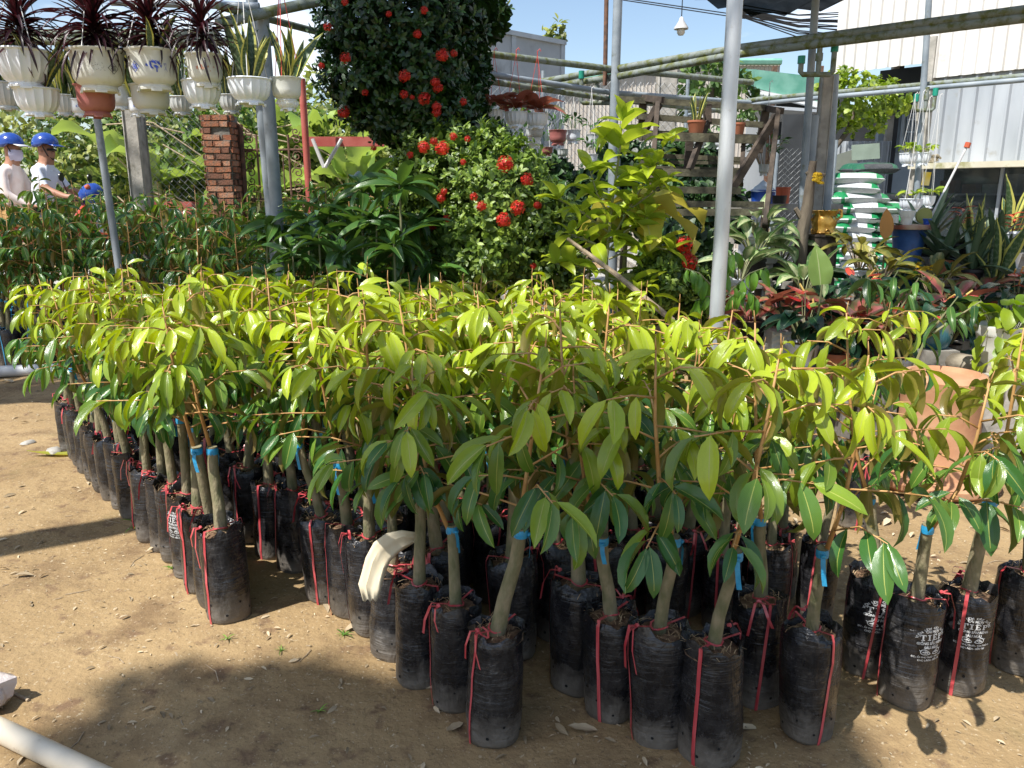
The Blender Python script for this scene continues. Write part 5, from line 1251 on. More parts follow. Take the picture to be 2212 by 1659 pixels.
# ------------------------------------------------------------------ tall bright sapling behind the block, yellowing plant, sticks
M_bright = leafmat('bright sapling leaf', (.14, .28, .02), (.44, .54, .03), (.24, .36, .05), rough=.3, trans=.42, tcol=(.62, .72, .05), rib=(.40, .50, .12), var=.25, useobj=True)
BRT = [leafmesh('bright_leaf', 1.0, w, M_bright, 7, 4, dr, .22, .02, lambda t: math.sin(math.pi * t ** .85) ** .85, .5, s, tw_) for s, (w, dr, tw_) in enumerate(((.42, .4, .1), (.40, .7, -.2), (.44, .2, .2), (.36, .9, .3)))]
YS = 4.95; b0 = at(1325, 640, YS); ts = thing('bright_sapling', 'tall sapling with large yellow green leaves behind the durian block', 'sapling', (b0.x, YS, 0)); bs = Vector((b0.x, YS, 0))
def tp_(u, v, dy=0): return at(u, v, YS + dy) - bs
st = MB(); main = [Vector((0, 0, 0)), tp_(1310, 560), tp_(1322, 440), tp_(1338, 330), tp_(1345, 262)]; st.tube(main, [.014, .011, .009, .007, .004], 7)
br = [([tp_(1320, 520), tp_(1370, 430), tp_(1425, 345), tp_(1437, 300)], 9), ([tp_(1335, 470), tp_(1390, 430), tp_(1440, 395)], 7), ([tp_(1312, 500), tp_(1260, 460), tp_(1205, 430)], 8), ([tp_(1308, 590), tp_(1250, 575), tp_(1200, 570)], 8), ([tp_(1315, 560), tp_(1380, 530), tp_(1450, 540)], 8), ([tp_(1312, 600), tp_(1290, 630), tp_(1260, 650)], 7), ([tp_(1312, 600), tp_(1360, 610), tp_(1400, 620)], 7), ([tp_(1318, 470), tp_(1290, 420), tp_(1275, 370)], 6), ([tp_(1330, 400), tp_(1380, 370), tp_(1410, 360)], 6), ([tp_(1315, 540), tp_(1270, 520), tp_(1230, 505)], 7), ([tp_(1315, 540), tp_(1350, 500), tp_(1400, 470)], 7), ([tp_(1310, 620), tp_(1330, 650), tp_(1350, 670)], 6)]
for pts, n in br: st.tube(pts, [.007] * (len(pts) - 1) + [.003], 6)
st.build('stem', M_mstem, ts, True)
def dress(pts, n, L, tip=4, y0=.3):
    for i in range(n + tip):
        t = min(1., .15 + .85 * i / n); q = t * (len(pts) - 1); j = min(len(pts) - 2, int(q)); p = pts[j].lerp(pts[j + 1], q - j); a = i * 2.4 + rnd.uniform(-.4, .4); pt = rnd.uniform(-.35, .85) + (.4 if i >= n else 0)
        f = max(0, min(1, y0 + rnd.uniform(-.25, .35) + (.3 if i >= n else 0)))
        link('leaf', rnd.choice(BRT), ts, xf(p, frame((math.cos(a) * math.cos(pt), math.sin(a) * math.cos(pt), math.sin(pt)), roll=rnd.uniform(-.5, .5)), L * rnd.uniform(.75, 1.15) * (.8 if i >= n else 1)), (f, f, f, 1))
dress(main[1:], 26, .25, 6, .8)
for pts, n in br: dress(pts, n + 3, .20, 5, .75)
M_yel = leafmat('yellowing leaf', (.38, .42, .04), (.70, .60, .06), (.50, .46, .14), rough=.5, trans=.35, tcol=(.7, .6, .08), rib=(.55, .55, .25), var=.2)
YLF = [leafmesh('yellow_leaf', 1.0, .5, M_yel, 10, 6, dr, .15, .12, lambda t: math.sin(math.pi * t ** .8) ** .7, .6, s) for s, dr in enumerate((1.0, 1.5, .6))]
p = at(1340, 600, 5.25); yp = thing('yellowing_plant', 'plant with huge wavy yellowing leaves behind the tall bright sapling', 'plant', (p.x, 5.25, 0))
MB().tube([(0, 0, 0), (.02, 0, .7), (.03, 0, at(1330, 430, 5.25).z)], [.025, .02, .01], 8).build('stem', M_mstem, yp, True); zt = at(1330, 432, 5.25).z
for a, pt, L in ((.1, .25, .62), (-.25, -.05, .60), (3.0, .0, .45), (-1.2, -.1, .5), (-2.2, -.35, .45), (.6, -.2, .4), (-.7, -.5, .5)):
    link('leaf', rnd.choice(YLF), yp, xf((.03, 0, zt), frame((math.cos(a) * math.cos(pt), math.sin(a) * math.cos(pt), math.sin(pt)), roll=rnd.uniform(-.3, .3)), L))
tag(MB().tube([at(1225, 515, 4.85), at(1270, 548, 4.83), at(1340, 600, 4.75), at(1400, 650, 4.65), at(1450, 690, 4.6), gnd(1560, 960)], [.010, .013, .016, .018, .02, .022], 8).build('bare_branch', M_twig, smooth=True), 'bare brown branch leaning out of the saplings beside the bright sapling', 'branch')
M_lf = leafmat('light leaflet', (.10, .24, .025), (.20, .38, .05), (.14, .28, .06), rough=.32, trans=.35, var=.25)
LFL = [leafmesh('leaflet', 1.0, .36, M_lf, 5, 4, dr, .2, .02, None, .4, s) for s, dr in enumerate((.7, 1.1))]
p = at(1580, 640, 4.5); cl = thing('light_leaved_sapling', 'low sapling with hanging light green leaflets around the foot of the steel pole', 'sapling', (p.x, 4.55, 0)); st = MB(); pb_ = Vector((p.x, 4.55, 0))
tw_ = [[(1560, 640), (1510, 590), (1480, 580)], [(1565, 640), (1620, 590), (1660, 575)], [(1565, 650), (1610, 620), (1640, 650)], [(1560, 650), (1530, 640), (1500, 650)], [(1562, 620), (1570, 560), (1590, 540)]]
st.tube([(0, 0, 0), at(1562, 660, 4.5) - pb_], [.012, .007], 6)
for tw in tw_:
    pts = [at(u, v, 4.5) - pb_ for u, v in tw]; st.tube(pts, [.005, .004, .002], 5)
    for i in range(11):
        t = .2 + .8 * i / 11; q = t * 2; j = min(1, int(q)); pp = pts[j].lerp(pts[j + 1], q - j); sx = 1 if i % 2 else -1
        link('leaf', rnd.choice(LFL), cl, xf(pp, frame((rnd.uniform(-.5, .5), sx * .5, -rnd.uniform(.4, 1.2)), roll=rnd.uniform(-.8, .8)), rnd.uniform(.08, .13)))
st.build('stem', M_mstem, cl, True)
# pale tree sprays over the bush top and by the warehouse
def tree(name, label, base, ells, dens, L, mt, wr=.4, trunk=None, rs_=None, per=5):
    o = thing(name, label, 'tree', base); crown('crown', ells, rs_ or np.random.RandomState(len(label)), dens, L, per, mt, o, np.array([base[0], base[1], 0.]), wr, False); mb = MB()
    for pts, rr in trunk: mb.tube([Vector(q) - Vector((base[0], base[1], 0)) for q in pts], rr, 8)
    mb.build('trunk', M_trunk, o, True); return o
p = at(1040, 300, 9.2)
tree('pale_tree', 'pale leafed tree showing above the dark flowering bush', (p.x, 9.2, 0), [ell(1040, -20, 9.2, 60, 50), ell(1000, 10, 9.2, 45, 50), ell(1065, 20, 9.2, 25, 25)], 50, .16, M_vine2, .35, [([(p.x, 9.2, 0), (p.x, 9.2, 2.5), at(1035, -10, 9.2)], [.07, .05, .02])])
p = at(1520, 260, 13.5)
tree('warehouse_tree', 'green tree in front of the beige warehouse', (p.x, 13.5, 0), [ell(1500, 190, 13.5, 45, 45), ell(1545, 170, 13.5, 50, 40), ell(1590, 200, 13.5, 40, 40), ell(1480, 230, 13.5, 30, 30), ell(1620, 230, 13.5, 30, 30)], 30, .20, leafmat('tree leaf', (.05, .12, .025), (.18, .27, .06), (.10, .16, .05), rough=.45, trans=.3, island=True, var=.35), .4, [([(p.x, 13.5, 0), (p.x, 13.5, 2), at(1540, 190, 13.5)], [.1, .07, .03])])
p = at(1795, 340, 10.4)
tree('yard_tree', 'bright round leafed tree hanging under the corrugated wall', (p.x, 10.4, 0), [ell(1850, 220, 10.4, 55, 55), ell(1800, 200, 10.6, 40, 40), ell(1835, 175, 10.6, 50, 25), ell(1900, 215, 10.6, 40, 45), ell(1875, 265, 10.4, 35, 30), ell(1940, 225, 10.8, 30, 22), ell(1800, 250, 10.5, 25, 30)], 90, .085, leafmat('yard tree leaf', (.14, .24, .02), (.34, .42, .05), (.16, .24, .05), rough=.4, trans=.35, island=True, var=.3), .75, [([(p.x, 10.4, .4), at(1795, 330, 10.4), at(1830, 285, 10.4), at(1850, 230, 10.4)], [.05, .04, .035, .02])], per=6)

# shaded shrubs between the bush, the rack and the far fence
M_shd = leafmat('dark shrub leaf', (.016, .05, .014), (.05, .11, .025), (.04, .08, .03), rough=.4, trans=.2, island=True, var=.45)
for lab, u, v, y, ru, rv in (('dark shrub behind the tall bright sapling', 1270, 440, 8.6, 70, 75), ('dark shrub below the red hanging pot', 1190, 400, 8.9, 50, 60), ('dark shrub under the plant rack', 1420, 450, 8.2, 80, 60), ('dark shrub behind the steel pole', 1540, 440, 8.3, 70, 60), ('loose green shrub against the far chain link fence', 1345, 360, 9.3, 60, 60), ('weedy shrub below the warehouse tree', 1480, 340, 10.2, 80, 50), ('low shrub between the bright sapling and the rack', 1470, 540, 7.0, 90, 50)):
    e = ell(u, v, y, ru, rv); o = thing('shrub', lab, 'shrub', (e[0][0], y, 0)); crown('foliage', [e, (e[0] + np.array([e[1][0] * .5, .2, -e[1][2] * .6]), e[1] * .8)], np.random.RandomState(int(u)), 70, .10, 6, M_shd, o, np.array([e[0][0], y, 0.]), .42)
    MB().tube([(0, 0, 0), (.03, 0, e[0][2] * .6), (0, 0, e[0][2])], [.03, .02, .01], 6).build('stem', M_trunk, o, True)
# ------------------------------------------------------------------ plant rack
rk = thing('plant_rack', 'dark timber tiered plant rack with flowerpots', 'plant rack', (at(1530, 400, 7.2).x, 7.2, 0)); ro = Vector((rk.location.x, 7.2, 0))
def bar(pts, w, name, mt=None, d=.0):
    a, b = (at(u, v, y) - ro for u, v, y in pts); q = (b - a).to_track_quat('X', 'Z'); return MB().box((a + b) / 2, ((b - a).length, w * .7, w), q, bev=.004).build(name, mt or M_darkwood, rk)
for v0, v1, u0, u1, y, w in ((293, 302, 1385, 1652, 7.0, .07), (370, 376, 1360, 1604, 6.9, .06), (409, 412, 1400, 1600, 6.8, .055), (440, 442, 1420, 1650, 6.7, .05), (459, 458, 1440, 1656, 6.6, .055), (286, 296, 1385, 1640, 7.3, .04), (362, 368, 1360, 1604, 7.25, .04), (335, 345, 1380, 1620, 7.35, .04), (350, 352, 1380, 1620, 7.35, .03)): bar(((u0, v0, y), (u1, v1, y)), w, 'board', M_wood)
for v0, v1, u0, u1 in ((214, 233, 1336, 1652), (251, 270, 1375, 1648)): bar(((u0, v0, 7.25), (u1, v1, 7.25)), .05, 'top_rail', M_wood)
for pts in (((1421, 222, 7.05), (1402, 470, 6.6)), ((1424, 223, 7.1), (1382, 300, 7.3)), ((1389, 210, 7.3), (1386, 290, 7.3)), ((1682, 236, 7.0), (1652, 490, 6.5)), ((1677, 250, 7.0), (1574, 420, 6.8)), ((1655, 233, 7.3), (1638, 330, 7.3)), ((1528, 225, 7.25), (1528, 265, 7.25)), ((1527, 265, 7.2), (1488, 370, 6.9)), ((1490, 300, 7.1), (1485, 372, 7.1)), ((1607, 300, 7.1), (1600, 400, 6.9))): bar(pts, .065, 'leg')
bar(((1388, 211, 7.3), (1432, 216, 7.0)), .05, 'cross_piece'); bar(((1654, 234, 7.3), (1690, 240, 6.95)), .05, 'cross_piece')
for u in (1404, 1652): bar(((u, 470, 6.6), (u - 4, 640, 6.6)), .06, 'leg')
def potted(u, v, y, D, H, style, mt, label, name='potted_plant', cat='potted plant', group=None, zb=None):
    p = at(u, v, y); o = thing(name, label, cat, (p.x, y, p.z if zb is None else zb), 0, group); pot_body(style, D, H, mt, o); pot_soil(D, H, o); return o
o = potted(1503, 291, 7.1, .155, .115, 'plain', M_pt, 'terracotta pot of snake plant standing on the rack'); snake(o, .15, .12, 8, .24)
o = potted(1592, 297, 7.1, .13, .12, 'plain', M_pt, 'terracotta pot with a small green plant on the rack beside the steel pole'); rosette(o, GEN, 14, .12, .09, (0, 1.3), stem=(.08, .002, M_gen))
M_box = mat('shop white', (.6, .62, .62), rough=.5)
def tub(u0, v0, u1, v1, y, mt, label, name, cat, taper=.85):
    a, b = at(u0, v1, y), at(u1, v0, y); D = abs(b.x - a.x); H = b.z - a.z; o = MB().lathe([(D / 2 * taper, 0), (D / 2 * .97, H * .93), (D / 2, H * .93), (D / 2, H), (D / 2 * .93, H), (D / 2 * .8 * taper, H * .1)], 24).build(name, mt, smooth=True, ang=30); o.location = ((a.x + b.x) / 2, y, a.z); return tag(o, label, cat)
M_tubb = mat('blue tub plastic', (.02, .08, .42), rough=.45); M_orb = mat('orange red bucket plastic', (.50, .10, .04), rough=.5)
yard_t = thing('work_bench', 'low concrete bench behind the foliage plants', 'bench', (at(1670, 440, 8.3).x, 8.3, .4)); zt_ = at(1670, 440, 8.3).z - .4
MB().box((0, 0, zt_ - .04), (1.2, .6, .08), bev=.01).build('slab', M_conc, yard_t)
for x in (-.5, .5): MB().box((x, 0, (zt_ - .08) / 2), (.12, .5, zt_ - .08)).build('leg', M_conc, yard_t)
tub(1620, 410, 1676, 440, 8.25, M_tubb, 'blue plastic tub on the bench covered with clear plastic', 'plastic_tub', 'tub')
tub(1674, 404, 1708, 440, 8.05, M_orb, 'orange red bucket standing beside the blue tub', 'bucket', 'bucket')
tub(1667, 422, 1700, 440, 7.9, M_pb, 'black pot in front of the orange red bucket', 'black_pot', 'pot')
pl = MB(); rg = random.Random(4); n = 14; c = at(1648, 405, 8.25); vs = []
for i in range(6):
    for j in range(n): a = j * 2 * math.pi / n; r = .135 * (1 - i / 5) * (1 + .12 * rg.uniform(-1, 1)); vs.append((c.x + r * math.cos(a), c.y + r * math.sin(a), c.z - .04 + .022 * i + rg.uniform(-.008, .008)))
pl.add(vs, [(i * n + j, i * n + (j + 1) % n, (i + 1) * n + (j + 1) % n, (i + 1) * n + j) for i in range(5) for j in range(n)])
tag(pl.build('plastic_sheet', mat('bluish plastic film', (.40, .47, .52), (.5, .56, .6), rough=.2, scale=9), smooth=True), 'bluish crumpled plastic sheet heaped over the blue tub', 'plastic sheet')
o = hpot(1650, 24, 355, 378, 8.0, 'round', M_pgr, None, 'grey green hanging pot with a bushy little plant by the rack', ztop=2.6); rosette(o, GEN, 46, .10, .10, (-.4, 1.5), .05, stem=(.24, .002, M_twig))

# ------------------------------------------------------------------ fertiliser sacks
def sackmat(name, base, band, dark=False):
    m, nt, o = _nt(name); N, L = nt.nodes, nt.links; b = N.new('ShaderNodeBsdfPrincipled'); b.inputs['Roughness'].default_value = .38
    t = N.new('ShaderNodeTexCoord'); s = N.new('ShaderNodeSeparateXYZ'); L.new(t.outputs['Object'], s.inputs[0]); oi = N.new('ShaderNodeObjectInfo')
    def ma(op, a, c=0.):
        x = N.new('ShaderNodeMath'); x.operation = op
        for k_, q in ((0, a), (1, c)):
            if hasattr(q, 'is_linked'): L.new(q, x.inputs[k_])
            else: x.inputs[k_].default_value = q
        return x.outputs[0]
    def mx(f, a, c):
        x = N.new('ShaderNodeMixRGB')
        for k_, q in ((0, f), (1, a), (2, c)):
            if hasattr(q, 'is_linked'): L.new(q, x.inputs[k_])
            else: x.inputs[k_].default_value = _rgba(q)
        return x.outputs[0]
    ay = ma('ABSOLUTE', s.outputs[1]); ax = ma('ABSOLUTE', s.outputs[0])
    c = mx(ma('MULTIPLY', ma('GREATER_THAN', ay, .105), ma('LESS_THAN', ay, .145)), base, band)          # side stripe
    c = mx(ma('MULTIPLY', ma('GREATER_THAN', ax, .20), ma('GREATER_THAN', s.outputs[2], .065)), c, band)       # coloured ends on top
    spot = ma('LESS_THAN', ma('ADD', ma('POWER', ma('ADD', s.outputs[0], .06), 2.), ma('POWER', ma('SUBTRACT', s.outputs[1], .03), 2.)), .0011)
    if not dark: c = mx(spot, c, (.55, .03, .05))
    L.new(c, b.inputs['Base Color']); n = N.new('ShaderNodeTexNoise'); n.inputs['Scale'].default_value = 11; n.inputs['Detail'].default_value = 3; n.inputs['Distortion'].default_value = 1.0
    ad = N.new('ShaderNodeVectorMath'); ad.operation = 'ADD'; cm = N.new('ShaderNodeCombineXYZ'); L.new(ma('MULTIPLY', oi.outputs['Random'], 20.), cm.inputs[0]); L.new(t.outputs['Object'], ad.inputs[0]); L.new(cm.outputs[0], ad.inputs[1]); L.new(ad.outputs[0], n.inputs['Vector'])
    bm = N.new('ShaderNodeBump'); bm.inputs['Strength'].default_value = .6; bm.inputs['Distance'].default_value = .03; L.new(n.outputs['Fac'], bm.inputs['Height']); L.new(bm.outputs[0], b.inputs['Normal']); L.new(b.outputs[0], o.inputs[0]); return m
M_sw = sackmat('white green sack', (.52, .54, .55), (.012, .21, .07)); M_sb = sackmat('dark sack', (.05, .055, .06), (.02, .11, .06), True)
def sack_mesh(seed, mt):
    rg = random.Random(seed); mb = MB(); nx, ny = 14, 10; vs, fs = [], []
    for s in (1, -1):
        for i in range(nx + 1):
            for j in range(ny + 1):
                x, y = i / nx * 2 - 1, j / ny * 2 - 1; h = max(0, (1 - abs(x) ** 6)) ** .5 * max(0, (1 - abs(y) ** 5)) ** .5
                vs.append((x * .31 * (1 + .02 * math.sin(y * 5 + seed)), y * .19 * (1 + .03 * math.sin(x * 4 + seed)), .066 + s * .070 * h * (1 + .10 * math.sin(x * 5 + seed) * math.sin(y * 4)) - .015 * abs(x) ** 3))
    m1 = (nx + 1) * (ny + 1)
    for i in range(nx):
        for j in range(ny):
            a = i * (ny + 1) + j; q = (a, a + ny + 1, a + ny + 2, a + 1); fs += [q, tuple(k_ + m1 for k_ in reversed(q))]
    mb.add(vs, fs); return mb.mesh('sack', mt, True, 80)
SKW = [sack_mesh(i, M_sw) for i in range(4)]; SKB = [sack_mesh(i, M_sb) for i in range(2)]
def sack(u, y, z, me, rz, label, group, s=1.0):
    p = at(u, 430, y); o = link('fertiliser_sack', me); o.location = (p.x, y, z); o.rotation_euler = (rnd.uniform(-.07, .07), rnd.uniform(-.08, .08), rz + rnd.uniform(-.12, .12)); o.scale = (s,) * 3; tag(o, label, 'sack', group)
for i in range(12): sack(1850 + rnd.uniform(-20, 20) - (6 if i < 4 else 0), 9.75, .43 + i * .112, SKW[i % 4], rnd.uniform(-.12, .12) - .15, 'plump white and green fertiliser sack, %s from the bottom of the front stack' % ORD[i], 'front stack of white and green sacks')
for i in range(10): sack(1802 + rnd.uniform(-8, 8), 9.85, .43 + i * .112, SKW[(i + 1) % 4], rnd.uniform(-.1, .1) + 1.2, 'white and green sack turned end on, %s from the bottom beside the front stack' % ORD[i], 'white and green sacks turned end on')
for i in range(9): sack(1912 + rnd.uniform(-8, 10), 9.85, .43 + i * .112, SKW[i % 4], 1.45 + rnd.uniform(-.15, .15), 'white and green sack with narrow end showing, %s from the bottom' % ORD[i], 'sacks with their ends showing')
for i in range(10): sack(1950 + rnd.uniform(-10, 10), 10.35, .43 + i * .110, SKB[i % 2], rnd.uniform(-.2, .2), 'black fertiliser sack, %s from the bottom of the rear stack' % ORD[i], 'rear stack of black sacks')
sack(1870, 10.1, .43 + 12 * .112 + .02, SKB[0], .15, 'single dark sack with green end crowning the white and green stack', None)

# ------------------------------------------------------------------ display plants
M_dief = leafmat('pale variegated leaf', (.06, .15, .04), (.12, .22, .06), (.14, .20, .08), rough=.38, trans=.25, centre=(.46, .50, .26), rib=(.5, .55, .3), var=.25)
M_anth = leafmat('anthurium leaf', (.012, .045, .022), (.03, .085, .035), (.03, .07, .03), rough=.22, trans=.12, rib=(.10, .17, .08), var=.3)
M_spathe = leafmat('red spathe', (.55, .03, .03), (.68, .10, .06), (.5, .08, .06), rough=.18, trans=.2, tcol=(.9, .1, .05), var=.15)
M_spadix = mat('yellow spadix', (.60, .42, .12), rough=.6)
M_croton = leafmat('croton leaf', (.08, .13, .03), (.30, .26, .05), (.16, .12, .04), rough=.35, trans=.25, centre=(.30, .28, .06), rib=(.5, .40, .12), var=.35)
M_sword = leafmat('sword leaf', (.035, .085, .035), (.10, .16, .08), (.07, .12, .06), rough=.4, trans=.15, centre=(.22, .27, .17), var=.25)
M_poth = leafmat('pothos leaf', (.17, .30, .02), (.36, .42, .03), (.22, .30, .05), rough=.35, trans=.35, var=.25)
M_brom = leafmat('red bromeliad bract', (.50, .03, .03), (.60, .12, .05), (.4, .06, .04), rough=.4, trans=.2, var=.3)
heart = lambda t: (.35 + .65 * math.sin(math.pi * (t * .8 + .2))) if t < .15 else max(0, math.sin(math.pi * (t ** .62))) ** .8
DIE = [leafmesh('dieffenbachia_leaf', 1.0, .38, M_dief, 6, 4, dr, .2, .03, None, .5, s) for s, dr in enumerate((.5, .9, .2))]
ANT = [leafmesh('anthurium_leaf', 1.0, .62, M_anth, 6, 4, dr, .15, .03, heart, .4, s) for s, dr in enumerate((.5, .9))]
SPA = [leafmesh('spathe', 1.0, .75, M_spathe, 5, 4, .3, -.15, .02, heart, .2, s) for s in range(2)]
CRO = [leafmesh('croton_leaf', 1.0, .36, M_croton, 6, 4, dr, .2, .04, None, .4, s) for s, dr in enumerate((.4, .8))]
SWD = [leafmesh('sword_leaf', 1.0, w, M_sword, 7, 2, dr, .35, .0, lambda t: min(1, .4 + t * 3) * (1 - t) ** .4, 0, s) for s, (w, dr) in enumerate(((.16, .3), (.13, .8), (.18, .1), (.2, .6)))]
POT = [leafmesh('pothos_leaf', 1.0, .78, M_poth, 5, 4, dr, .12, .03, heart, .3, s) for s, dr in enumerate((.5, .9))]
BRM = [leafmesh('bract', 1.0, .28, M_brom, 4, 2, .5, .2, 0, None, .3, s) for s in range(2)]
def spathes(o, n, z, L):
    for i in range(n):
        a = rnd.uniform(0, 6.28); h = z + rnd.uniform(.10, .24); r = rnd.uniform(.03, .13); p = Vector((r * math.cos(a), r * math.sin(a), h))
        f = link('flower', rnd.choice(SPA), o, xf(p, frame((math.cos(a) * .8 - .2, math.sin(a) * .6 - .6, rnd.uniform(-.2, .5))), L * rnd.uniform(.8, 1.2)))
        MB().tube([(0, .1, .02), (0, .5, .22)], .05, 6).build('spadix', M_spadix, f, True); MB().tube([(0, 0, z * .9), p * .6 + Vector((0, 0, h * .15)), p], .003, 4).build('flower_stalk', M_mstem, o)
# stands the pots rest on
ped = {}
def stand(x, y, z, w, label, mt=M_conc):
    o = thing('plant_stand', label, 'stand', (x, y, 0), rnd.uniform(-.2, .2), 'block stands under the display plants'); MB().box((0, 0, z - .03), (w, w, .06), bev=.01).build('top', mt, o)
    for sx in (-1, 1): MB().box((sx * w * .32, 0, (z - .06) / 2), (w * .22, w * .7, z - .06)).build('leg', mt, o)
GP = [  # kind, u, v of pot foot's foliage centre, y, label
    ('dief', 1640, 470, 6.6, 'variegated pale leaved plant under the rack, nearest the bench'), ('dief', 1600, 560, 6.1, 'broad pale variegated plant behind the foot of the steel pole'), ('dief', 1690, 525, 6.6, 'variegated plant between the rack and the bare trunk'), ('dief', 1740, 590, 6.0, 'low variegated plant below the gilded urn'), ('dief', 1630, 520, 6.3, 'pale variegated plant in the middle of the variegated clump'),
    ('agr', 1625, 650, 5.5, 'red and green aglaonema just beside the steel pole'), ('agr', 1690, 640, 5.5, 'low dark red aglaonema next to the big upright leaf'), ('agr', 1850, 668, 5.1, 'large pink red aglaonema on the log bench'), ('agr', 1900, 700, 5.0, 'aglaonema with drooping pink leaves above the log bench'), ('agr', 2000, 680, 5.2, 'orange pink aglaonema behind the blue glazed pot'), ('agr', 2060, 640, 5.6, 'brownish pink aglaonema behind the white relief pot'), ('agr', 2130, 610, 6.0, 'rose red aglaonema below the sword leaved plants'), ('agr', 1780, 640, 5.6, 'half shaded red aglaonema under the big upright leaf'), ('agr', 1930, 650, 5.5, 'small red aglaonema between the anthuriums'),
    ('anth', 1740, 690, 5.1, 'anthurium with red flowers beside the patterned white planters'), ('anth', 1810, 720, 5.0, 'dark anthurium overhanging the log bench'), ('anth', 1960, 720, 4.9, 'glossy anthurium with a bright red flower by the blue pot'), ('anth', 2050, 700, 5.1, 'anthurium with few red flowers beside the blue pot'), ('anth', 1870, 620, 5.8, 'dark anthurium in the shade behind the pink aglaonema'), ('anth', 2200, 640, 5.6, 'shaded anthurium beside the edge of the white relief pot'),
    ('cro', 1860, 545, 6.3, 'yellow green croton before the sacks'), ('cro', 1905, 575, 6.1, 'bronze croton beside the blue pedestal'), ('cro', 2020, 600, 6.0, 'croton mixed into the sword leaved plants'),
    ('swd', 2040, 520, 6.6, 'sword leaved plant with broad dark blades beside the pedestal table'), ('swd', 2105, 545, 6.4, 'broad striped sword leaved plant in the middle of its row'), ('swd', 2160, 520, 6.8, 'sword leaved plant before the shop glass'), ('swd', 2010, 480, 7.2, 'light green sword leaved plant behind the olive disc'), ('swd', 2200, 570, 6.3, 'dark sword leaved plant at the outer end of the row'),
    ('snk', 2110, 500, 6.9, 'variegated snake plant with tall blades before the shop glass'), ('snk', 2190, 460, 6.9, 'tall leaning snake plant beside the shop glass'), ('snk', 2150, 560, 6.3, 'short snake plant among the sword leaved plants'), ('brm', 2075, 490, 7.0, 'red bromeliad poking up between sword leaves'), ('brm', 2185, 500, 6.7, 'red bromeliad beside the tall snake plant')]
for k_, u, v, y, lab in GP:
    p = at(u, v, y); zb = max(.02, p.z - .30); D, H = rnd.uniform(.18, .22), rnd.uniform(.14, .18)
    if zb > .1: stand(p.x, y, zb, .26, 'concrete block stand under the display plants')
    o = thing('potted_plant', lab, 'potted plant', (p.x, y, zb), rnd.uniform(0, 6), {'dief': 'variegated display plants', 'agr': 'red aglaonema plants', 'anth': 'anthurium plants', 'cro': 'croton plants', 'swd': 'sword leaved plants', 'snk': 'snake plants before the shop', 'brm': 'red bromeliads'}[k_])
    pot_body('plain', D, H, rnd.choice([M_pb, M_pb, M_pt, M_pw]), o); pot_soil(D, H, o)
    if k_ == 'dief': rosette(o, DIE, 16, H, .26, (-.2, 1.2), .03, stem=(.16, .005, M_mstem))
    if k_ == 'agr': rosette(o, AGR, 15, H, .26, (-.3, .9), .03, stem=(.13, .004, M_pr))
    if k_ == 'anth': rosette(o, ANT, 18, H, .19, (-.6, .6), .03, stem=(.22, .003, M_mstem)); spathes(o, 4, H + .08, .11)
    if k_ == 'cro': rosette(o, CRO, 20, H, .22, (-.1, 1.4), .03, stem=(.20, .004, M_twig))
    if k_ == 'swd': rosette(o, SWD, 15, H, .46, (.35, 1.4), .03)
    if k_ == 'snk': snake(o, D, H, 8, .48)
    if k_ == 'brm': rosette(o, SWD, 14, H, .34, (.2, 1.0), .02); [link('flower', rnd.choice(BRM), o, xf((0, 0, H + .16 + .012 * i), frame((math.cos(i * 2.4), math.sin(i * 2.4), .5)), .12)) for i in range(12)]
thicket('undergrowth', 'dark mixed foliage filling the gaps between the display plants', [((2.3, 5.7, .35, .6, .45, .4), .25), ((3.0, 5.6, .4, .7, .5, .45), .25), ((3.2, 6.6, .5, .9, .5, .5), .25), ((2.2, 6.7, .5, .6, .5, .5), .25)], 1300, .11, M_anth, .5)
# one big upright leaf, chrysanthemum, dark thin tree
p = at(1760, 640, 5.0); o = thing('elephant_ear', 'single big upright light green leaf on a stalk', 'plant', (p.x, 5.0, .0)); M_ee = leafmat('big light leaf', (.20, .32, .07), (.26, .38, .09), (.24, .36, .12), rough=.45, trans=.4, rib=(.42, .50, .22), var=.05)
EE = leafmesh('elephant_leaf', 1.0, .62, M_ee, 8, 6, .25, .12, .03, heart, .2, 1); zt = at(1760, 615, 5.0).z
MB().tube([(0, .02, 0), (.03, .02, zt * .6), (.04, 0, zt)], [.014, .01, .006], 7).build('stalk', M_mstem, o, True); link('leaf', EE, o, xf((.03, 0, zt), frame((-.12, .1, 1), up=(0, -1, 0)), .255)); link('leaf', EE, o, xf((.0, .05, zt * .85), frame((.8, -.2, .3)), .2))
p = at(1995, 590, 6.1); o = thing('chrysanthemum', 'pot of small yellow chrysanthemums before the sword leaved plants', 'flower pot', (p.x, 6.1, max(.02, p.z - .28))); stand(p.x, 6.1, max(.05, p.z - .28), .24, 'concrete block stand under the display plants'); pot_body('plain', .2, .16, M_pb, o); pot_soil(.2, .16, o); rosette(o, GEN, 40, .16, .08, (-.2, 1.4), .05, stem=(.12, .002, M_gen))
M_mum = leafmat('yellow petal', (.70, .45, .01), (.80, .60, .03), (.6, .45, .05), rough=.6, trans=.25, island=True, var=.1); mm = floret_cluster(9).copy(); mm.materials.clear(); mm.materials.append(M_mum)
for i in range(26): a = rnd.uniform(0, 6.28); r = .12 * math.sqrt(rnd.random()); link('flower', mm, o, xf((r * math.cos(a), r * math.sin(a), .30 + rnd.uniform(0, .05)), Matrix.Identity(3), .32))
p = gnd(1960, 905); st = MB(); b0 = Vector((p.x, 4.35, 0)); o = thing('dark_sapling', 'thin forked sapling with drooping dark leaves in front of the red plants', 'sapling', b0)
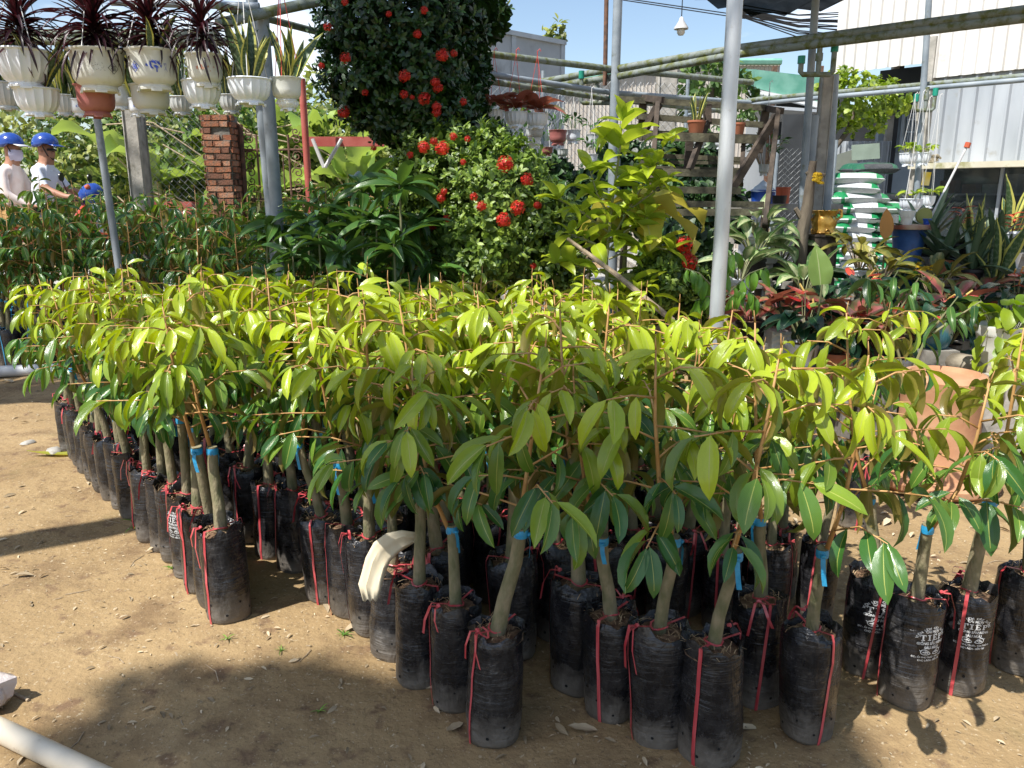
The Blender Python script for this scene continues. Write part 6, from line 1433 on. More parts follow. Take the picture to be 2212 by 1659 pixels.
tr_ = [[(1960, 830), (1905, 640), (1940, 585)], [(1960, 830), (2000, 730), (2070, 640)], [(1925, 700), (1960, 640), (1985, 600)], [(2000, 730), (2060, 690), (2120, 650)], [(1910, 650), (1890, 610), (1870, 600)]]
st.tube([(0, 0, 0), at(1955, 820, 4.4) - b0], [.014, .010], 7)
for tw in tr_:
    pts = [at(u, v, 4.4) - b0 for u, v in tw]; st.tube(pts, [.009, .007, .003], 6)
    for i in range(9):
        t = .45 + .55 * i / 9; q = t * 2; j = min(1, int(q)); pp = pts[j].lerp(pts[j + 1], q - j); a = i * 2.4
        link('leaf', rnd.choice(MNG), o, xf(pp, frame((math.cos(a), math.sin(a), -rnd.uniform(.1, .9)), roll=rnd.uniform(-.5, .5)), rnd.uniform(.14, .20)))
st.build('stem', M_mstem, o, True)
# log bench, planters, glazed pots
M_log = mat('grey log', (.17, .14, .10), (.32, .28, .21), rough=.95, scale=7, stretch=(1, 1, 1), bump=.9, bscale=25)
la, lb = gnd(1640, 684, .62), gnd(2150, 782, .62); n_ = 14
lg = thing('log_bench', 'weathered log laid along the front of the display plants', 'bench', (la.x, la.y, 0))
MB().tube([la.lerp(lb, i / n_) - Vector((la.x, la.y, 0)) + Vector((.02 * math.sin(i * 2), .02 * math.sin(i * 1.3), -.05 + .012 * math.sin(i * 1.7))) for i in range(n_ + 1)], [.055 + .009 * math.sin(i * 2.1) for i in range(n_ + 1)], 10).build('log', M_log, lg, True)
for t in (.05, .45, .9): q = la.lerp(lb, t) - Vector((la.x, la.y, 0)); MB().box((q.x, q.y + .03, .26), (.3, .14, .53), bev=.01).build('block_support', M_conc, lg)
M_cer = mat('white relief ceramic', (.62, .62, .58), (.70, .70, .67), rough=.35, scale=9, dirt=((.40, .38, .33), 6, .6))
for lab, u0, u1 in (('white wavy relief planter under the log, next to the steel pole', 1656, 1700), ('white wavy relief planter under the log with a grooved front', 1704, 1758)):
    y_ = 5.35; a, b = at(u0, 775, y_), at(u1, 712, y_); w = b.x - a.x; h = b.z - a.z; o = thing('planter', lab, 'planter', ((a.x + b.x) / 2, y_, 0)); mb = MB(); nx, nz = 26, 20; vs = []
    for i in range(nx + 1):
        for j in range(nz + 1): x = (i / nx - .5) * w; z = a.z + h * j / nz; vs.append((x, -.09 - .006 * math.sin(z * 150 + 1.4 * math.sin(x * 70)), z))
    mb.add(vs, [(i * (nz + 1) + j, (i + 1) * (nz + 1) + j, (i + 1) * (nz + 1) + j + 1, i * (nz + 1) + j + 1) for i in range(nx) for j in range(nz)]); mb.build('relief_face', M_cer, o, True)
    MB().box((0, .01, a.z + h / 2), (w, .18, h), bev=.006).build('body', M_cer, o); MB().box((0, .01, a.z / 2), (w * .8, .14, a.z)).build('block_support', M_conc, o)
def glaze():
    m, nt, o = _nt('blue glaze'); N, L = nt.nodes, nt.links; b = N.new('ShaderNodeBsdfPrincipled'); b.inputs['Roughness'].default_value = .12
    t = N.new('ShaderNodeTexCoord'); s = N.new('ShaderNodeSeparateXYZ'); L.new(t.outputs['Object'], s.inputs[0]); n = N.new('ShaderNodeTexNoise'); n.inputs['Scale'].default_value = 30; mp_ = N.new('ShaderNodeMapping'); mp_.inputs['Scale'].default_value = (1, 1, .08); L.new(t.outputs['Object'], mp_.inputs[0]); L.new(mp_.outputs[0], n.inputs['Vector'])
    x = N.new('ShaderNodeMath'); x.operation = 'MULTIPLY_ADD'; x.inputs[1].default_value = .16; L.new(n.outputs['Fac'], x.inputs[0]); L.new(s.outputs[2], x.inputs[2]); r = N.new('ShaderNodeValToRGB'); e = r.color_ramp.elements
    e[0].position, e[0].color = .10, (.03, .12, .18, 1); e[1].position, e[1].color = .19, (.08, .26, .33, 1)
    for p_, c in ((.24, (.45, .44, .34, 1)), (.29, (.05, .025, .02, 1))): q = e.new(p_); q.color = c
    L.new(x.outputs[0], r.inputs[0]); L.new(r.outputs[0], b.inputs['Base Color']); L.new(b.outputs[0], o.inputs[0]); return m
p = at(2019, 752, 4.75); D = 64 * mpp(p); o = thing('glazed_pot', 'blue glazed pot with dripping white and brown rim on the log bench', 'pot', (p.x, 4.75, p.z)); H = 66 * mpp(p); r = D / 2
MB().lathe([(r * .62, 0), (r * .80, H * .08), (r * .97, H * .35), (r, H * .55), (r * .97, H * .8), (r * .9, H * .92), (r * 1.02, H * .95), (r * 1.02, H), (r * .9, H), (r * .85, H * .9), (.01, H * .88)], 32).build('pot', glaze(), o, True); rosette(o, ANT, 14, H * .9, .17, (-.5, .7), .03, stem=(.15, .003, M_mstem))
MB().box((0, 0, -p.z / 2), (.2, .2, p.z)).build('block_support', M_conc, o)
p = at(2160, 800, 4.5); k_ = mpp(p); D, H = 118 * k_, 100 * k_; o = thing('relief_pot', 'big white relief pot overflowing with yellow green pothos', 'pot', (p.x, 4.5, p.z)); r = D / 2
MB().lathe([(r * .62, 0), (r * .72, H * .1), (r * .86, H * .5), (r * .93, H * .78), (r * 1.0, H * .84), (r * .98, H * .9), (r * 1.04, H * .97), (r * 1.02, H), (r * .9, H), (r * .85, H * .9), (.01, H * .88)], 48, rfun=lambda a, z: 1 + (.018 * math.sin(9 * a) if z > H * .8 else .012 * math.sin(6 * a + z * 60) * math.sin(z * 50))).build('pot', M_cer, o, True, 50)
MB().box((0, 0, -p.z / 2), (.28, .28, p.z)).build('block_support', M_conc, o); rosette(o, POT, 44, H * .9, .12, (-.9, .9), .08, stem=(.16, .003, M_mstem))
for i in range(4):
    a = -1.2 - i * .5; pts = [Vector((r * .9 * math.cos(a), r * .9 * math.sin(a), H)), Vector((r * 1.2 * math.cos(a), r * 1.2 * math.sin(a), H * .8)), Vector((r * 1.25 * math.cos(a), r * 1.25 * math.sin(a), H * .15))]; MB().tube(pts, .003, 5).build('vine', M_mstem, o)
    for q in range(4): link('leaf', rnd.choice(POT), o, xf(pts[1].lerp(pts[2], q / 3), frame((math.cos(a), math.sin(a), -.8), roll=rnd.uniform(-.6, .6)), .09))
M_clay = mat('terracotta', (.40, .19, .095), (.52, .29, .16), rough=.85, scale=5, bump=.25, dirt=((.30, .22, .13), 5, .57))
p = gnd(2075, 1086); o = thing('clay_jar', 'large terracotta jar standing on the open sunlit earth', 'jar', (p.x, p.y + .30, 0)); H = .62
MB().lathe([(.30, 0), (.335, .03), (.335, .06), (.26, .09), (.215, .20), (.20, .38), (.205, .50), (.22, .57), (.222, .60), (.20, H), (.17, H + .005), (.155, H - .02), (.0, H - .03)], 36).build('jar_body', M_clay, o, True, 45)
# gilded urn on stump, trunk, pedestal table and its things
M_gold = mat('gilded ceramic', (.42, .20, .03), (.62, .38, .08), rough=.3, metal=.35, scale=16, bump=.8, bscale=22)
p = at(1778, 506, 6.6); k_ = mpp(p); o = thing('tree_stump', 'dark tree stump carrying the gilded urn', 'stump', (p.x, 6.6, 0)); MB().lathe([(.20, 0), (.15, .1), (.115, p.z * .6), (.115, p.z - .02), (.125, p.z - .015), (.125, p.z), (0, p.z + .002)], 16, rfun=lambda a, z: 1 + .06 * math.sin(5 * a + z * 4)).build('stump_body', M_darkwood, o, True)
D, H = 56 * k_, 50 * k_; r = D / 2; o = thing('gilded_urn', 'golden urn with wavy rim and scrolled feet on the stump', 'urn', (p.x, 6.6, p.z))
MB().lathe([(r * .78, 0), (r * .92, H * .08), (r * .80, H * .22), (r * .92, H * .42), (r * .95, H * .6), (r * .82, H * .78), (r * .98, H * .94), (r * 1.04, H), (r * .95, H), (r * .75, H * .85), (.01, H * .8)], 40, rfun=lambda a, z: 1 + (.04 * math.sin(11 * a) if z > H * .9 else (.03 * abs(math.sin(5 * a)) if z < H * .3 else 0))).build('urn_body', M_gold, o, True, 50)
for s in (-1, 1): MB().tube([(s * r * .9, 0, H * .6), (s * r * 1.3, 0, H * .75), (s * r * 1.25, 0, H * 1.0), (s * r * 1.0, 0, H * 1.02)], .012, 7).build('handle', M_gold, o, True)
rosette(o, DIE, 8, H * .9, .12, (-.2, .5), .02)
for q in range(5): a = q * 1.257 - 1.6; MB().tube([(r * .93 * math.cos(a) + .02 * math.cos(t) * -math.sin(a), r * .93 * math.sin(a) + .02 * math.cos(t) * math.cos(a), H * .12 + .02 * math.sin(t)) for t in [i * .7 for i in range(9)]], .006, 5).build('scroll_foot', M_gold, o, True)
pts = [at(1757, 348, 6.5), at(1750, 390, 6.5), at(1745, 440, 6.5), at(1733, 500, 6.5), at(1728, 560, 6.5)]; q = pts[-1].copy(); q.z = 0
dt = thing('dead_trunk', 'bare mossy tree trunk with stubs and a yellow orchid', 'tree trunk', (q.x, 6.5, 0)); mb = MB(); of_ = Vector((q.x, 6.5, 0))
mb.tube([x - of_ for x in pts] + [Vector((0, 0, 0))], [.028, .036, .045, .05, .055, .06], 9); mb.tube([at(1757, 375, 6.5) - of_, at(1783, 378, 6.45) - of_], [.02, .012], 6); mb.tube([at(1752, 385, 6.5) - of_, at(1742, 372, 6.5) - of_], [.02, .012], 6); mb.tube([at(1738, 480, 6.5) - of_, at(1718, 450, 6.5) - of_], [.03, .018], 6); mb.build('trunk', M_trunk, dt, True)
for i in range(12): link('flower', mm, dt, xf(at(1766 + rnd.uniform(-5, 8), 388 + rnd.uniform(-12, 14), 6.42) - of_, Matrix.Identity(3), .45))
yt = 6.7; p = at(1966, 485, yt); k_ = mpp(p); o = thing('pedestal_table', 'round red edged table on a dark blue pedestal', 'table', (p.x, yt, 0)); M_bped = mat('blue pedestal glaze', (.015, .05, .16), (.03, .10, .26), rough=.3, scale=9)
MB().lathe([(.0, p.z - .035), (45 * k_, p.z - .035), (46 * k_, p.z - .01), (45 * k_, p.z), (0, p.z)], 28).build('table_top', mat('red brown table', (.20, .05, .03), (.36, .26, .18), rough=.5, scale=8), o, True, 40)
MB().lathe([(.17, 0), (.15, .05), (.10, .15), (.085, p.z * .5), (.11, p.z * .7), (.13, p.z * .72), (.10, p.z * .76), (.13, p.z * .93), (.14, p.z - .035)], 24).build('pedestal', M_bped, o, True)
def on_table(u, w, h, prof, mt, label, name, cat):
    q = at(u, 484, yt); D, H = w * k_, h * k_; x = MB().lathe([(a * D / 2, b * H) for a, b in prof], 24).build(name, mt, smooth=True, ang=35); x.location = (q.x, yt - .02, p.z - .002); return tag(x, label, cat)
x = on_table(1955, 34, 30, [(.6, 0), (.75, .5), (.80, .52), (1, .97), (1, 1), (.88, 1), (.8, .8), (0, .78)], M_pc, 'cream flowerpot on the pedestal table', 'flowerpot', 'pot')
on_table(1929, 17, 22, [(.9, 0), (.95, .1), (.95, .8), (.8, .84), (.92, .86), (.92, 1), (0, 1)], M_pc, 'little cream lidded jar beside the flowerpot on the table', 'jar', 'jar')
on_table(1999, 18, 13, [(.6, 0), (.8, .4), (.7, .5), (1, .9), (1, 1), (.8, 1), (0, .8)], M_tubb, 'tiny blue and white cup on the table before the olive disc', 'cup', 'cup')
q = at(1996, 466, yt + .06); tag(MB().tube([q - Vector((0, .01, 0)), q + Vector((0, .012, 0))], 17 * k_, 28).build('olive_disc', mat('olive disc', (.22, .24, .05), (.28, .29, .08), rough=.6)), 'olive round disc standing on edge on the table', 'disc')
q = at(1911, 520, 6.5); o = thing('rubber_plant', 'plant with two upright orange backed leaves next to the pedestal table', 'plant', (q.x, 6.5, 0)); M_or = leafmat('orange leaf back', (.50, .22, .05), (.58, .30, .08), (.50, .22, .05), rough=.5, trans=.3, var=.1); ORL = leafmesh('orange_leaf', 1.0, .45, M_or, 6, 4, .15, .1, .02, None, .1, 3)
MB().tube([(0, 0, 0), (.01, 0, q.z)], [.012, .008], 6).build('stem', M_mstem, o, True); link('leaf', ORL, o, xf((.0, 0, q.z), frame((.05, .1, 1), up=(0, -1, 0)), .26)); link('leaf', ORL, o, xf((.0, 0, q.z - .02), frame((.15, -.3, -.9), up=(0, -1, 0)), .15)); rosette(o, CRO, 10, q.z * .8, .2, (-.3, .8))
# white hanging pots by the shop
for lab, u, w, vr, vb, y in (('upper white scalloped hanging pot with round leaves near the barred window', 1962, 38, 331, 358, 8.9), ('second white scalloped pot hanging beside the upper one', 1994, 32, 330, 356, 9.2), ('lower white scalloped hanging pot with pennywort above the table', 1967, 48, 429, 456, 8.7), ('lower small white pot behind the pennywort pot', 2004, 30, 423, 448, 9.0)):
    o = hpot(u, w, vr, vb, y, 'fluted', M_pw, None, lab, ztop=2.6); rosette(o, POT, 12, .13, .10, (-.3, 1.0), .04, stem=(.08, .002, M_mstem))
tag(MB().tube([at(2089, 316, 7.4), at(2030, 432, 7.4), at(2000, 490, 7.4)], .010, 6).tube([at(2092, 308, 7.4), at(2088, 319, 7.4)], .026, 8).build('white_rod', MATS['enamel'], smooth=True), 'slanted white rod tipped with a red knob before the shop', 'rod'); bpy.data.objects['white_rod'].data.materials.append(M_orb)
me = bpy.data.objects['white_rod'].data; me.polygons.foreach_set('material_index', [0 if i < len(me.polygons) - 10 else 1 for i in range(len(me.polygons))])
mb = MB(); rg = random.Random(2); pc = WA + WD * wt_(2030) + WN * .14 + Vector((0, 0, zl0 - .01))
for i in range(9): mb.tube([pc + WD * (.16 * math.cos(t + i) * rg.uniform(.5, 1.1)) + WN * (.07 * math.sin(t * 1.3 + i)) + Vector((0, 0, .05 + .045 * math.sin(t * 2 + i * 1.3))) for t in [k_ * .6 for k_ in range(12)]], .014, 5)
tag(mb.build('rope_coil', mat('old rope', (.20, .17, .12), (.32, .28, .20), rough=.95, scale=40), smooth=True), 'tangled old rope heaped on the shop ledge', 'rope')
q = at(2001, 386, 9.6); tag(MB().box(q, (16 * mpp(q), .012, 28 * mpp(q)), Euler((0, R(4), 0))).build('yellow_sign', mat('yellow card', (.75, .52, .02), (.75, .6, .2), rough=.5, scale=9)), 'small yellow card hanging beside the shop glass', 'sign')
bn = thing('parked_scooter', 'parked black and white scooter half hidden behind the hanging pots', 'scooter', (at(1955, 400, 11.4).x, 11.4, .45)); M_blk = mat('black paint', (.015, .015, .017), rough=.3); M_wht = mat('white paint', (.7, .7, .7), rough=.3)
MB().lathe([(.02, -.05), (.22, -.045), (.26, 0), (.22, .045), (.02, .05)], 20).build('wheel', M_blk, bn, True, M=Matrix.Translation((.5, 0, .26)) @ Matrix.Rotation(R(90), 4, 'X')); MB().lathe([(.02, -.05), (.22, -.045), (.26, 0), (.22, .045), (.02, .05)], 20).build('wheel', M_blk, bn, True, M=Matrix.Translation((-.6, 0, .26)) @ Matrix.Rotation(R(90), 4, 'X'))
MB().tube([(-.8, 0, .75), (-.4, 0, .72), (0, 0, .66), (.15, 0, .4), (.3, 0, .45), (.42, 0, .9), (.45, 0, 1.1)], [.05, .13, .12, .1, .1, .13, .06], 10).build('body', M_blk, bn, True); MB().box((-.35, 0, .80), (.6, .24, .08), bev=.03).build('seat', M_wht, bn); MB().tube([(.42, -.3, 1.08), (.46, 0, 1.10), (.42, .3, 1.08)], .02, 7).tube([(.44, -.2, 1.1), (.44, -.27, 1.3)], .01, 5).build('handlebar', M_blk, bn, True)
# ------------------------------------------------------------------ motorbike with two riders on the road
M_skin = mat('skin', (.36, .17, .10), (.42, .21, .13), rough=.55, scale=30)
M_hair = mat('black hair', (.010, .009, .008), rough=.6)
M_shirt = mat('white shirt', (.72, .74, .80), (.78, .80, .84), rough=.8, scale=12, bump=.3, bscale=14)
M_pink = mat('pale pink jacket', (.74, .60, .54), (.80, .70, .66), rough=.8, scale=10, bump=.4, bscale=12)
M_khaki = mat('khaki trousers', (.40, .22, .07), (.48, .29, .11), rough=.85, scale=9)
M_dkt = mat('dark trousers', (.02, .022, .03), rough=.8)
M_helm = mat('blue helmet', (.015, .05, .26), (.02, .07, .32), rough=.18, scale=5, coat=.5)
M_mask = mat('lilac mask', (.55, .53, .68), rough=.8)
def person(name, label, loc, J, E, classify, mats):
    """continuous body grown over a joint skeleton, then coloured where clothes end"""
    me = bpy.data.meshes.new(name); ks = list(J); me.from_pydata([J[k][0] for k in ks], [(ks.index(a), ks.index(b)) for a, b in E], []) if False else me.from_pydata([J[k][0] for k in ks], [(ks.index(a), ks.index(b)) for a, b in E], [])
    o = bpy.data.objects.new(name, me); COL.objects.link(o); sk = o.modifiers.new('skin', 'SKIN'); sk.use_smooth_shade = True
    for i, k in enumerate(ks):
        r = J[k][1]; me.skin_vertices[0].data[i].radius = (r, r) if not isinstance(r, tuple) else r
    me.skin_vertices[0].data[ks.index('pelvis')].use_root = True
    ss = o.modifiers.new('sub', 'SUBSURF'); ss.levels = ss.render_levels = 2
    bpy.context.view_layer.update(); ev = o.evaluated_get(bpy.context.evaluated_depsgraph_get()); m2 = bpy.data.meshes.new_from_object(ev)
    bpy.data.objects.remove(o); m2.materials.clear()
    for m in mats: m2.materials.append(m)
    segs = [(Vector(J[a][0]), Vector(J[b][0]), a, b) for a, b in E]
    def near(p):
        best = None
        for a, b, na, nb in segs:
            d = b - a; t = max(0, min(1, (p - a).dot(d) / max(1e-9, d.dot(d)))); q = (p - a - d * t).length
            if best is None or q < best[0]: best = (q, na, nb, t)
        return best
    m2.polygons.foreach_set('material_index', [classify(f.center, *near(f.center)[1:]) for f in m2.polygons]); m2.polygons.foreach_set('use_smooth', [True] * len(m2.polygons))
    b = link(name, m2); b.location = loc; tag(b, label, 'person'); return b
def skeleton(px, lean, long_):
    J = {'pelvis': ((px, 0, .86), (.15, .12)), 'waist': ((px + .02, 0, 1.02), (.145, .11)), 'chest': ((px + .05 + lean * .5, 0, 1.22), (.165, .115)), 'upper': ((px + .07 + lean, 0, 1.36), (.13, .09)), 'neck': ((px + .09 + lean, 0, 1.45), .055), 'jaw': ((px + .115 + lean, 0, 1.54), (.07, .078)), 'brow': ((px + .11 + lean, 0, 1.63), (.082, .095)), 'crown': ((px + .10 + lean, 0, 1.70), (.06, .07)), 'nose': ((px + .215 + lean, 0, 1.575), .012)}
    E = [('pelvis', 'waist'), ('waist', 'chest'), ('chest', 'upper'), ('upper', 'neck'), ('neck', 'jaw'), ('jaw', 'brow'), ('brow', 'crown'), ('jaw', 'nose')]
    for s, n in ((-1, 'r'), (1, 'l')):
        S = px + .06 + lean
        arm = (((S, s * .185, 1.37), .062), ((S + .14, s * .245, 1.15), .048), ((S + .36, s * .27, 1.07), .036), ((S + .44, s * .275, 1.065), .034)) if not long_ else (((S, s * .175, 1.36), .062), ((S + .06, s * .24, 1.10), .052), ((S + .24, s * .17, .97), .042), ((S + .30, s * .15, .96), .034))
        for k, (q, r) in zip(('shoulder', 'elbow', 'wrist', 'palm'), arm): J[k + n] = (q, r)
        E += [('upper', 'shoulder' + n), ('shoulder' + n, 'elbow' + n), ('elbow' + n, 'wrist' + n), ('wrist' + n, 'palm' + n)]
        P0 = Vector(arm[3][0])
        for f in range(4):
            b0 = P0 + Vector((.045, (f - 1.5) * .019, .008)); b1 = b0 + Vector((.028, 0, -.012 - .003 * f)); b2 = b1 + Vector((.004, 0, -.028))
            J['f%d' % f + n] = (tuple(b0), .010); J['g%d' % f + n] = (tuple(b1), .0095); J['h%d' % f + n] = (tuple(b2), .008); E += [('palm' + n, 'f%d' % f + n), ('f%d' % f + n, 'g%d' % f + n), ('g%d' % f + n, 'h%d' % f + n)]
        t0 = P0 + Vector((.015, -s * .035, -.01)); J['t0' + n] = (tuple(t0), .011); J['t1' + n] = (tuple(t0 + Vector((.03, -s * .006, -.015))), .009); E += [('palm' + n, 't0' + n), ('t0' + n, 't1' + n)]
        for k, q, r in (('hip', (px + .02, s * .10, .84), .10), ('knee', (px + .40, s * .17, .74), .068), ('ankle', (px + .34, s * .17, .36), .045), ('toe', (px + .46, s * .17, .31), .035)): J[k + n] = (q, r)
        E += [('pelvis', 'hip' + n), ('hip' + n, 'knee' + n), ('knee' + n, 'ankle' + n), ('ankle' + n, 'toe' + n)]
    return J, E
def cls(long_):
    def f(c, a, b, t):
        if a[:-1] in ('hip', 'knee') or b[:-1] in ('hip',) or (a == 'pelvis' and c.z < .90): return 2
        if a[:-1] == 'ankle': return 3
        if a in ('neck', 'jaw', 'brow'): return 0 if c.z < 1.72 else 3
        if a == 'upper' and b == 'neck' and t > .8: return 0
        if a[:-1] in ('palm',) or a[0] in 'fgt' and len(a) == 3 or a[:-1] == 'wrist': return 0
        if not long_ and (a[:-1] == 'elbow' or (a[:-1] == 'shoulder' and t > .80)): return 0
        return 1
    return f
hd = at(105, 330, 9.6); RX, RY, RZ = hd.x - .17, 9.6, .45
J, E = skeleton(0.0, .03, False); drv = person('person', 'person in white short sleeved shirt and blue helmet driving the motorbike', (RX, RY, RZ), J, E, cls(False), [M_skin, M_shirt, M_dkt, M_hair])
J2, E2 = skeleton(-.36, .0, True); pas = person('person', 'person in pale pink jacket, mask and blue helmet riding pillion', (RX, RY, RZ), J2, E2, cls(True), [M_skin, M_pink, M_khaki, M_hair])
def helmet(o, c, mt, peak=None, crown=None):
    mb = MB(); n, m = 20, 8; vs = []
    for i in range(m + 1):
        ph = i / m * 1.75
        for j in range(n):
            a = 2 * math.pi * j / n; low = 1.0 if math.cos(a) < .3 else .82
            p_ = min(ph, 1.75 * low); vs.append((c[0] + .135 * math.sin(p_) * math.cos(a), c[1] + .118 * math.sin(p_) * math.sin(a), c[2] + .125 * math.cos(p_)))
    mb.add(vs, [(i * n + j, i * n + (j + 1) % n, (i + 1) * n + (j + 1) % n, (i + 1) * n + j) for i in range(m) for j in range(n)])
    h = mb.build('helmet', mt, o, True); s = h.modifiers.new('thickness', 'SOLIDIFY'); s.thickness = .014
    pk = MB(); vs = []
    for i in range(9):
        a = -1.0 + i * .25; vs += [(c[0] + .13 * math.cos(a), c[1] + .115 * math.sin(a), c[2] + .005), (c[0] + .215 * math.cos(a * .75), c[1] + .12 * math.sin(a), c[2] - .022)]
    pk.add(vs, [(2 * i, 2 * i + 2, 2 * i + 3, 2 * i + 1) for i in range(8)]); v = pk.build('visor', peak or mt, h, True); s = v.modifiers.new('thickness', 'SOLIDIFY'); s.thickness = .006
    MB().tube([(c[0] + .02, c[1] - .105, c[2] - .02), (c[0] + .05, c[1] - .075, c[2] - .12), (c[0] + .07, c[1], c[2] - .165), (c[0] + .05, c[1] + .075, c[2] - .12), (c[0] + .02, c[1] + .105, c[2] - .02)], .007, 5).build('chin_strap', M_hair, h, True)
helmet(drv, (.145, 0, 1.655), M_helm); helmet(pas, (-.255, 0, 1.655), M_helm, MATS['white paint'])
MB().tube([(.205, -.085, 1.60), (.235, -.045, 1.60), (.24, 0, 1.602), (.235, .045, 1.60), (.205, .085, 1.60)], .013, 6).build('sunglasses', M_hair, drv, True)
MB().tube([(.205, -.03, 1.545), (.214, 0, 1.543), (.205, .03, 1.545)], .006, 5).build('mouth', mat('lips', (.30, .11, .09), rough=.5), drv, True)
for s in (-1, 1): MB().lathe([(.001, -.008), (.018, 0), (.001, .008)], 8).build('ear', M_skin, drv, True, M=Matrix.Translation((.125, s * .085, 1.585)) @ Matrix.Rotation(R(90), 4, 'X'))
for s in (-1, 1): MB().add([(.16, s * .01, 1.42), (.10, s * .07, 1.46), (.12, s * .085, 1.41), (.19, s * .035, 1.36)], [(0, 1, 2, 3)]).build('collar', M_shirt, drv).modifiers.new('thickness', 'SOLIDIFY').thickness = .006
mb = MB(); vs = []
for i in range(9):
    a = -1.45 + i * .3625
    for r, z in ((.092, 1.60), (.105, 1.565), (.10, 1.52), (.075, 1.475)): vs.append((-.252 + r * math.cos(a) * 1.08, r * .98 * math.sin(a), z))
mb.add(vs, [(i * 4 + j, i * 4 + 4 + j, i * 4 + 5 + j, i * 4 + 1 + j) for i in range(8) for j in range(3)]); mb.build('face_mask', M_mask, pas, True)
mbk = thing('motorbike', 'red and blue motorbike carrying two riders along the road', 'motorbike', (RX, RY, RZ)); M_rim = mat('alloy', (.5, .5, .5), rough=.3, metal=.8); M_bred = mat('motorbike red', (.50, .07, .03), rough=.25, coat=.5)
for x in (.78, -.50):
    W_ = MB().lathe([(.20, -.03), (.27, -.035), (.30, 0), (.27, .035), (.20, .03), (.20, -.03)], 28, caps=False).build('wheel', M_blk, mbk, True, M=Matrix.Translation((x, 0, .30)) @ Matrix.Rotation(R(90), 4, 'X')); rm = MB().lathe([(.20, -.02), (.205, 0), (.20, .02)], 28, caps=False)
    for q in range(6): a = q * math.pi / 3; rm.tube([(0, 0, 0), (.2 * math.cos(a), .2 * math.sin(a), 0)], .011, 5)
    rm.build('rim', M_rim, W_, True)
MB().tube([(-.75, 0, .78), (-.5, 0, .72), (-.1, 0, .62), (.15, 0, .50), (.35, 0, .55), (.48, 0, .82), (.55, 0, .98)], [.05, .11, .12, .10, .09, .10, .05], 12).build('body', M_bred, mbk, True); MB().box((-.25, 0, .80), (.85, .24, .09), bev=.035).build('seat', M_blk, mbk); MB().tube([(.58, 0, 1.0), (.70, 0, .60), (.78, 0, .30)], .03, 8).build('fork', M_rim, mbk, True); MB().box((.74, 0, .62), (.30, .12, .05), Euler((0, R(18), 0)), bev=.02).build('mudguard', M_bred, mbk); MB().tube([(.44, -.33, 1.045), (.52, -.15, 1.03), (.55, 0, 1.0), (.52, .15, 1.03), (.44, .33, 1.045)], .016, 8).build('handlebar', M_blk, mbk, True)
cw = MB().lathe([(.01, -.17), (.07, -.14), (.115, -.03), (.12, .04), (.08, .12), (.02, .15)], 18).build('headlight_cowl', M_helm, mbk, True, M=Matrix.Translation((.60, 0, 1.10)) @ Matrix.Rotation(R(60), 4, 'Y')); MB().lathe([(.09, .05), (.075, .10), (.02, .13), (0, .131)], 16).build('lens', MATS['shop white'], cw, True); MB().lathe([(.03, -.02), (.028, .02), (0, .03)], 10).build('indicator', M_orb, cw, True, M=Matrix.Translation((-.06, -.09, .06)))
for s in (-1, 1): mr = MB().tube([(.47, s * .22, 1.05), (.45, s * .30, 1.25)], .006, 5).build('mirror', M_blk, mbk, True); MB().lathe([(.0, -.008), (.05, -.006), (.05, .006), (0, .008)], 14).build('mirror_glass', M_blk, mr, True, M=Matrix.Translation((.45, s * .31, 1.29)) @ Matrix.Rotation(R(90), 4, 'Y'))

# ------------------------------------------------------------------ things lying on the ground
M_pvc = mat('cream plastic pipe', (.58, .50, .37), (.70, .62, .48), rough=.5, scale=7, dirt=((.36, .25, .15), 12, .60))
a, b = gnd(-120, 1520, .03), gnd(250, 1696, .03); tag(MB().tube([a, a.lerp(b, .33) , b], .032, 20).build('ground_pipe', M_pvc, smooth=True), 'old cream plastic pipe lying on the bare earth', 'pipe')
a, b = gnd(-220, 812, .05), gnd(128, 797, .05); tag(MB().tube([a, b], .05, 18).build('ground_pipe', mat('pale grey pipe', (.48, .49, .50), (.56, .57, .57), rough=.5, scale=4), smooth=True), 'pale grey pipe lying before the shaded blue tied saplings', 'pipe')
mb = MB(); rg = random.Random(8); c = gnd(-5, 1530); n, m = 18, 9; vs = []
for i in range(m + 1):
    for j in range(n): a, ph = 2 * math.pi * j / n, math.pi * i / m; r = 1 + .22 * math.sin(3 * a + i) * math.sin(ph) + rg.uniform(-.08, .08) + (.35 if j == 1 and 3 <= i <= 6 else 0); vs.append((c.x - .03 + .075 * r * math.sin(ph) * math.cos(a), c.y + .06 * r * math.sin(ph) * math.sin(a), .062 - .062 * math.cos(ph) * (1 if i else 1)))
mb.add(vs, [(i * n + j, i * n + (j + 1) % n, (i + 1) * n + (j + 1) % n, (i + 1) * n + j) for i in range(m) for j in range(n)]); tag(mb.build('plastic_bag', mat('pinkish plastic bag', (.60, .52, .48), (.70, .63, .60), rough=.3, scale=20, bump=.8, bscale=30), smooth=True), 'crumpled pinkish white plastic bag on the earth', 'plastic bag')
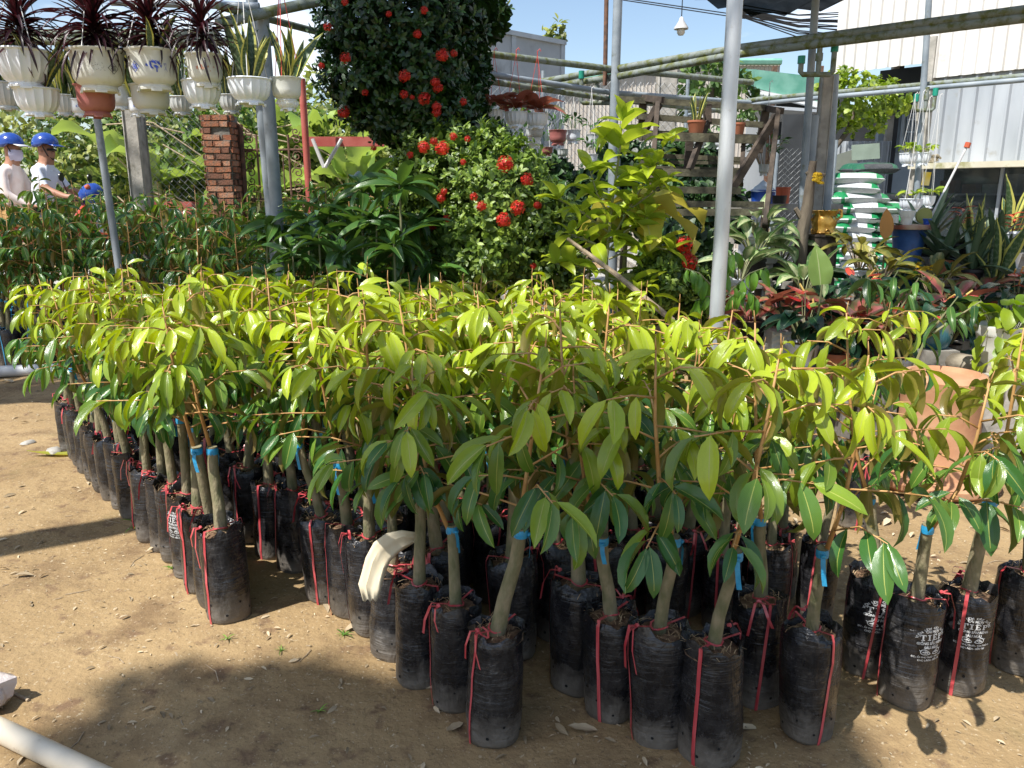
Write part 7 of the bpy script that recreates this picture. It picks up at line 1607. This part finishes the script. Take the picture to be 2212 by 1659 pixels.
# curled palm sheath
outer = [(905, 1152), (868, 1146), (835, 1153), (808, 1172), (790, 1205), (782, 1235), (774, 1262), (784, 1298)]
inner = [(902, 1168), (874, 1186), (856, 1199), (843, 1213), (835, 1232), (829, 1252), (823, 1275), (816, 1296)]; mb = MB(); vs = []; K = 6
for i, (a_, b_) in enumerate(zip(outer, inner)):
    for j in range(K + 1):
        q = j / K; vs.append(at(a_[0] + (b_[0] - a_[0]) * q, a_[1] + (b_[1] - a_[1]) * q + (5 * math.sin(j * 2.7) if i == 7 else 0), 2.40 - .012 * i + .012 * (q - .35) ** 2 + .003 * math.sin(j * 2.1)))
mb.add(vs, [(i * (K + 1) + j, (i + 1) * (K + 1) + j, (i + 1) * (K + 1) + j + 1, i * (K + 1) + j + 1) for i in range(7) for j in range(K)]); o = mb.build('palm_sheath', mat('dry palm sheath', (.68, .57, .38), (.76, .67, .48), rough=.7, scale=30, stretch=(1, 1, .15)), smooth=True); o.modifiers.new('thickness', 'SOLIDIFY').thickness = .004; tag(o, 'curled cream coloured dry palm sheath leaning on the black bags', 'palm sheath')
def flat_leaf(u, v, L, rz, mt, label, name='fallen_leaf', w=.4): me = leafmesh(name, L, L * w, mt, 8, 4, -.15, .2, .05, None, -.5, int(u)); o = link(name, me); p = gnd(u, v); o.location = (p.x, p.y, gz(p.x, p.y) + .006); o.rotation_euler = (0, 0, rz); return tag(o, label, 'leaf')
flat_leaf(190, 985, .34, 1.75, M_yel, 'long yellow fallen leaf lying beside the diagonal bag row', w=.16)
flat_leaf(745, 1365, .08, -.9, M_dry, 'tan fallen leaf on the shaded earth before the dusty bags'); flat_leaf(1880, 1030, .16, 2.6, M_dry, 'dry brown leaf on the sunlit earth near the clay jar'); flat_leaf(30, 830, .12, 1.2, M_dry, 'brown dry leaf below the pale grey pipe'); flat_leaf(1290, 1580, .09, 1.5, M_dry, 'pale torn leaf lying between the front bags'); flat_leaf(1000, 1560, .07, 2.4, M_dry, 'pale leaf scrap at the foot of the corner bag')
for lab, u0, v0, u1, v1, r in (('pale stick lying on the sunlit earth', -10, 1488, 62, 1517, .007), ('short stick near the middle of the diagonal row', 370, 1404, 388, 1432, .006), ('thin grey stick in the tree shade', 535, 1815 - 0 if False else 1628, 610, 1614, .004)):
    a, b = gnd(u0, v0), gnd(u1, v1); tag(MB().tube([a + Vector((0, 0, r)), a.lerp(b, .5) + Vector((.004, 0, r * 1.2)), b + Vector((0, 0, r))], [r * .8, r, r * .7], 7).build('stick', M_twig, smooth=True), lab, 'stick')
def rock(u, v, s, label): mb = MB(); rg = random.Random(int(u)); mb.lathe([(s * .7, -.002), (s, s * .25), (s * .8, s * .5), (s * .35, s * .62), (0, s * .63)], 11, rfun=lambda a, z: 1 + .25 * math.sin(2 * a + u) + .1 * math.sin(5 * a)); o = mb.build('stone', M_conc, smooth=True); p = gnd(u, v); o.location = (p.x, p.y, gz(p.x, p.y) - .006); tag(o, label, 'stone')
rock(117, 982, .055, 'rounded grey stone on the shade line beside the diagonal row'); rock(62, 962, .04, 'smaller tan stone near the rounded grey stone')
M_grass = leafmat('weed blade', (.10, .22, .03), (.20, .36, .05), (.12, .22, .05), rough=.45, trans=.3, var=.25); WB = leafmesh('weed_blade', 1.0, .16, M_grass, 5, 2, .9, .3, 0, lambda t: min(1, .3 + 3 * t) * (1 - t) ** .5, .3, 1)
for lab, u, v, n, L in (('grassy weed growing against the diagonal bag row', 303, 1135, 9, .11), ('little weed beside the lettered bag of the diagonal row', 372, 1235, 6, .07), ('tiny weed sprout before the open end bag', 492, 1392, 6, .04), ('small weed rosette at the shade edge', 608, 1412, 7, .035), ('green weed in the shade before the aisle', 742, 1372, 8, .045), ('weed by the foot of the clay jar', 2010, 1075, 8, .08), ('single weed on the shaded earth', 690, 1545, 6, .04), ('thin weed sprig at the foot of the corner bag', 880, 1400, 7, .06)):
    p = gnd(u, v); o = thing('weed', lab, 'weed', (p.x, p.y, gz(p.x, p.y)))
    for i in range(n): a = i * 2.4; pt = rnd.uniform(.3, 1.2); link('leaf', WB, o, xf((0, 0, 0), frame((math.cos(a) * math.cos(pt), math.sin(a) * math.cos(pt), math.sin(pt))), L * rnd.uniform(.6, 1.2)))

# ------------------------------------------------------------------ unseen trees, leaf clumps set on sun rays to shade chosen spots
M_sh = leafmat('shade tree leaf', (.03, .09, .02), (.08, .17, .03), (.06, .12, .03), rough=.4, trans=.1, island=True, var=.35)
def shade_tree(label, base, targets, dist, dens, L=.13):
    o = thing('unseen_shade_tree', label, 'tree', base); rs_ = np.random.RandomState(len(label)); P = []; mb = MB(); b = Vector(base); cs = []
    for x, y, z, r in targets:
        c = Vector((x, y, z)) + SUN * dist * rs_.uniform(.96, 1.06); cs.append(c - b); k_ = int(dens * r * r); d = rs_.normal(0, 1, (k_, 3)); d /= np.linalg.norm(d, axis=1, keepdims=True)
        P.append(np.array(c - b) + d * (rs_.uniform(0, 1, (k_, 1)) ** .4) * r * np.array([1, 1, .8]))
    P = np.concatenate(P); D = rs_.normal(0, 1, P.shape); N_ = rs_.normal(0, .5, P.shape) + np.array(SUN); kind(leafcloud('crown', P, D, N_, rs_.uniform(.7, 1.2, len(P)) * L, .5, M_sh, o), 'stuff')
    mid = sum(cs, Vector()) / len(cs); top = Vector((mid.x * .55, mid.y * .55, mid.z * .62)); mb.tube([(0, 0, -.05), top * .5 + Vector((.1, 0, 0)), top], [.17, .13, .10], 12)
    for c in cs: mb.tube([top, top.lerp(c, .55) + Vector((0, 0, .15)), c], [.05, .03, .008], 6)
    mb.build('trunk', M_trunk, o, True); return o
T = []
for u, v, r in ((330, 1590, .14), (470, 1560, .15), (600, 1500, .15), (560, 1620, .20), (740, 1500, .12), (760, 1600, .22), (905, 1530, .13), (930, 1640, .22), (1090, 1560, .20), (1120, 1450, .18), (1130, 1660, .2), (1290, 1620, .22), (1290, 1480, .2), (1470, 1560, .22), (1490, 1660, .22), (1500, 1440, .2), (1640, 1560, .2), (1650, 1450, .18), (1680, 1660, .18), (1320, 1370, .16), (1130, 1350, .15), (1500, 1340, .15), (1780, 1650, .11), (180, 1600, .10), (280, 1500, .07), (400, 1480, .07), (1650, 1360, .12)):
    p = gnd(u, v); T.append((p.x, p.y, 0, r))
for x, y, r in ((.1, 1.35, .3), (.7, 1.3, .3), (-.6, 1.35, .28), (1.2, 1.4, .25), (-1.1, 1.3, .2), (0, .9, .35), (.8, .8, .35), (-.8, .9, .3)): T.append((x, y, 0, r))
shade_tree('broadleaf tree behind the viewpoint casting shade on the near earth', (-5.6, -4.6, 0), [(x, y, z, r * 1.25) for x, y, z, r in T], 12.0, 5200, .12)
T = []
for i in range(20): T.append((1.7 + .55 * (i % 5) + rnd.uniform(-.2, .2), 4.7 + .85 * (i // 5) + rnd.uniform(-.25, .25), .8, rnd.uniform(.16, .28)))
shade_tree('broadleaf tree beside the sapling block dappling the display plants', (-1.2, .2, 0) if False else (-6.5, 1.0, 0), T, 8.5, 620)
T = []
for i in range(30): T.append((-4.9 + .72 * (i % 6) + rnd.uniform(-.2, .2), 6.2 + .5 * (i // 6) + rnd.uniform(-.2, .2), 1.15, rnd.uniform(.25, .38)))
for u, v, r in ((850, 40, .45), (760, 130, .4), (900, 170, .45), (850, 250, .4), (960, 120, .4), (980, 280, .35), (760, 460, .4), (860, 420, .4), (680, 520, .4), (850, -120, .5), (930, 380, .3)): p = at(u, v, 6.0); T.append((p.x, p.y, p.z, r))
shade_tree('broadleaf tree beyond the hanging pots shading the tall saplings', (-8.5, 3.0, 0), T, 8.0, 560)
